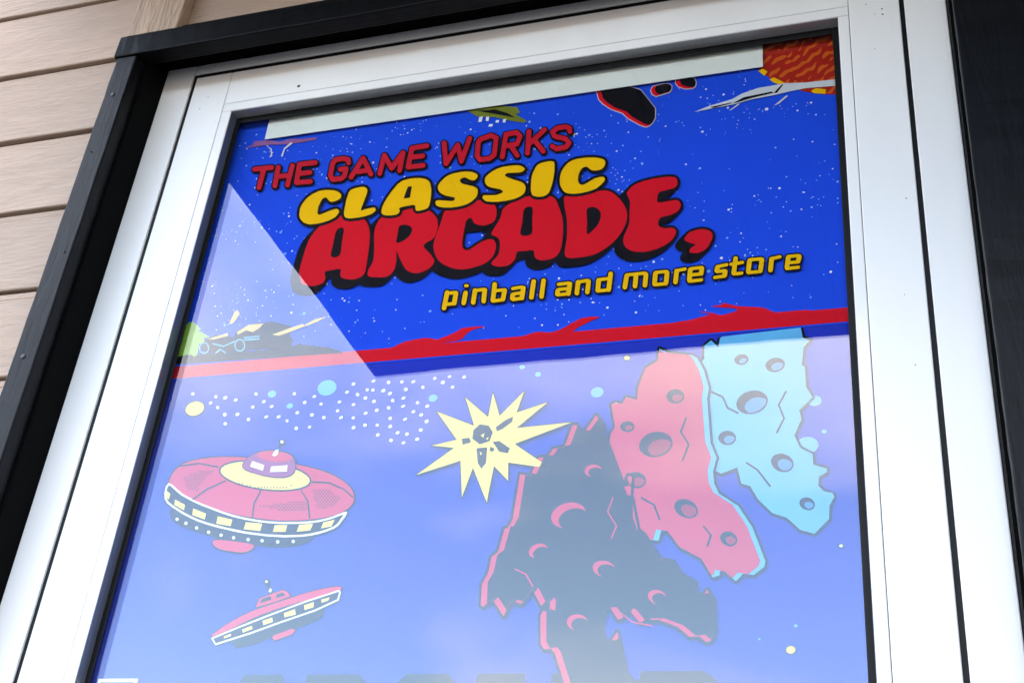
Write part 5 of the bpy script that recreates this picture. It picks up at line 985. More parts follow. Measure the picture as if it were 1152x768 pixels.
         [[[1330,15389],[1250,15260],[1222,15258],[1211,15277],[1187,15240],[1158,15238],[1115,15311],[1111,15312],[1054,15109],[999,15101],[991,15087],[926,15080],[885,15002],[838,15005],[821,14981],[783,14984],[723,14802],[675,14815],[659,14781],[605,14793],[577,14335],[532,14239],[504,14242],[502,14238],[457,13989],[395,13945],[376,13770],[325,13661],[338,13453],[342,13451],[387,13495],[408,13470],[412,13471],[449,13508],[543,13379],[577,13465],[630,13450],[640,13478],[704,13459],[779,13581],[786,13581],[808,13543],[843,13596],[926,13453],[950,13480],[974,13450],[1011,13492],[1030,13460],[1030,13359],[976,13380],[973,13342],[970,13338],[948,13345],[945,13338],[966,13062],[1006,13000],[1074,13007],[1112,12963],[1265,12575],[1269,12574],[1281,12589],[1304,12554],[1338,12601],[1439,12436],[1981,12439],[1915,12638],[1859,12681],[1817,12666],[1738,12755],[1653,13091],[1636,13066],[1594,13068],[1579,13047],[1526,13051],[1489,13178],[1507,13366],[1511,13370],[1566,13368],[1570,13382],[1625,13381],[1688,13286],[1711,13347],[1740,13351],[1757,13332],[1773,13361],[1798,13364],[1894,13253],[1902,13256],[1936,13256],[1960,13269],[2076,13265],[2249,13197],[2364,13099],[2452,13105],[2501,13061],[2533,13137],[2518,13430],[2480,13499],[2435,13492],[2423,13482],[2374,13472],[2343,13607],[2219,13678],[2140,13811],[2014,13839],[1844,14103],[1795,14137],[1782,14153],[1738,14283],[1747,14125],[1740,14123],[1719,14135],[1648,14343],[1626,14552],[1627,14609],[1409,15169],[1380,15308]]],
         [[[1662,14698],[1635,14609],[1672,14521],[1693,14515],[1692,14625],[1702,14601],[1705,14605],[1707,14658],[1704,14663],[1692,14625]]],
        ]],
        ['ink', 11.4, [
         [[[1103,14478],[1045,14472],[991,14452],[948,14420],[918,14381],[904,14334],[910,14287],[934,14244],[973,14212],[1024,14191],[1074,14185],[1137,14191],[1191,14213],[1232,14242],[1261,14280],[1276,14327],[1272,14370],[1247,14417],[1205,14452],[1158,14471]]],
        ]],
        ['pinkred', 12.4, [
         [[[1081,14465],[1050,14462],[997,14442],[957,14413],[926,14372],[915,14334],[919,14291],[940,14252],[977,14221],[1024,14202],[1039,14201],[1016,14221],[999,14250],[993,14288],[1005,14325],[1030,14357],[1065,14381],[1109,14398],[1158,14403],[1204,14397],[1241,14382],[1260,14367],[1262,14370],[1242,14409],[1205,14441],[1159,14460],[1104,14468]]],
        ]],
        ['ink', 11.4, [
         [[[1445,13854],[1419,13851],[1390,13838],[1368,13816],[1359,13785],[1362,13757],[1377,13730],[1406,13703],[1433,13687],[1468,13675],[1511,13671],[1541,13676],[1571,13689],[1592,13710],[1602,13737],[1598,13768],[1584,13795],[1560,13820],[1528,13839],[1489,13852]]],
        ]],
        ['pinkred', 12.4, [
         [[[1450,13845],[1420,13840],[1394,13828],[1377,13811],[1368,13784],[1371,13762],[1385,13734],[1410,13711],[1437,13695],[1454,13690],[1457,13692],[1431,13715],[1419,13738],[1417,13756],[1423,13776],[1440,13793],[1465,13804],[1491,13807],[1522,13804],[1552,13793],[1585,13773],[1575,13791],[1556,13811],[1525,13830],[1489,13842]]],
        ]],
        ['ink', 11.4, [
         [[[796,14052],[750,14035],[727,14014],[712,13989],[706,13962],[712,13934],[728,13910],[755,13891],[783,13882],[815,13880],[846,13887],[876,13902],[898,13923],[912,13945],[917,13973],[910,14005],[897,14024],[874,14042],[841,14053]]],
        ]],
        ['pinkred', 12.4, [
         [[[801,14042],[779,14037],[753,14023],[735,14007],[720,13982],[717,13957],[723,13933],[737,13914],[759,13900],[784,13894],[764,13918],[760,13937],[765,13960],[792,13991],[818,14004],[840,14009],[867,14008],[900,13994],[903,13996],[889,14019],[866,14035],[842,14043]]],
        ]],
        ['ink', 11.4, [
         [[[1305,14881],[1278,14879],[1255,14872],[1229,14853],[1216,14832],[1213,14812],[1219,14782],[1237,14757],[1263,14738],[1287,14728],[1319,14722],[1351,14724],[1377,14734],[1399,14750],[1412,14771],[1414,14800],[1409,14820],[1395,14841],[1371,14862],[1342,14875]]],
        ]],
        ['pinkred', 12.4, [
         [[[1278,14868],[1256,14860],[1237,14845],[1225,14826],[1223,14807],[1228,14787],[1242,14766],[1267,14747],[1293,14739],[1268,14765],[1263,14785],[1265,14799],[1273,14814],[1294,14830],[1339,14837],[1362,14833],[1400,14813],[1387,14836],[1361,14856],[1338,14866],[1310,14871]]],
        ]],
        ['ink', 11.4, [
         [[[1959,13547],[1941,13542],[1922,13529],[1906,13504],[1905,13478],[1913,13452],[1928,13430],[1955,13407],[1981,13394],[2010,13386],[2043,13387],[2064,13393],[2084,13406],[2099,13431],[2101,13456],[2093,13482],[2078,13504],[2055,13525],[2026,13541],[1996,13549]]],
        ]],
        ['pinkred', 12.4, [
         [[[1963,13538],[1942,13532],[1926,13520],[1915,13500],[1914,13478],[1921,13456],[1936,13434],[1957,13417],[1980,13404],[1991,13403],[1971,13420],[1959,13438],[1953,13460],[1955,13477],[1961,13486],[1977,13500],[1998,13507],[2023,13507],[2048,13499],[2086,13474],[2070,13500],[2047,13519],[2024,13532],[1997,13539]]],
        ]],
        ['ink', 11.4, [
         [[[1244,13329],[1214,13325],[1184,13314],[1160,13295],[1145,13269],[1141,13244],[1148,13218],[1167,13191],[1194,13172],[1225,13160],[1255,13156],[1294,13159],[1323,13170],[1347,13189],[1362,13214],[1365,13244],[1357,13270],[1341,13292],[1317,13309],[1283,13324]]],
        ]],
        ['pinkred', 12.4, [
         [[[1219,13316],[1189,13306],[1169,13290],[1155,13269],[1151,13243],[1159,13217],[1176,13196],[1198,13180],[1229,13168],[1201,13200],[1196,13221],[1201,13243],[1210,13257],[1226,13270],[1251,13280],[1281,13283],[1311,13278],[1352,13257],[1336,13283],[1310,13303],[1279,13315],[1249,13319]]],
        ]],
        ['pinkred', 11.6, [
         [[[1524,14506],[1477,14351],[1572,14197],[1528,14074],[1529,14065],[1534,14062],[1541,14069],[1587,14196],[1492,14350],[1535,14495],[1534,14504]]],
         [[[588,13796],[586,13791],[589,13785],[703,13725],[784,13599],[794,13598],[795,13608],[712,13737]]],
         [[[1670,13325],[1667,13320],[1670,13314],[1775,13227],[1959,13190],[1968,13191],[1967,13200],[1962,13202],[1782,13239]]],
        ]],
    ],
    'starburst': [
        ['ink', 10, [
         [[[501,15793],[262,15520],[161,15796],[155,15802],[149,15803],[144,15792],[125,15515],[-148,15764],[-159,15768],[-163,15757],[-32,15430],[-33,15424],[-454,15615],[-464,15617],[-468,15612],[-465,15601],[-206,15257],[-477,15207],[-477,15196],[-468,15190],[-235,15149],[-602,14871],[-605,14867],[-603,14858],[-592,14854],[-125,14990],[-121,14982],[-61,14573],[-51,14567],[-45,14574],[33,14888],[216,14507],[225,14499],[233,14506],[264,14894],[268,14897],[428,14732],[433,14733],[437,14742],[418,14929],[422,14937],[869,14843],[878,14844],[881,14851],[877,14858],[478,15154],[1060,15361],[1064,15372],[1054,15379],[488,15355],[785,15623],[783,15631],[773,15635],[456,15541],[514,15778],[512,15789]]],
        ]],
        ['paleyellow', 11, [
         [[[503,15780],[259,15502],[156,15786],[152,15775],[132,15497],[-152,15756],[-16,15413],[-17,15406],[-452,15603],[-453,15600],[-189,15251],[-463,15201],[-220,15158],[-213,15153],[-591,14866],[-117,15002],[-52,14581],[30,14913],[223,14510],[257,14917],[261,14916],[427,14742],[408,14945],[412,14948],[863,14855],[865,14857],[463,15155],[461,15161],[1049,15368],[465,15344],[463,15347],[769,15619],[764,15622],[443,15527]]],
        ]],
        ['ink', 12, [
         [[[-15,15347],[49,15416],[150,15393],[203,15313],[179,15210],[75,15179],[-14,15251]]],
         [[[233,15368],[332,15447],[409,15480],[406,15423],[307,15344],[247,15319]]],
         [[[-132,15259],[-51,15263],[-27,15210],[-114,15186]]],
         [[[45,15134],[160,15136],[167,14958],[124,14895],[78,14963]]],
         [[[216,15198],[286,15203],[410,15110],[392,15055],[298,15080]]],
         [[[195,15143],[242,15117],[228,15081],[191,15096]]],
        ]],
        ['paleyellow', 12.5, [
         [[[73,15284],[115,15304],[106,15253]]],
         [[[136,15241],[165,15258],[160,15221]]],
         [[[85,15094],[114,15073],[99,15046]]],
        ]],
    ],
    'large_saucer': [
        ['ink', 2, [
         [[[-2454,15287],[-2491,15284],[-2549,15273],[-2595,15255],[-2648,15220],[-2893,15246],[-3023,15251],[-3158,15250],[-3269,15242],[-3367,15226],[-3447,15204],[-3520,15165],[-3570,15107],[-3598,15042],[-3607,14977],[-3605,14966],[-3630,14912],[-3626,14825],[-3595,14737],[-3543,14680],[-3453,14623],[-3470,14618],[-3487,14582],[-3442,14511],[-3380,14455],[-3291,14410],[-3068,14331],[-2950,14294],[-2802,14255],[-2856,14244],[-2870,14216],[-2856,14185],[-2833,14159],[-2804,14137],[-2772,14122],[-2714,14103],[-2636,14086],[-2542,14070],[-2461,14062],[-2404,14069],[-2361,14086],[-2339,14103],[-2322,14123],[-2323,14150],[-2118,14124],[-2014,14119],[-1911,14123],[-1816,14134],[-1742,14150],[-1686,14180],[-1666,14210],[-1663,14224],[-1659,14226],[-1595,14238],[-1503,14263],[-1432,14289],[-1391,14316],[-1363,14352],[-1306,14460],[-1310,14495],[-1319,14506],[-1275,14550],[-1254,14599],[-1254,14650],[-1271,14703],[-1309,14761],[-1362,14816],[-1437,14872],[-1526,14925],[-1635,14977],[-1759,15023],[-2024,15098],[-2030,15103],[-2038,15125],[-2063,15169],[-2093,15201],[-2136,15228],[-2178,15246],[-2236,15263],[-2304,15278],[-2371,15286]]],
        ]],
        ['pinkred', 3, [
         [[[-3588,14971],[-3580,15031],[-3551,15097],[-3505,15150],[-3441,15185],[-3359,15208],[-3263,15224],[-3150,15232],[-3022,15234],[-2889,15228],[-2750,15216],[-2606,15197],[-2462,15174],[-2319,15148],[-2177,15119],[-2037,15085],[-1897,15048],[-1760,15007],[-1638,14962],[-1533,14912],[-1443,14858],[-1372,14805],[-1320,14752],[-1286,14699],[-1270,14649],[-1271,14604],[-1289,14562],[-1323,14525],[-1373,14493],[-1440,14466],[-1521,14445],[-1624,14431],[-1742,14422],[-1860,14418],[-1966,14419],[-2072,14424],[-2191,14437],[-2335,14458],[-2493,14487],[-2655,14523],[-2823,14569],[-2994,14623],[-3149,14678],[-3280,14733],[-3394,14788],[-3482,14840],[-3542,14885],[-3575,14925]]],
         [[[-2844,14230],[-2814,14235],[-2765,14232],[-2697,14224],[-2591,14209],[-2466,14189],[-2374,14169],[-2340,14151],[-2338,14133],[-2352,14116],[-2374,14100],[-2411,14085],[-2464,14078],[-2543,14086],[-2638,14102],[-2717,14119],[-2766,14135],[-2799,14152],[-2823,14169],[-2842,14191],[-2852,14214]]],
        ]],
        ['paleyellow', 4, [
         [[[-1815,14868],[-1826,14834],[-1865,14806],[-1929,14786],[-2016,14775],[-2122,14773],[-2241,14781],[-2367,14799],[-2496,14824],[-2619,14858],[-2732,14897],[-2828,14939],[-2902,14984],[-2950,15028],[-2970,15069],[-2959,15105],[-2919,15134],[-2852,15154],[-2761,15165],[-2651,15166],[-2528,15156],[-2399,15137],[-2269,15110],[-2147,15076],[-2037,15036],[-1945,14994],[-1876,14950],[-1832,14908]]],
        ]],
        ['ink', 5, [
         [[[-2665,15174],[-2765,15174],[-2851,15163],[-2924,15142],[-2967,15111],[-2979,15072],[-2957,15025],[-2907,14978],[-2830,14932],[-2732,14888],[-2619,14849],[-2401,14795],[-2240,14773],[-2121,14765],[-2016,14766],[-1913,14779],[-1858,14799],[-1822,14825],[-1807,14861],[-1790,14852],[-1597,14831],[-1411,14747],[-1286,14645],[-1280,14642],[-1273,14646],[-1278,14657],[-1403,14760],[-1590,14846],[-1793,14869],[-1802,14863],[-1824,14909],[-1874,14958],[-1943,15001],[-2035,15044],[-2150,15085],[-2270,15119],[-2396,15145],[-2531,15165]],[[-2647,15157],[-2527,15147],[-2397,15129],[-2267,15101],[-2146,15067],[-2036,15027],[-1946,14985],[-1881,14944],[-1840,14905],[-1825,14867],[-1835,14840],[-1867,14816],[-1931,14795],[-2019,14783],[-2120,14782],[-2244,14790],[-2366,14807],[-2496,14833],[-2623,14867],[-2730,14904],[-2828,14949],[-2899,14992],[-2943,15032],[-2959,15066],[-2948,15100],[-2914,15125],[-2852,15144],[-2755,15156]]],
         [[[-3264,15178],[-3510,15159],[-3514,15154],[-3505,15142],[-3249,15160],[-2998,15100],[-2991,15106],[-2992,15112],[-3002,15118]]],
         [[[-2875,14937],[-3081,14849],[-3225,14734],[-3227,14724],[-3221,14719],[-3210,14720],[-3066,14834],[-2861,14922],[-2856,14930],[-2858,14935]]],
         [[[-1912,14777],[-1916,14773],[-1912,14762],[-1813,14632],[-1754,14440],[-1751,14434],[-1740,14431],[-1737,14439],[-1798,14637]]],
         [[[-2405,14791],[-2455,14648],[-2439,14471],[-2429,14461],[-2422,14470],[-2437,14642],[-2392,14777],[-2393,14787]]],
        ]],
        ['ink', 6, [
         [[[-2413,15279],[-2489,15275],[-2542,15265],[-2588,15248],[-2627,15224],[-2658,15195],[-2681,15164],[-2698,15127],[-2698,15116],[-2686,15077],[-2642,15045],[-2569,15014],[-2405,14962],[-2308,14940],[-2230,14928],[-2160,14924],[-2113,14929],[-2072,14941],[-2042,14964],[-2028,14990],[-2022,15022],[-2028,15070],[-2044,15120],[-2065,15159],[-2097,15194],[-2134,15218],[-2176,15237],[-2234,15254],[-2308,15270]]],
        ]],
        ['violetred', 7, [
         [[[-2682,15083],[-2690,15119],[-2674,15157],[-2649,15190],[-2619,15217],[-2582,15240],[-2537,15256],[-2486,15266],[-2428,15270],[-2368,15269],[-2303,15260],[-2236,15246],[-2179,15229],[-2135,15210],[-2102,15188],[-2075,15159],[-2052,15118],[-2036,15071],[-2030,15029],[-2035,14996],[-2050,14969],[-2077,14949],[-2116,14937],[-2167,14933],[-2230,14936],[-2312,14949],[-2405,14971],[-2491,14995],[-2568,15022],[-2637,15051]]],
        ]],
        ['pinkred', 8, [
         [[[-2091,15160],[-2095,15146],[-2110,15135],[-2134,15127],[-2168,15122],[-2209,15121],[-2254,15123],[-2303,15129],[-2353,15137],[-2400,15149],[-2443,15163],[-2480,15178],[-2508,15194],[-2526,15210],[-2534,15225],[-2530,15238],[-2515,15250],[-2490,15258],[-2456,15263],[-2415,15264],[-2368,15262],[-2319,15256],[-2270,15247],[-2222,15235],[-2180,15222],[-2144,15206],[-2116,15190],[-2098,15175]]],
        ]],
        ['white', 9, [
         [[[-2576,15152],[-2416,15090],[-2418,15023],[-2588,15084]]],
         [[[-2326,15069],[-2129,15073],[-2120,14996],[-2327,15002]]],
         [[[-2344,15206],[-2318,15265],[-2279,15277],[-2277,15213],[-2307,15192]]],
        ]],
        ['ink', 8, [
         [[[-2265,15407],[-2286,15402],[-2296,15387],[-2296,15365],[-2281,15342],[-2309,15267],[-2307,15256],[-2300,15250],[-2292,15249],[-2287,15254],[-2260,15328],[-2233,15329],[-2217,15348],[-2217,15365],[-2228,15387],[-2244,15400]]],
        ]],
        ['white', 9, [
         [[[-2236,15365],[-2238,15353],[-2246,15346],[-2259,15347],[-2271,15355],[-2278,15368],[-2276,15380],[-2268,15387],[-2255,15386],[-2243,15378]]],
        ]],
        ['white', 4, [
         [[[-3590,14946],[-3611,14900],[-3606,14818],[-3582,14747],[-3534,14693],[-3461,14644],[-3295,14551],[-3200,14505],[-3089,14458],[-2975,14419],[-2852,14382],[-2605,14320],[-2476,14292],[-2229,14252],[-1995,14230],[-1793,14229],[-1692,14238],[-1603,14254],[-1516,14277],[-1440,14305],[-1403,14329],[-1381,14358],[-1340,14428],[-1321,14471],[-1325,14491],[-1331,14492],[-1365,14486],[-1499,14438],[-1568,14422],[-1648,14408],[-1750,14401],[-1889,14401],[-2053,14407],[-2208,14421],[-2361,14444],[-2507,14474],[-2655,14513],[-2802,14559],[-3074,14663],[-3188,14711],[-3365,14800],[-3455,14863],[-3533,14924]]],
        ]],
        ['ink', 6, [
         [[[-3571,14915],[-3582,14888],[-3578,14817],[-3556,14751],[-3513,14706],[-3451,14665],[-3290,14574],[-3194,14527],[-3093,14484],[-2976,14443],[-2725,14373],[-2476,14316],[-2235,14276],[-2000,14255],[-1798,14253],[-1707,14261],[-1608,14279],[-1525,14301],[-1457,14326],[-1418,14353],[-1402,14375],[-1357,14457],[-1361,14459],[-1485,14415],[-1559,14398],[-1638,14384],[-1740,14376],[-1879,14376],[-2047,14382],[-2208,14397],[-2361,14420],[-2507,14450],[-2655,14488],[-2801,14534],[-3079,14640],[-3197,14690],[-3376,14780],[-3466,14843],[-3543,14902]]],
        ]],
        ['paleyellow', 7, [
         [[[-3571,14845],[-3522,14804],[-3523,14737],[-3579,14771]]],
         [[[-3442,14733],[-3298,14663],[-3295,14596],[-3437,14670]]],
         [[[-3183,14613],[-3005,14543],[-3006,14474],[-3177,14536]]],
         [[[-2854,14506],[-2663,14458],[-2667,14381],[-2852,14419]]],
         [[[-2493,14421],[-2292,14395],[-2296,14310],[-2501,14340]]],
         [[[-2138,14371],[-1988,14365],[-1994,14289],[-2143,14295]]],
         [[[-1849,14363],[-1687,14368],[-1707,14294],[-1863,14284]]],
         [[[-1573,14378],[-1446,14404],[-1468,14330],[-1586,14310]]],
        ]],
        ['white', 7, [
         [[[-3332,14492],[-3333,14481],[-3342,14474],[-3355,14475],[-3367,14482],[-3375,14494],[-3374,14506],[-3365,14513],[-3352,14512],[-3339,14504]]],
         [[[-3208,14439],[-3209,14427],[-3217,14421],[-3230,14421],[-3243,14429],[-3250,14441],[-3249,14452],[-3240,14459],[-3227,14458],[-3215,14451]]],
         [[[-3062,14378],[-3063,14367],[-3071,14360],[-3084,14361],[-3096,14368],[-3103,14380],[-3102,14391],[-3094,14398],[-3081,14398],[-3069,14390]]],
         [[[-2900,14322],[-2901,14311],[-2910,14304],[-2923,14304],[-2935,14312],[-2941,14324],[-2940,14335],[-2932,14342],[-2919,14341],[-2907,14334]]],
         [[[-2740,14281],[-2741,14270],[-2749,14263],[-2762,14264],[-2774,14271],[-2780,14283],[-2779,14294],[-2771,14301],[-2758,14300],[-2746,14293]]],
         [[[-2579,14245],[-2581,14234],[-2589,14227],[-2602,14228],[-2613,14235],[-2620,14247],[-2619,14258],[-2610,14264],[-2598,14264],[-2586,14256]]],
         [[[-2400,14217],[-2402,14206],[-2410,14199],[-2423,14200],[-2434,14207],[-2440,14218],[-2439,14229],[-2431,14236],[-2418,14236],[-2407,14228]]],
         [[[-2230,14197],[-2231,14186],[-2239,14180],[-2252,14180],[-2263,14188],[-2269,14199],[-2268,14210],[-2259,14217],[-2247,14216],[-2236,14209]]],
         [[[-2043,14178],[-2044,14167],[-2052,14160],[-2065,14161],[-2076,14168],[-2082,14179],[-2081,14190],[-2072,14197],[-2060,14196],[-2049,14189]]],
         [[[-1861,14175],[-1862,14164],[-1871,14157],[-1883,14158],[-1894,14165],[-1900,14176],[-1899,14187],[-1890,14194],[-1878,14193],[-1867,14186]]],
        ]],
        ['ink', 5.5, [
         [[[-3204,15067],[-3213,15059],[-3226,15068],[-3217,15077]]],
         [[[-3164,15065],[-3173,15057],[-3186,15066],[-3177,15074]]],
         [[[-3124,15062],[-3132,15054],[-3145,15064],[-3137,15072]]],
         [[[-3083,15060],[-3092,15052],[-3105,15061],[-3096,15069]]],
         [[[-3043,15058],[-3052,15050],[-3065,15059],[-3056,15067]]],
         [[[-3259,15046],[-3268,15038],[-3281,15047],[-3272,15056]]],
         [[[-3218,15044],[-3227,15036],[-3240,15045],[-3232,15053]]],
         [[[-3178,15041],[-3187,15033],[-3200,15043],[-3191,15051]]],
         [[[-3138,15039],[-3146,15031],[-3159,15040],[-3151,15049]]],
         [[[-3097,15037],[-3106,15029],[-3119,15038],[-3110,15046]]],
         [[[-3057,15035],[-3066,15026],[-3079,15036],[-3070,15044]]],
         [[[-3313,15025],[-3322,15017],[-3335,15026],[-3327,15035]]],
         [[[-3273,15023],[-3282,15015],[-3295,15024],[-3286,15032]]],
         [[[-3232,15021],[-3241,15012],[-3254,15022],[-3246,15030]]],
         [[[-3192,15018],[-3201,15010],[-3214,15020],[-3205,15028]]],
         [[[-3152,15016],[-3160,15008],[-3174,15017],[-3165,15025]]],
         [[[-3112,15014],[-3120,15006],[-3133,15015],[-3125,15023]]],
         [[[-3368,15004],[-3377,14996],[-3390,15005],[-3381,15014]]],
         [[[-3328,15002],[-3336,14994],[-3350,15003],[-3341,15011]]],
         [[[-3287,15000],[-3296,14992],[-3309,15001],[-3300,15009]]],
         [[[-3247,14997],[-3255,14989],[-3268,14999],[-3260,15007]]],
         [[[-3206,14995],[-3215,14987],[-3228,14996],[-3219,15004]]],
         [[[-3166,14993],[-3175,14985],[-3188,14994],[-3179,15002]]],
         [[[-3126,14991],[-3134,14982],[-3147,14992],[-3139,15000]]],
         [[[-3382,14981],[-3391,14973],[-3404,14982],[-3395,14990]]],
         [[[-3342,14979],[-3350,14971],[-3364,14980],[-3355,14988]]],
         [[[-3301,14976],[-3310,14968],[-3323,14978],[-3314,14986]]],
         [[[-3261,14974],[-3269,14966],[-3282,14975],[-3274,14984]]],
         [[[-3220,14972],[-3229,14964],[-3242,14973],[-3233,14981]]],
         [[[-3180,14970],[-3189,14962],[-3202,14971],[-3193,14979]]],
         [[[-3140,14967],[-3148,14959],[-3161,14969],[-3153,14977]]],
         [[[-3356,14956],[-3364,14947],[-3378,14957],[-3369,14965]]],
         [[[-3315,14953],[-3324,14945],[-3337,14954],[-3328,14963]]],
         [[[-3275,14951],[-3283,14943],[-3297,14952],[-3288,14960]]],
         [[[-3234,14949],[-3243,14941],[-3256,14950],[-3247,14958]]],
         [[[-3194,14947],[-3203,14938],[-3216,14948],[-3207,14956]]],
         [[[-3154,14944],[-3162,14936],[-3176,14946],[-3167,14954]]],
         [[[-3329,14930],[-3338,14922],[-3351,14931],[-3342,14939]]],
         [[[-3289,14928],[-3297,14920],[-3311,14929],[-3302,14937]]],
         [[[-3248,14926],[-3257,14918],[-3270,14927],[-3261,14935]]],
         [[[-3208,14923],[-3217,14915],[-3230,14925],[-3221,14933]]],
         [[[-3168,14921],[-3176,14913],[-3190,14922],[-3181,14931]]],
         [[[-3343,14907],[-3352,14899],[-3365,14908],[-3356,14916]]],
         [[[-3303,14905],[-3311,14897],[-3325,14906],[-3316,14914]]],
         [[[-3262,14903],[-3271,14895],[-3284,14904],[-3275,14912]]],
         [[[-3222,14900],[-3231,14892],[-3244,14902],[-3235,14910]]],
         [[[-3182,14898],[-3191,14890],[-3204,14899],[-3195,14908]]],
         [[[-3317,14882],[-3325,14874],[-3339,14883],[-3330,14891]]],
         [[[-3276,14880],[-3285,14871],[-3298,14881],[-3289,14889]]],
         [[[-3236,14877],[-3245,14869],[-3258,14879],[-3249,14887]]],
         [[[-3196,14875],[-3205,14867],[-3218,14876],[-3209,14885]]],
         [[[-3290,14857],[-3299,14848],[-3312,14858],[-3303,14866]]],
         [[[-3250,14854],[-3259,14846],[-3272,14856],[-3263,14864]]],
         [[[-3210,14852],[-3219,14844],[-3232,14853],[-3223,14862]]],
         [[[-3170,14850],[-3178,14842],[-3191,14851],[-3183,14859]]],
         [[[-3184,14827],[-3192,14819],[-3205,14828],[-3197,14836]]],
         [[[-1746,14759],[-1755,14751],[-1766,14760],[-1758,14768]]],
         [[[-1709,14757],[-1717,14749],[-1729,14758],[-1720,14766]]],
         [[[-1671,14755],[-1680,14747],[-1691,14756],[-1683,14764]]],
         [[[-1634,14753],[-1643,14745],[-1654,14754],[-1646,14762]]],
         [[[-1597,14751],[-1605,14743],[-1617,14752],[-1608,14760]]],
         [[[-1560,14749],[-1568,14741],[-1580,14750],[-1571,14758]]],
         [[[-1723,14735],[-1731,14727],[-1743,14736],[-1735,14744]]],
         [[[-1686,14733],[-1694,14725],[-1706,14734],[-1697,14742]]],
         [[[-1648,14731],[-1657,14723],[-1668,14732],[-1660,14740]]],
         [[[-1611,14729],[-1620,14721],[-1631,14730],[-1623,14738]]],
         [[[-1574,14727],[-1583,14719],[-1594,14728],[-1586,14736]]],
         [[[-1537,14725],[-1545,14717],[-1557,14726],[-1549,14734]]],
         [[[-1737,14713],[-1746,14705],[-1757,14714],[-1749,14722]]],
         [[[-1700,14711],[-1708,14703],[-1720,14712],[-1712,14720]]],
         [[[-1663,14709],[-1671,14701],[-1683,14710],[-1674,14718]]],
         [[[-1625,14707],[-1634,14699],[-1646,14708],[-1637,14716]]],
         [[[-1588,14705],[-1597,14697],[-1608,14706],[-1600,14714]]],
         [[[-1551,14703],[-1560,14696],[-1571,14704],[-1563,14712]]],
         [[[-1514,14701],[-1523,14694],[-1534,14702],[-1526,14710]]],
         [[[-1714,14689],[-1723,14681],[-1734,14690],[-1726,14698]]],
         [[[-1677,14687],[-1685,14679],[-1697,14688],[-1689,14696]]],
         [[[-1640,14685],[-1648,14677],[-1660,14686],[-1651,14694]]],
         [[[-1603,14683],[-1611,14675],[-1623,14684],[-1614,14692]]],
         [[[-1566,14681],[-1574,14674],[-1586,14682],[-1577,14690]]],
         [[[-1529,14679],[-1537,14672],[-1549,14680],[-1540,14688]]],
         [[[-1492,14678],[-1500,14670],[-1512,14679],[-1503,14686]]],
         [[[-1455,14676],[-1463,14668],[-1475,14677],[-1466,14684]]],
         [[[-1728,14667],[-1737,14659],[-1749,14668],[-1740,14676]]],
         [[[-1691,14665],[-1700,14657],[-1711,14666],[-1703,14674]]],
         [[[-1654,14663],[-1663,14655],[-1674,14664],[-1666,14672]]],
         [[[-1617,14661],[-1625,14654],[-1637,14662],[-1628,14670]]],
         [[[-1580,14659],[-1588,14652],[-1600,14660],[-1591,14668]]],
         [[[-1543,14658],[-1551,14650],[-1563,14659],[-1554,14666]]],
         [[[-1506,14656],[-1515,14648],[-1526,14657],[-1518,14664]]],
         [[[-1469,14654],[-1478,14646],[-1489,14655],[-1481,14663]]],
         [[[-1432,14652],[-1441,14644],[-1452,14653],[-1444,14661]]],
         [[[-1705,14643],[-1714,14635],[-1726,14644],[-1717,14652]]],
         [[[-1668,14641],[-1677,14633],[-1688,14642],[-1680,14650]]],
         [[[-1631,14639],[-1640,14632],[-1651,14640],[-1643,14648]]],
         [[[-1594,14638],[-1603,14630],[-1614,14639],[-1606,14646]]],
         [[[-1557,14636],[-1566,14628],[-1577,14637],[-1569,14644]]],
         [[[-1520,14634],[-1529,14626],[-1540,14635],[-1532,14643]]],
         [[[-1483,14632],[-1492,14624],[-1503,14633],[-1495,14641]]],
         [[[-1447,14630],[-1455,14622],[-1467,14631],[-1458,14639]]],
         [[[-1683,14619],[-1691,14612],[-1703,14620],[-1694,14628]]],
         [[[-1645,14617],[-1654,14610],[-1665,14618],[-1657,14626]]],
         [[[-1608,14616],[-1617,14608],[-1628,14617],[-1620,14624]]],
         [[[-1571,14614],[-1580,14606],[-1591,14615],[-1583,14623]]],
         [[[-1535,14612],[-1543,14604],[-1555,14613],[-1546,14621]]],
         [[[-1498,14610],[-1506,14602],[-1518,14611],[-1509,14619]]],
         [[[-1461,14608],[-1469,14601],[-1481,14609],[-1472,14617]]],
         [[[-1660,14596],[-1668,14588],[-1680,14597],[-1671,14604]]],
         [[[-1623,14594],[-1631,14586],[-1643,14595],[-1634,14602]]],
         [[[-1586,14592],[-1594,14584],[-1606,14593],[-1597,14601]]],
         [[[-1549,14590],[-1557,14582],[-1569,14591],[-1560,14599]]],
         [[[-1512,14588],[-1520,14581],[-1532,14589],[-1523,14597]]],
         [[[-1475,14587],[-1484,14579],[-1495,14588],[-1487,14595]]],
         [[[-1674,14574],[-1682,14566],[-1694,14575],[-1685,14582]]],
         [[[-1637,14572],[-1645,14564],[-1657,14573],[-1648,14581]]],
         [[[-1600,14570],[-1608,14562],[-1620,14571],[-1611,14579]]],
         [[[-1563,14568],[-1572,14561],[-1583,14569],[-1575,14577]]],
         [[[-1526,14567],[-1535,14559],[-1546,14568],[-1538,14575]]],
         [[[-1490,14565],[-1498,14557],[-1509,14566],[-1501,14573]]],
         [[[-1651,14550],[-1660,14542],[-1671,14551],[-1663,14559]]],
         [[[-1614,14548],[-1623,14541],[-1634,14549],[-1626,14557]]],
         [[[-1577,14547],[-1586,14539],[-1597,14548],[-1589,14555]]],
         [[[-2021,14632],[-2029,14624],[-2041,14633],[-2033,14641]]],
         [[[-1983,14630],[-1992,14623],[-2003,14631],[-1995,14639]]],
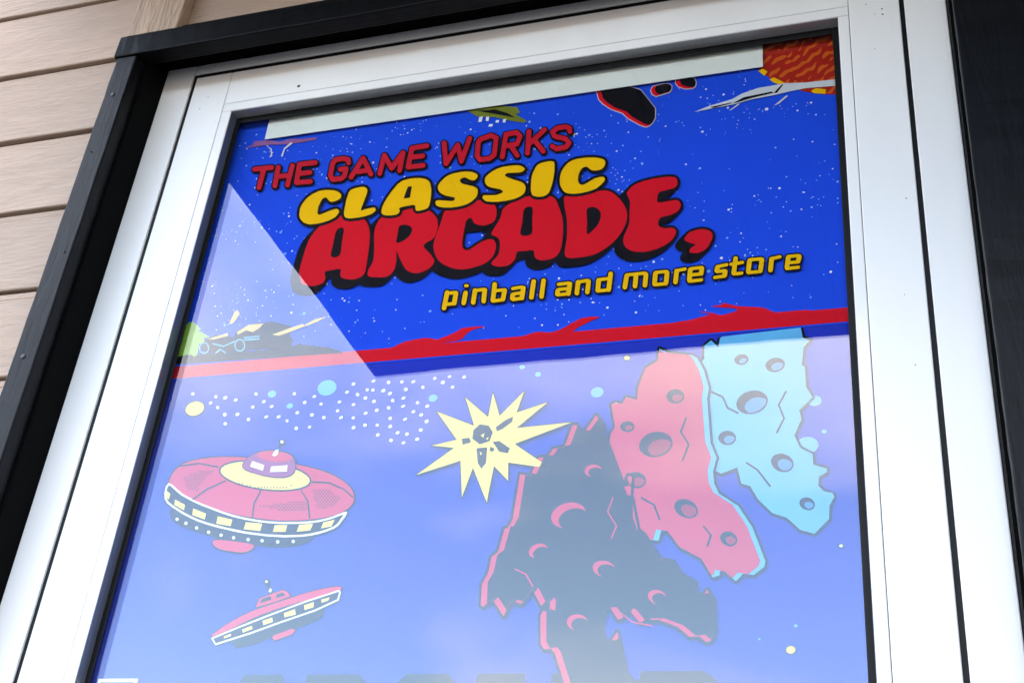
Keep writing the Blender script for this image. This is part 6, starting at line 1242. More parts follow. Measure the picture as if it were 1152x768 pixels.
         [[[-1945,14629],[-1954,14621],[-1966,14630],[-1957,14637]]],
         [[[-1908,14627],[-1916,14619],[-1928,14628],[-1920,14635]]],
         [[[-1870,14625],[-1879,14617],[-1891,14626],[-1882,14634]]],
         [[[-1833,14623],[-1841,14615],[-1853,14624],[-1845,14632]]],
         [[[-2186,14618],[-2195,14610],[-2207,14619],[-2198,14626]]],
         [[[-2148,14616],[-2157,14608],[-2169,14617],[-2160,14625]]],
         [[[-2110,14614],[-2119,14606],[-2131,14615],[-2122,14623]]],
         [[[-2073,14612],[-2081,14604],[-2093,14613],[-2085,14621]]],
         [[[-2035,14610],[-2043,14602],[-2055,14611],[-2047,14619]]],
         [[[-1997,14608],[-2006,14601],[-2018,14609],[-2009,14617]]],
         [[[-1960,14606],[-1968,14599],[-1980,14607],[-1971,14615]]],
         [[[-1922,14605],[-1931,14597],[-1942,14606],[-1934,14613]]],
         [[[-1885,14603],[-1893,14595],[-1905,14604],[-1896,14612]]],
         [[[-1847,14601],[-1856,14593],[-1867,14602],[-1859,14610]]],
         [[[-1810,14599],[-1818,14591],[-1830,14600],[-1822,14608]]],
         [[[-2353,14603],[-2361,14595],[-2374,14604],[-2365,14612]]],
         [[[-2315,14601],[-2323,14593],[-2335,14602],[-2327,14610]]],
         [[[-2276,14599],[-2285,14591],[-2297,14600],[-2289,14608]]],
         [[[-2238,14597],[-2247,14589],[-2259,14598],[-2250,14606]]],
         [[[-2200,14595],[-2209,14588],[-2221,14596],[-2212,14604]]],
         [[[-2162,14594],[-2171,14586],[-2183,14595],[-2174,14602]]],
         [[[-2125,14592],[-2133,14584],[-2145,14593],[-2137,14601]]],
         [[[-2087,14590],[-2095,14582],[-2107,14591],[-2099,14599]]],
         [[[-2049,14588],[-2058,14580],[-2069,14589],[-2061,14597]]],
         [[[-2011,14586],[-2020,14579],[-2032,14587],[-2023,14595]]],
         [[[-1974,14584],[-1982,14577],[-1994,14585],[-1986,14593]]],
         [[[-1936,14583],[-1945,14575],[-1957,14584],[-1948,14591]]],
         [[[-1899,14581],[-1907,14573],[-1919,14582],[-1911,14590]]],
         [[[-1861,14579],[-1870,14571],[-1882,14580],[-1873,14588]]],
         [[[-1824,14577],[-1832,14570],[-1844,14578],[-1836,14586]]],
         [[[-2214,14573],[-2223,14566],[-2235,14574],[-2227,14582]]],
         [[[-2177,14572],[-2185,14564],[-2197,14572],[-2189,14580]]],
         [[[-2139,14570],[-2147,14562],[-2159,14571],[-2151,14578]]],
         [[[-2101,14568],[-2109,14560],[-2121,14569],[-2113,14577]]],
         [[[-2063,14566],[-2072,14558],[-2084,14567],[-2075,14575]]],
         [[[-2025,14564],[-2034,14557],[-2046,14565],[-2037,14573]]],
         [[[-1988,14562],[-1996,14555],[-2008,14563],[-2000,14571]]],
         [[[-1950,14561],[-1959,14553],[-1971,14562],[-1962,14569]]],
         [[[-1913,14559],[-1921,14551],[-1933,14560],[-1925,14568]]],
         [[[-1876,14557],[-1884,14549],[-1896,14558],[-1887,14566]]],
         [[[-1838,14555],[-1847,14548],[-1858,14556],[-1850,14564]]],
         [[[-1801,14554],[-1809,14546],[-1821,14555],[-1813,14562]]],
         [[[-2115,14546],[-2123,14538],[-2135,14547],[-2127,14555]]],
         [[[-2077,14544],[-2086,14536],[-2098,14545],[-2089,14553]]],
         [[[-2040,14542],[-2048,14535],[-2060,14543],[-2051,14551]]],
         [[[-2002,14541],[-2010,14533],[-2022,14541],[-2014,14549]]],
         [[[-1964,14539],[-1973,14531],[-1985,14540],[-1976,14547]]],
         [[[-1927,14537],[-1936,14529],[-1947,14538],[-1939,14546]]],
         [[[-1890,14535],[-1898,14528],[-1910,14536],[-1901,14544]]],
         [[[-1852,14533],[-1861,14526],[-1873,14534],[-1864,14542]]],
         [[[-1815,14532],[-1824,14524],[-1835,14533],[-1827,14540]]],
         [[[-2671,14886],[-2679,14878],[-2692,14887],[-2683,14895]]],
         [[[-2632,14884],[-2640,14876],[-2653,14885],[-2644,14893]]],
         [[[-2607,14859],[-2615,14851],[-2628,14860],[-2619,14868]]],
         [[[-2568,14857],[-2576,14849],[-2589,14858],[-2580,14866]]],
         [[[-2529,14854],[-2537,14847],[-2550,14856],[-2541,14864]]],
         [[[-2028,14827],[-2037,14820],[-2049,14829],[-2040,14836]]],
         [[[-2504,14830],[-2512,14822],[-2525,14831],[-2516,14839]]],
         [[[-2465,14828],[-2474,14820],[-2486,14829],[-2477,14837]]],
         [[[-2426,14826],[-2435,14818],[-2447,14827],[-2439,14835]]],
         [[[-2388,14824],[-2396,14816],[-2409,14825],[-2400,14833]]],
         [[[-2349,14821],[-2358,14814],[-2370,14823],[-2361,14831]]],
         [[[-2310,14819],[-2319,14812],[-2331,14821],[-2323,14828]]],
         [[[-2272,14817],[-2281,14809],[-2293,14818],[-2284,14826]]],
         [[[-2234,14815],[-2242,14807],[-2254,14816],[-2246,14824]]],
         [[[-2195,14813],[-2204,14805],[-2216,14814],[-2207,14822]]],
         [[[-2157,14811],[-2166,14803],[-2178,14812],[-2169,14820]]],
         [[[-2119,14809],[-2127,14801],[-2139,14810],[-2131,14818]]],
         [[[-2081,14807],[-2089,14799],[-2101,14808],[-2093,14816]]],
         [[[-2363,14799],[-2372,14791],[-2384,14800],[-2375,14808]]],
        ]],
    ],
    'small_saucer': [
        ['ink', 2, [
         [[[-2115,13779],[-2130,13774],[-2140,13764],[-2144,13749],[-2140,13733],[-2125,13714],[-2104,13701],[-2045,13615],[-2046,13611],[-2162,13564],[-2179,13469],[-2172,13460],[-2156,13457],[-2216,13436],[-2308,13394],[-2399,13345],[-2542,13253],[-2600,13205],[-2625,13175],[-2619,13160],[-2623,13149],[-2545,13063],[-2533,13062],[-2388,13105],[-2304,13041],[-2291,13037],[-2095,13078],[-1923,13149],[-1921,13136],[-1916,13129],[-1870,13106],[-1696,13165],[-1659,13213],[-1659,13220],[-1669,13232],[-1403,13334],[-1399,13341],[-1383,13419],[-1385,13429],[-1395,13438],[-1233,13512],[-1224,13602],[-1238,13625],[-1222,13655],[-1228,13663],[-1254,13676],[-1305,13679],[-1487,13652],[-1594,13629],[-1783,13574],[-1789,13586],[-1831,13633],[-1905,13656],[-2004,13625],[-2008,13637],[-2060,13716],[-2060,13739],[-2067,13754],[-2084,13772]],[[-2030,13394],[-2020,13398],[-2016,13394],[-2154,13342],[-2162,13344]]],
        ]],
        ['pinkred', 3, [
         [[[-2613,13171],[-2589,13198],[-2533,13243],[-2465,13290],[-2390,13335],[-2303,13382],[-2208,13426],[-2103,13463],[-1991,13497],[-1882,13530],[-1781,13562],[-1683,13593],[-1586,13619],[-1482,13641],[-1379,13659],[-1301,13668],[-1255,13665],[-1234,13655],[-1242,13639],[-1286,13621],[-1360,13598],[-1453,13571],[-1571,13540],[-1708,13505],[-1838,13470],[-1951,13435],[-2056,13398],[-2161,13358],[-2274,13307],[-2386,13252],[-2478,13210],[-2547,13183],[-2595,13168]]],
         [[[-2167,13469],[-2150,13558],[-2039,13600],[-1906,13645],[-1839,13625],[-1798,13579],[-1974,13517]]],
         [[[-1907,13165],[-1712,13234],[-1670,13219],[-1700,13176],[-1874,13117],[-1909,13136]]],
        ]],
        ['white', 4, [
         [[[-1265,13630],[-1628,13520],[-1979,13395],[-2331,13263],[-2610,13149],[-2539,13073],[-2156,13187],[-1835,13298],[-1484,13411],[-1245,13519],[-1236,13602],[-1254,13629]]],
        ]],
        ['ink', 5, [
         [[[-1273,13608],[-1621,13502],[-1968,13378],[-2319,13246],[-2580,13141],[-2540,13096],[-2533,13095],[-2164,13205],[-1842,13316],[-1495,13427],[-1263,13532],[-1255,13599],[-1261,13610]]],
        ]],
        ['ink', 5, [
         [[[-2132,13513],[-2117,13554],[-2023,13585],[-2004,13547]]],
         [[[-1960,13561],[-1952,13601],[-1893,13619],[-1855,13588]]],
        ]],
        ['paleyellow', 6, [
         [[[-2459,13163],[-2385,13191],[-2380,13167],[-2454,13142]]],
         [[[-2268,13233],[-2166,13270],[-2150,13237],[-2252,13199]]],
         [[[-2055,13320],[-1952,13354],[-1936,13306],[-2035,13273]]],
         [[[-1831,13396],[-1714,13437],[-1692,13379],[-1814,13352]]],
         [[[-1618,13475],[-1518,13507],[-1508,13452],[-1603,13425]]],
         [[[-1438,13530],[-1350,13554],[-1358,13518],[-1427,13497]]],
        ]],
        ['white', 6, [
         [[[-2085,13740],[-2086,13731],[-2093,13726],[-2103,13726],[-2113,13732],[-2118,13741],[-2116,13750],[-2110,13755],[-2100,13755],[-2090,13749]]],
         [[[-2054,13631],[-2042,13672],[-2017,13645],[-2028,13621]]],
        ]],
    ],
    'dot_trail': [
        ['white', 2, [
         [[[-3553,16102],[-3548,16087],[-3554,16074],[-3568,16070],[-3584,16076],[-3594,16089],[-3594,16104],[-3583,16113],[-3566,16112]]],
         [[[-3236,16035],[-3231,16021],[-3236,16009],[-3249,16005],[-3264,16011],[-3274,16025],[-3274,16039],[-3264,16048],[-3249,16046]]],
         [[[-3101,16014],[-3098,16000],[-3107,15986],[-3124,15980],[-3141,15984],[-3150,15997],[-3147,16011],[-3133,16022],[-3115,16023]]],
         [[[-2957,15973],[-2953,15958],[-2961,15945],[-2977,15940],[-2993,15945],[-3003,15958],[-3001,15973],[-2988,15983],[-2971,15983]]],
         [[[-3281,15959],[-3278,15945],[-3285,15933],[-3300,15928],[-3315,15933],[-3324,15944],[-3322,15958],[-3310,15967],[-3294,15967]]],
         [[[-3177,15888],[-3171,15873],[-3175,15860],[-3187,15857],[-3202,15865],[-3213,15879],[-3214,15893],[-3205,15902],[-3190,15899]]],
         [[[-3058,15790],[-3052,15773],[-3058,15759],[-3074,15755],[-3091,15762],[-3102,15777],[-3102,15793],[-3091,15803],[-3073,15802]]],
         [[[-2891,15782],[-2887,15767],[-2896,15754],[-2912,15748],[-2929,15753],[-2938,15766],[-2936,15781],[-2922,15791],[-2905,15791]]],
         [[[-3023,15668],[-3018,15653],[-3024,15640],[-3038,15636],[-3055,15642],[-3065,15656],[-3065,15671],[-3054,15680],[-3038,15679]]],
         [[[-2735,15703],[-2730,15687],[-2736,15674],[-2751,15670],[-2767,15676],[-2777,15690],[-2776,15705],[-2766,15715],[-2749,15713]]],
         [[[-2716,15861],[-2711,15847],[-2718,15835],[-2733,15830],[-2748,15835],[-2757,15848],[-2756,15862],[-2745,15871],[-2729,15871]]],
         [[[-2714,16029],[-2708,16012],[-2712,15999],[-2726,15996],[-2741,16004],[-2752,16019],[-2753,16035],[-2744,16044],[-2728,16041]]],
         [[[-2587,15922],[-2584,15908],[-2591,15896],[-2606,15891],[-2622,15895],[-2630,15908],[-2628,15921],[-2616,15931],[-2600,15931]]],
         [[[-2471,15851],[-2469,15838],[-2477,15825],[-2493,15819],[-2509,15823],[-2517,15834],[-2514,15848],[-2501,15858],[-2484,15859]]],
         [[[-2512,15722],[-2509,15709],[-2518,15697],[-2534,15691],[-2549,15695],[-2557,15706],[-2554,15719],[-2541,15729],[-2524,15730]]],
         [[[-2354,15710],[-2352,15697],[-2360,15685],[-2376,15679],[-2391,15683],[-2399,15694],[-2396,15708],[-2383,15717],[-2366,15718]]],
         [[[-2243,15647],[-2239,15635],[-2244,15624],[-2256,15620],[-2269,15625],[-2277,15637],[-2277,15649],[-2267,15657],[-2254,15656]]],
         [[[-2221,15992],[-2216,15978],[-2222,15966],[-2235,15962],[-2249,15968],[-2258,15982],[-2258,15996],[-2248,16004],[-2233,16003]]],
         [[[-2065,15870],[-2062,15856],[-2069,15843],[-2084,15838],[-2100,15843],[-2108,15856],[-2106,15871],[-2095,15880],[-2078,15880]]],
         [[[-2131,15744],[-2128,15731],[-2135,15719],[-2150,15714],[-2165,15718],[-2173,15730],[-2171,15744],[-2159,15753],[-2143,15753]]],
         [[[-1943,15703],[-1939,15688],[-1946,15675],[-1961,15670],[-1977,15676],[-1986,15689],[-1984,15704],[-1973,15713],[-1956,15713]]],
         [[[-1959,15938],[-1956,15925],[-1963,15913],[-1978,15908],[-1992,15912],[-2000,15924],[-1998,15937],[-1986,15946],[-1971,15946]]],
         [[[-1857,15832],[-1854,15818],[-1860,15807],[-1874,15803],[-1888,15808],[-1896,15820],[-1894,15833],[-1884,15842],[-1869,15841]]],
         [[[-2106,15544],[-2101,15528],[-2107,15516],[-2121,15512],[-2136,15518],[-2146,15532],[-2145,15547],[-2135,15556],[-2119,15555]]],
         [[[-1946,15549],[-1943,15536],[-1949,15526],[-1962,15521],[-1975,15526],[-1983,15537],[-1981,15549],[-1971,15557],[-1957,15557]]],
         [[[-1790,15657],[-1787,15642],[-1793,15630],[-1808,15626],[-1823,15631],[-1831,15644],[-1830,15658],[-1818,15667],[-1803,15666]]],
         [[[-1634,15843],[-1631,15830],[-1639,15818],[-1653,15813],[-1667,15818],[-1674,15829],[-1672,15842],[-1660,15850],[-1645,15851]]],
         [[[-1638,15730],[-1634,15716],[-1641,15705],[-1654,15701],[-1668,15705],[-1676,15717],[-1674,15730],[-1664,15739],[-1649,15738]]],
         [[[-1576,15642],[-1574,15630],[-1583,15617],[-1599,15612],[-1614,15615],[-1621,15626],[-1617,15639],[-1604,15649],[-1587,15650]]],
         [[[-1562,15961],[-1559,15948],[-1567,15936],[-1582,15931],[-1596,15935],[-1604,15947],[-1601,15960],[-1589,15969],[-1574,15970]]],
         [[[-1499,16060],[-1496,16046],[-1504,16033],[-1519,16028],[-1535,16033],[-1543,16046],[-1541,16060],[-1528,16070],[-1512,16070]]],
         [[[-1430,15917],[-1425,15901],[-1430,15889],[-1443,15886],[-1457,15893],[-1467,15908],[-1467,15923],[-1458,15932],[-1443,15929]]],
         [[[-1454,15795],[-1452,15782],[-1460,15770],[-1475,15765],[-1489,15769],[-1497,15780],[-1494,15794],[-1482,15803],[-1466,15803]]],
         [[[-1431,15626],[-1428,15613],[-1435,15602],[-1448,15597],[-1461,15602],[-1469,15614],[-1467,15627],[-1457,15635],[-1442,15635]]],
         [[[-1405,15505],[-1402,15491],[-1409,15479],[-1424,15474],[-1438,15479],[-1447,15491],[-1445,15505],[-1433,15514],[-1417,15514]]],
         [[[-1324,15866],[-1321,15852],[-1328,15839],[-1343,15835],[-1358,15840],[-1366,15853],[-1364,15867],[-1352,15876],[-1336,15876]]],
         [[[-1322,15970],[-1319,15958],[-1325,15947],[-1337,15943],[-1350,15948],[-1357,15959],[-1356,15972],[-1346,15980],[-1333,15979]]],
         [[[-1251,15962],[-1248,15948],[-1254,15936],[-1267,15932],[-1281,15938],[-1289,15950],[-1287,15964],[-1277,15972],[-1263,15971]]],
         [[[-1260,16078],[-1258,16066],[-1267,16054],[-1282,16048],[-1297,16052],[-1303,16063],[-1300,16076],[-1287,16085],[-1271,16086]]],
         [[[-1213,15816],[-1210,15802],[-1217,15789],[-1231,15785],[-1246,15790],[-1254,15803],[-1252,15817],[-1240,15827],[-1225,15826]]],
         [[[-1287,15675],[-1285,15662],[-1294,15650],[-1310,15644],[-1325,15647],[-1332,15658],[-1328,15671],[-1315,15681],[-1299,15682]]],
         [[[-1161,15702],[-1158,15688],[-1166,15675],[-1181,15670],[-1196,15674],[-1204,15687],[-1201,15701],[-1189,15710],[-1173,15711]]],
         [[[-1272,15525],[-1267,15509],[-1274,15497],[-1288,15493],[-1303,15499],[-1312,15513],[-1311,15528],[-1300,15537],[-1285,15535]]],
         [[[-1128,15513],[-1125,15501],[-1131,15490],[-1144,15486],[-1157,15490],[-1164,15502],[-1163,15515],[-1153,15523],[-1139,15522]]],
         [[[-1099,15395],[-1097,15381],[-1105,15369],[-1119,15364],[-1134,15368],[-1142,15380],[-1139,15394],[-1127,15403],[-1111,15403]]],
         [[[-1075,16044],[-1071,16029],[-1078,16016],[-1092,16012],[-1107,16018],[-1116,16032],[-1114,16047],[-1103,16056],[-1087,16055]]],
         [[[-1117,15947],[-1115,15932],[-1124,15918],[-1140,15912],[-1157,15917],[-1165,15931],[-1161,15946],[-1148,15956],[-1130,15957]]],
         [[[-1034,15902],[-1032,15888],[-1041,15875],[-1057,15870],[-1072,15874],[-1080,15886],[-1076,15900],[-1063,15910],[-1046,15911]]],
         [[[-993,15808],[-988,15792],[-994,15780],[-1006,15776],[-1021,15783],[-1030,15798],[-1029,15813],[-1020,15821],[-1005,15819]]],
         [[[-1026,15720],[-1022,15704],[-1028,15691],[-1041,15688],[-1055,15695],[-1064,15709],[-1064,15724],[-1054,15733],[-1039,15731]]],
         [[[-985,15587],[-982,15574],[-990,15562],[-1004,15557],[-1018,15562],[-1026,15574],[-1023,15587],[-1012,15596],[-997,15596]]],
         [[[-970,15487],[-967,15473],[-974,15460],[-988,15456],[-1002,15461],[-1010,15474],[-1008,15488],[-997,15497],[-982,15496]]],
         [[[-935,15317],[-931,15302],[-938,15290],[-951,15286],[-966,15292],[-974,15305],[-973,15320],[-962,15328],[-948,15327]]],
         [[[-871,15405],[-869,15392],[-877,15379],[-892,15374],[-906,15379],[-914,15390],[-911,15404],[-899,15413],[-883,15414]]],
         [[[-917,16037],[-914,16023],[-921,16011],[-934,16007],[-948,16012],[-956,16025],[-954,16039],[-943,16047],[-929,16047]]],
         [[[-853,15937],[-849,15921],[-856,15908],[-871,15904],[-886,15910],[-895,15924],[-893,15940],[-882,15949],[-866,15948]]],
         [[[-864,15831],[-863,15818],[-872,15806],[-888,15801],[-902,15804],[-908,15814],[-904,15827],[-891,15836],[-875,15838]]],
         [[[-851,15729],[-851,15718],[-861,15706],[-877,15700],[-891,15702],[-897,15711],[-892,15723],[-878,15733],[-862,15735]]],
         [[[-805,15566],[-805,15554],[-815,15542],[-831,15536],[-845,15538],[-851,15548],[-846,15561],[-832,15570],[-816,15572]]],
         [[[-760,15380],[-757,15366],[-764,15354],[-778,15350],[-792,15355],[-800,15367],[-798,15381],[-786,15390],[-771,15390]]],
         [[[-785,15278],[-783,15266],[-791,15255],[-805,15250],[-818,15254],[-825,15264],[-822,15276],[-810,15285],[-796,15286]]],
         [[[-775,16031],[-774,16019],[-784,16007],[-800,16001],[-814,16003],[-820,16014],[-816,16027],[-802,16036],[-786,16038]]],
         [[[-658,15946],[-654,15931],[-659,15919],[-672,15916],[-685,15923],[-693,15936],[-693,15950],[-683,15958],[-669,15957]]],
         [[[-693,15757],[-690,15744],[-697,15732],[-710,15728],[-723,15734],[-731,15746],[-729,15759],[-718,15767],[-704,15767]]],
         [[[-722,15652],[-720,15638],[-729,15626],[-744,15620],[-758,15625],[-766,15636],[-762,15650],[-749,15659],[-733,15660]]],
         [[[-626,15604],[-623,15590],[-631,15578],[-646,15573],[-660,15578],[-667,15590],[-664,15603],[-652,15612],[-637,15613]]],
         [[[-606,15419],[-604,15404],[-611,15392],[-625,15387],[-640,15393],[-648,15405],[-645,15420],[-634,15429],[-618,15428]]],
         [[[-630,15311],[-628,15297],[-637,15285],[-652,15280],[-666,15284],[-674,15296],[-670,15309],[-658,15319],[-642,15319]]],
         [[[-570,15707],[-568,15693],[-577,15681],[-592,15676],[-607,15680],[-614,15691],[-610,15704],[-597,15714],[-581,15715]]],
         [[[-531,16048],[-529,16036],[-536,16025],[-549,16020],[-562,16025],[-569,16036],[-566,16048],[-555,16057],[-542,16057]]],
         [[[-426,15990],[-423,15975],[-431,15961],[-447,15956],[-462,15962],[-470,15976],[-468,15991],[-455,16001],[-439,16001]]],
         [[[-358,16058],[-357,16047],[-365,16036],[-379,16030],[-392,16033],[-398,16043],[-394,16056],[-382,16064],[-368,16065]]],
         [[[-308,15921],[-305,15907],[-312,15895],[-326,15891],[-339,15897],[-347,15909],[-344,15923],[-333,15931],[-319,15931]]],
         [[[-187,16037],[-184,16023],[-193,16011],[-207,16006],[-221,16011],[-228,16023],[-225,16037],[-213,16046],[-198,16046]]],
         [[[-551,15520],[-548,15506],[-557,15493],[-572,15488],[-587,15492],[-595,15505],[-592,15520],[-579,15529],[-563,15530]]],
        ]],
    ],
    'bubble': [
        ['ink', 1, [
         [[[-3372,15922],[-3360,15889],[-3362,15855],[-3376,15826],[-3402,15802],[-3437,15787],[-3478,15781],[-3520,15786],[-3560,15801],[-3594,15825],[-3618,15855],[-3630,15888],[-3629,15922],[-3615,15952],[-3588,15976],[-3553,15992],[-3512,15997],[-3469,15992],[-3429,15976],[-3396,15952]]],
         [[[3247,12965],[3243,12949],[3232,12935],[3216,12926],[3198,12923],[3180,12926],[3164,12935],[3154,12950],[3151,12966],[3155,12983],[3165,12996],[3181,13006],[3200,13009],[3218,13005],[3234,12996],[3244,12982]]],
         [[[3693,13924],[3689,13912],[3679,13904],[3666,13901],[3652,13905],[3643,13914],[3640,13926],[3644,13938],[3654,13946],[3668,13949],[3681,13945],[3690,13936]]],
         [[[1625,16098],[1621,16082],[1609,16071],[1591,16068],[1573,16074],[1559,16088],[1553,16104],[1557,16120],[1570,16131],[1588,16134],[1606,16128],[1620,16114]]],
        ]],
        ['paleyellow', 2, [
         [[[-3384,15919],[-3374,15889],[-3376,15860],[-3389,15833],[-3413,15812],[-3444,15799],[-3481,15794],[-3519,15798],[-3554,15811],[-3584,15832],[-3606,15859],[-3616,15888],[-3615,15917],[-3601,15944],[-3578,15965],[-3546,15979],[-3509,15984],[-3471,15979],[-3435,15966],[-3405,15945]]],
         [[[3239,12965],[3235,12952],[3226,12940],[3213,12933],[3198,12930],[3183,12933],[3170,12941],[3162,12952],[3159,12966],[3162,12979],[3171,12991],[3184,12998],[3200,13001],[3215,12998],[3228,12990],[3236,12979]]],
         [[[1620,16098],[1616,16085],[1606,16076],[1591,16074],[1575,16079],[1564,16090],[1559,16104],[1562,16117],[1573,16126],[1588,16128],[1604,16123],[1615,16112]]],
        ]],
        ['white', 2, [
         [[[3684,13924],[3681,13915],[3671,13910],[3660,13911],[3652,13916],[3649,13926],[3652,13935],[3662,13940],[3673,13940],[3681,13934]]],
        ]],
        ['cyan', 2, [
         [[[-1732,16057],[-1723,16026],[-1725,15995],[-1739,15967],[-1763,15945],[-1794,15931],[-1829,15927],[-1866,15932],[-1900,15947],[-1929,15969],[-1949,15998],[-1958,16029],[-1956,16061],[-1942,16089],[-1919,16111],[-1887,16125],[-1851,16129],[-1814,16124],[-1780,16109],[-1751,16086]]],
         [[[-2475,16017],[-2470,15999],[-2474,15982],[-2485,15968],[-2502,15960],[-2522,15958],[-2543,15963],[-2561,15974],[-2574,15990],[-2578,16008],[-2575,16025],[-2564,16039],[-2547,16047],[-2526,16049],[-2505,16044],[-2487,16032]]],
         [[[-2227,15839],[-2224,15824],[-2228,15809],[-2240,15799],[-2256,15795],[-2274,15797],[-2289,15806],[-2300,15819],[-2304,15834],[-2299,15848],[-2288,15858],[-2272,15863],[-2254,15860],[-2238,15852]]],
         [[[-486,15805],[-483,15788],[-488,15771],[-499,15757],[-517,15748],[-537,15747],[-556,15751],[-573,15762],[-584,15778],[-587,15795],[-582,15812],[-570,15826],[-553,15834],[-533,15836],[-513,15831],[-497,15820]]],
         [[[1360,15723],[1360,15702],[1352,15683],[1337,15667],[1317,15658],[1293,15655],[1270,15659],[1249,15670],[1234,15687],[1225,15707],[1225,15728],[1233,15747],[1248,15762],[1268,15772],[1292,15775],[1315,15770],[1336,15759],[1352,15742]]],
         [[[477,16094],[476,16080],[466,16069],[451,16064],[434,16065],[420,16074],[413,16087],[414,16101],[423,16112],[438,16117],[455,16115],[469,16107]]],
         [[[665,15989],[664,15973],[655,15961],[639,15955],[622,15957],[607,15967],[599,15982],[600,15998],[609,16011],[625,16016],[642,16014],[657,16004]]],
         [[[3549,15443],[3546,15422],[3535,15404],[3517,15391],[3496,15383],[3473,15383],[3450,15389],[3432,15402],[3419,15419],[3414,15440],[3418,15460],[3428,15478],[3446,15492],[3468,15500],[3491,15500],[3513,15493],[3532,15481],[3544,15463]]],
         [[[3584,15098],[3580,15086],[3571,15078],[3559,15075],[3547,15080],[3538,15089],[3536,15101],[3539,15113],[3548,15121],[3560,15123],[3572,15119],[3581,15110]]],
         [[[3502,14962],[3498,14936],[3486,14913],[3467,14894],[3442,14880],[3414,14873],[3384,14873],[3356,14881],[3331,14895],[3311,14914],[3298,14937],[3293,14963],[3297,14988],[3309,15012],[3328,15031],[3353,15045],[3381,15052],[3411,15052],[3440,15044],[3465,15030],[3485,15011],[3497,14987]]],
         [[[3263,13182],[3260,13173],[3251,13168],[3241,13168],[3232,13174],[3229,13183],[3233,13192],[3241,13197],[3252,13197],[3260,13191]]],
         [[[2937,13065],[2934,13058],[2926,13056],[2919,13059],[2915,13066],[2919,13072],[2926,13075],[2934,13072]]],
        ]],
    ],
}


def flat(name, groups, parent):
    """flat print: filled outlines with holes, several inks in one mesh"""
    verts, faces, mi, mats = [], [], [], []
    for ink, layer, polys in groups:
        if 'ink_' + ink not in mats:
            mats.append('ink_' + ink)
        k = mats.index('ink_' + ink)
        y = YS - layer * STEP
        for loops in polys:
            vv = [[Vector((x * 1e-4, z * 1e-4, 0)) for x, z in L] for L in loops]
            base = len(verts)
            for L in vv:
                verts += [(p.x, y, p.y) for p in L]
            fl = [p for L in vv for p in L]
            for t in tessellate_polygon(vv):
                a, b, c = (fl[i] for i in t)
                if (b - a).cross(c - a).z < 0:
                    t = (t[0], t[2], t[1])
                faces.append([base + i for i in t])
                mi.append(k)
    me = bpy.data.meshes.new(name)
    me.from_pydata(verts, [], faces)
    for p, k in zip(me.polygons, mi):
        p.material_index = k
    o = link(name, me, parent, mats)
    return o


upper = thing('title_poster', 'deep blue title poster lettered THE GAME WORKS CLASSIC ARCADE with red bottom band', 'poster')
lower = thing('space_poster', 'paler blue poster below with flying saucers, yellow starburst and big drifting rocks', 'poster')
RB, RT = 1.6322, 1.6490
box('sheet', (-0.4000, YS, RB - 0.002), (0.4000, YS + 0.0004, 2.0380), 'ink_sheet_upper', upper)
flat('red_band', [['red', 1, [[[(-4000, round(RB * 1e4)), (4000, round(RB * 1e4)), (4000, round(RT * 1e4)), (-4000, round(RT * 1e4))]]]]], upper)
box('sheet', (-0.4000, YS + 0.0006, 0.30), (0.4000, YS + 0.0010, 1.6420), 'ink_sheet_lower', lower)
UP = ('title_lettering', 'headline_lettering', 'shop_name_lettering', 'tagline_lettering', 'flame_wisps', 'planet',
      'dart_ship', 'moon_ridge', 'scout_ship', 'supply_ship', 'dark_rock')
for nm, gr in ART.items():
    if nm == 'bubble':
        for ink, layer, polys in gr:
            for p in polys:
                if ink == 'ink':
                    continue
                edge = [q for q in gr[0][2] if abs(q[0][0][0] - p[0][0][0]) < 60 and abs(q[0][0][1] - p[0][0][1]) < 60]
                flat('bubble', [[ink, layer, [p]]] + ([['ink', 1, edge[:1]]] if edge else []), lower)
        continue
    o = flat(nm, gr, upper if nm in UP else lower)
    if nm == 'dot_trail':
        o['kind'] = 'stuff'

# printed specks of stars on the upper sheet
rs = random.Random(11)
stars = []
white, blue = [], []
centres = [(rs.uniform(-0.37, 0.37), rs.uniform(1.665, 1.985), rs.uniform(0.012, 0.045)) for i in range(60)]
for i in range(1250):
    if rs.random() < 0.75:
        cx, cz, s = rs.choice(centres)
        x, z = rs.gauss(cx, s), rs.gauss(cz, s * 0.7)
    else:
        x, z = rs.uniform(-0.385, 0.38), rs.uniform(1.66, 2.0)
    if not (-0.388 < x < 0.383 and 1.655 < z < 2.01):
        continue
    if x > 0.29 and z > 1.93:
        continue
    r = min(0.0022, 0.00050 * (1 + rs.expovariate(1.5)))
    L = [(round(1e4 * (x + r * math.cos(a * 1.0472)), 1), round(1e4 * (z + r * math.sin(a * 1.0472)), 1)) for a in range(6)]
    (white if rs.random() < 0.5 else blue).append([L])
flat('star_field', [['white', 1.4, white], ['skyblue', 1.2, blue]], upper)['kind'] = 'stuff'


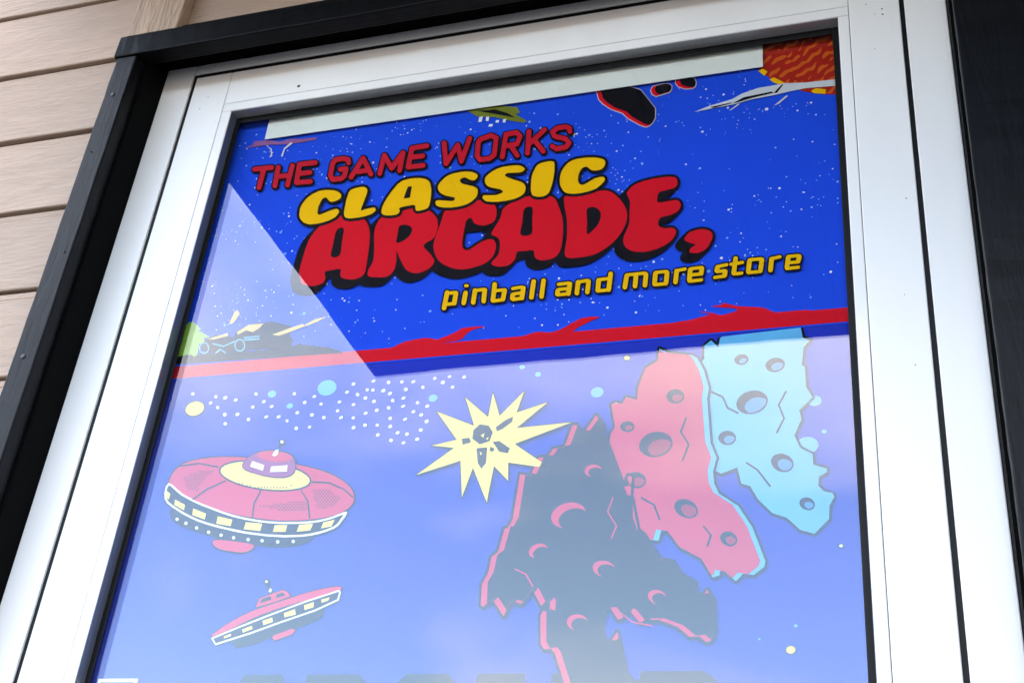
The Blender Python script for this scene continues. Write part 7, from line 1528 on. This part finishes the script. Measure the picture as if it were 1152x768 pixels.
# the word along the bottom of the space poster: block capitals with cut corners
def block_word():
    top, bot = 12765, 11700
    c = 62

    def frame(x0, x1, tl, tr, bl, br):
        p = []
        p += [(x0, bot + bl), (x0 + bl, bot)] if bl else [(x0, bot)]
        p += [(x1 - br, bot), (x1, bot + br)] if br else [(x1, bot)]
        p += [(x1, top - tr), (x1 - tr, top)] if tr else [(x1, top)]
        p += [(x0 + tl, top), (x0, top - tl)] if tl else [(x0, top)]
        return p
    A1 = [[(-2420, bot), (-2230, bot), (-2190, 11950), (-1680, 11950), (-1640, bot), (-1450, bot), (-1700, top), (-2140, top)],
          [(-2155, 12130), (-1720, 12130), (-1850, 12600), (-2020, 12600)]]
    R = [[(-1390, bot), (-1200, bot), (-1200, 12050), (-1080, 12050), (-840, bot), (-610, bot), (-860, 12080), (-760, 12200),
          (-760, 12640), (-885, top), (-1450, top), (-1440, 12000)],
         [(-1240, 12220), (-950, 12220), (-950, 12580), (-1250, 12580)]]
    C_ = [[(-520, 11860), (-360, bot), (30, bot), (150, 11860), (150, 12050), (-60, 12050), (-60, 11900), (-310, 11900),
           (-310, 12580), (-60, 12580), (-60, 12430), (150, 12430), (150, 12640), (25, top), (-400, top), (-520, 12640)]]
    A2 = [[(190, bot), (370, bot), (410, 11950), (760, 11950), (800, bot), (980, bot), (780, top), (320, top)],
          [(430, 12130), (735, 12130), (640, 12600), (530, 12600)]]
    Dd = [frame(1040, 1700, 0, 130, 0, 130), [(1240, 11900), (1480, 11900), (1480, 12580), (1240, 12580)]]
    Ee = [[(1800, bot), (2560, bot), (2560, 11900), (2030, 11900), (2030, 12150), (2430, 12150), (2430, 12330), (2030, 12330),
           (2030, 12600), (2570, 12690), (2440, 12780), (1870, 12780)]]
    return [A1, R, C_, A2, Dd, Ee]


flat('bottom_lettering', [['ink', 8.5, block_word()]], lower)

# white paper strip over the poster's top edge
strip = box('paper_strip', (-0.3445, 0.0234, 1.9905), (0.3040, 0.0240, 2.0385), 'paper_white', None)
strip['label'] = 'plain white paper strip along the top of the glass'
strip['category'] = 'paper strip'
# small square sticker low in the left corner of the glass
stk = thing('window_sticker', 'small white bordered dark sticker at the left bottom corner of view', 'sticker')
box('border', (-0.3800, 0.0234, 1.2100), (-0.3330, 0.0236, 1.2722), 'sticker_white', stk)
box('print', (-0.3760, 0.02325, 1.2140), (-0.3370, 0.02338, 1.2686), 'ink_ink', stk)
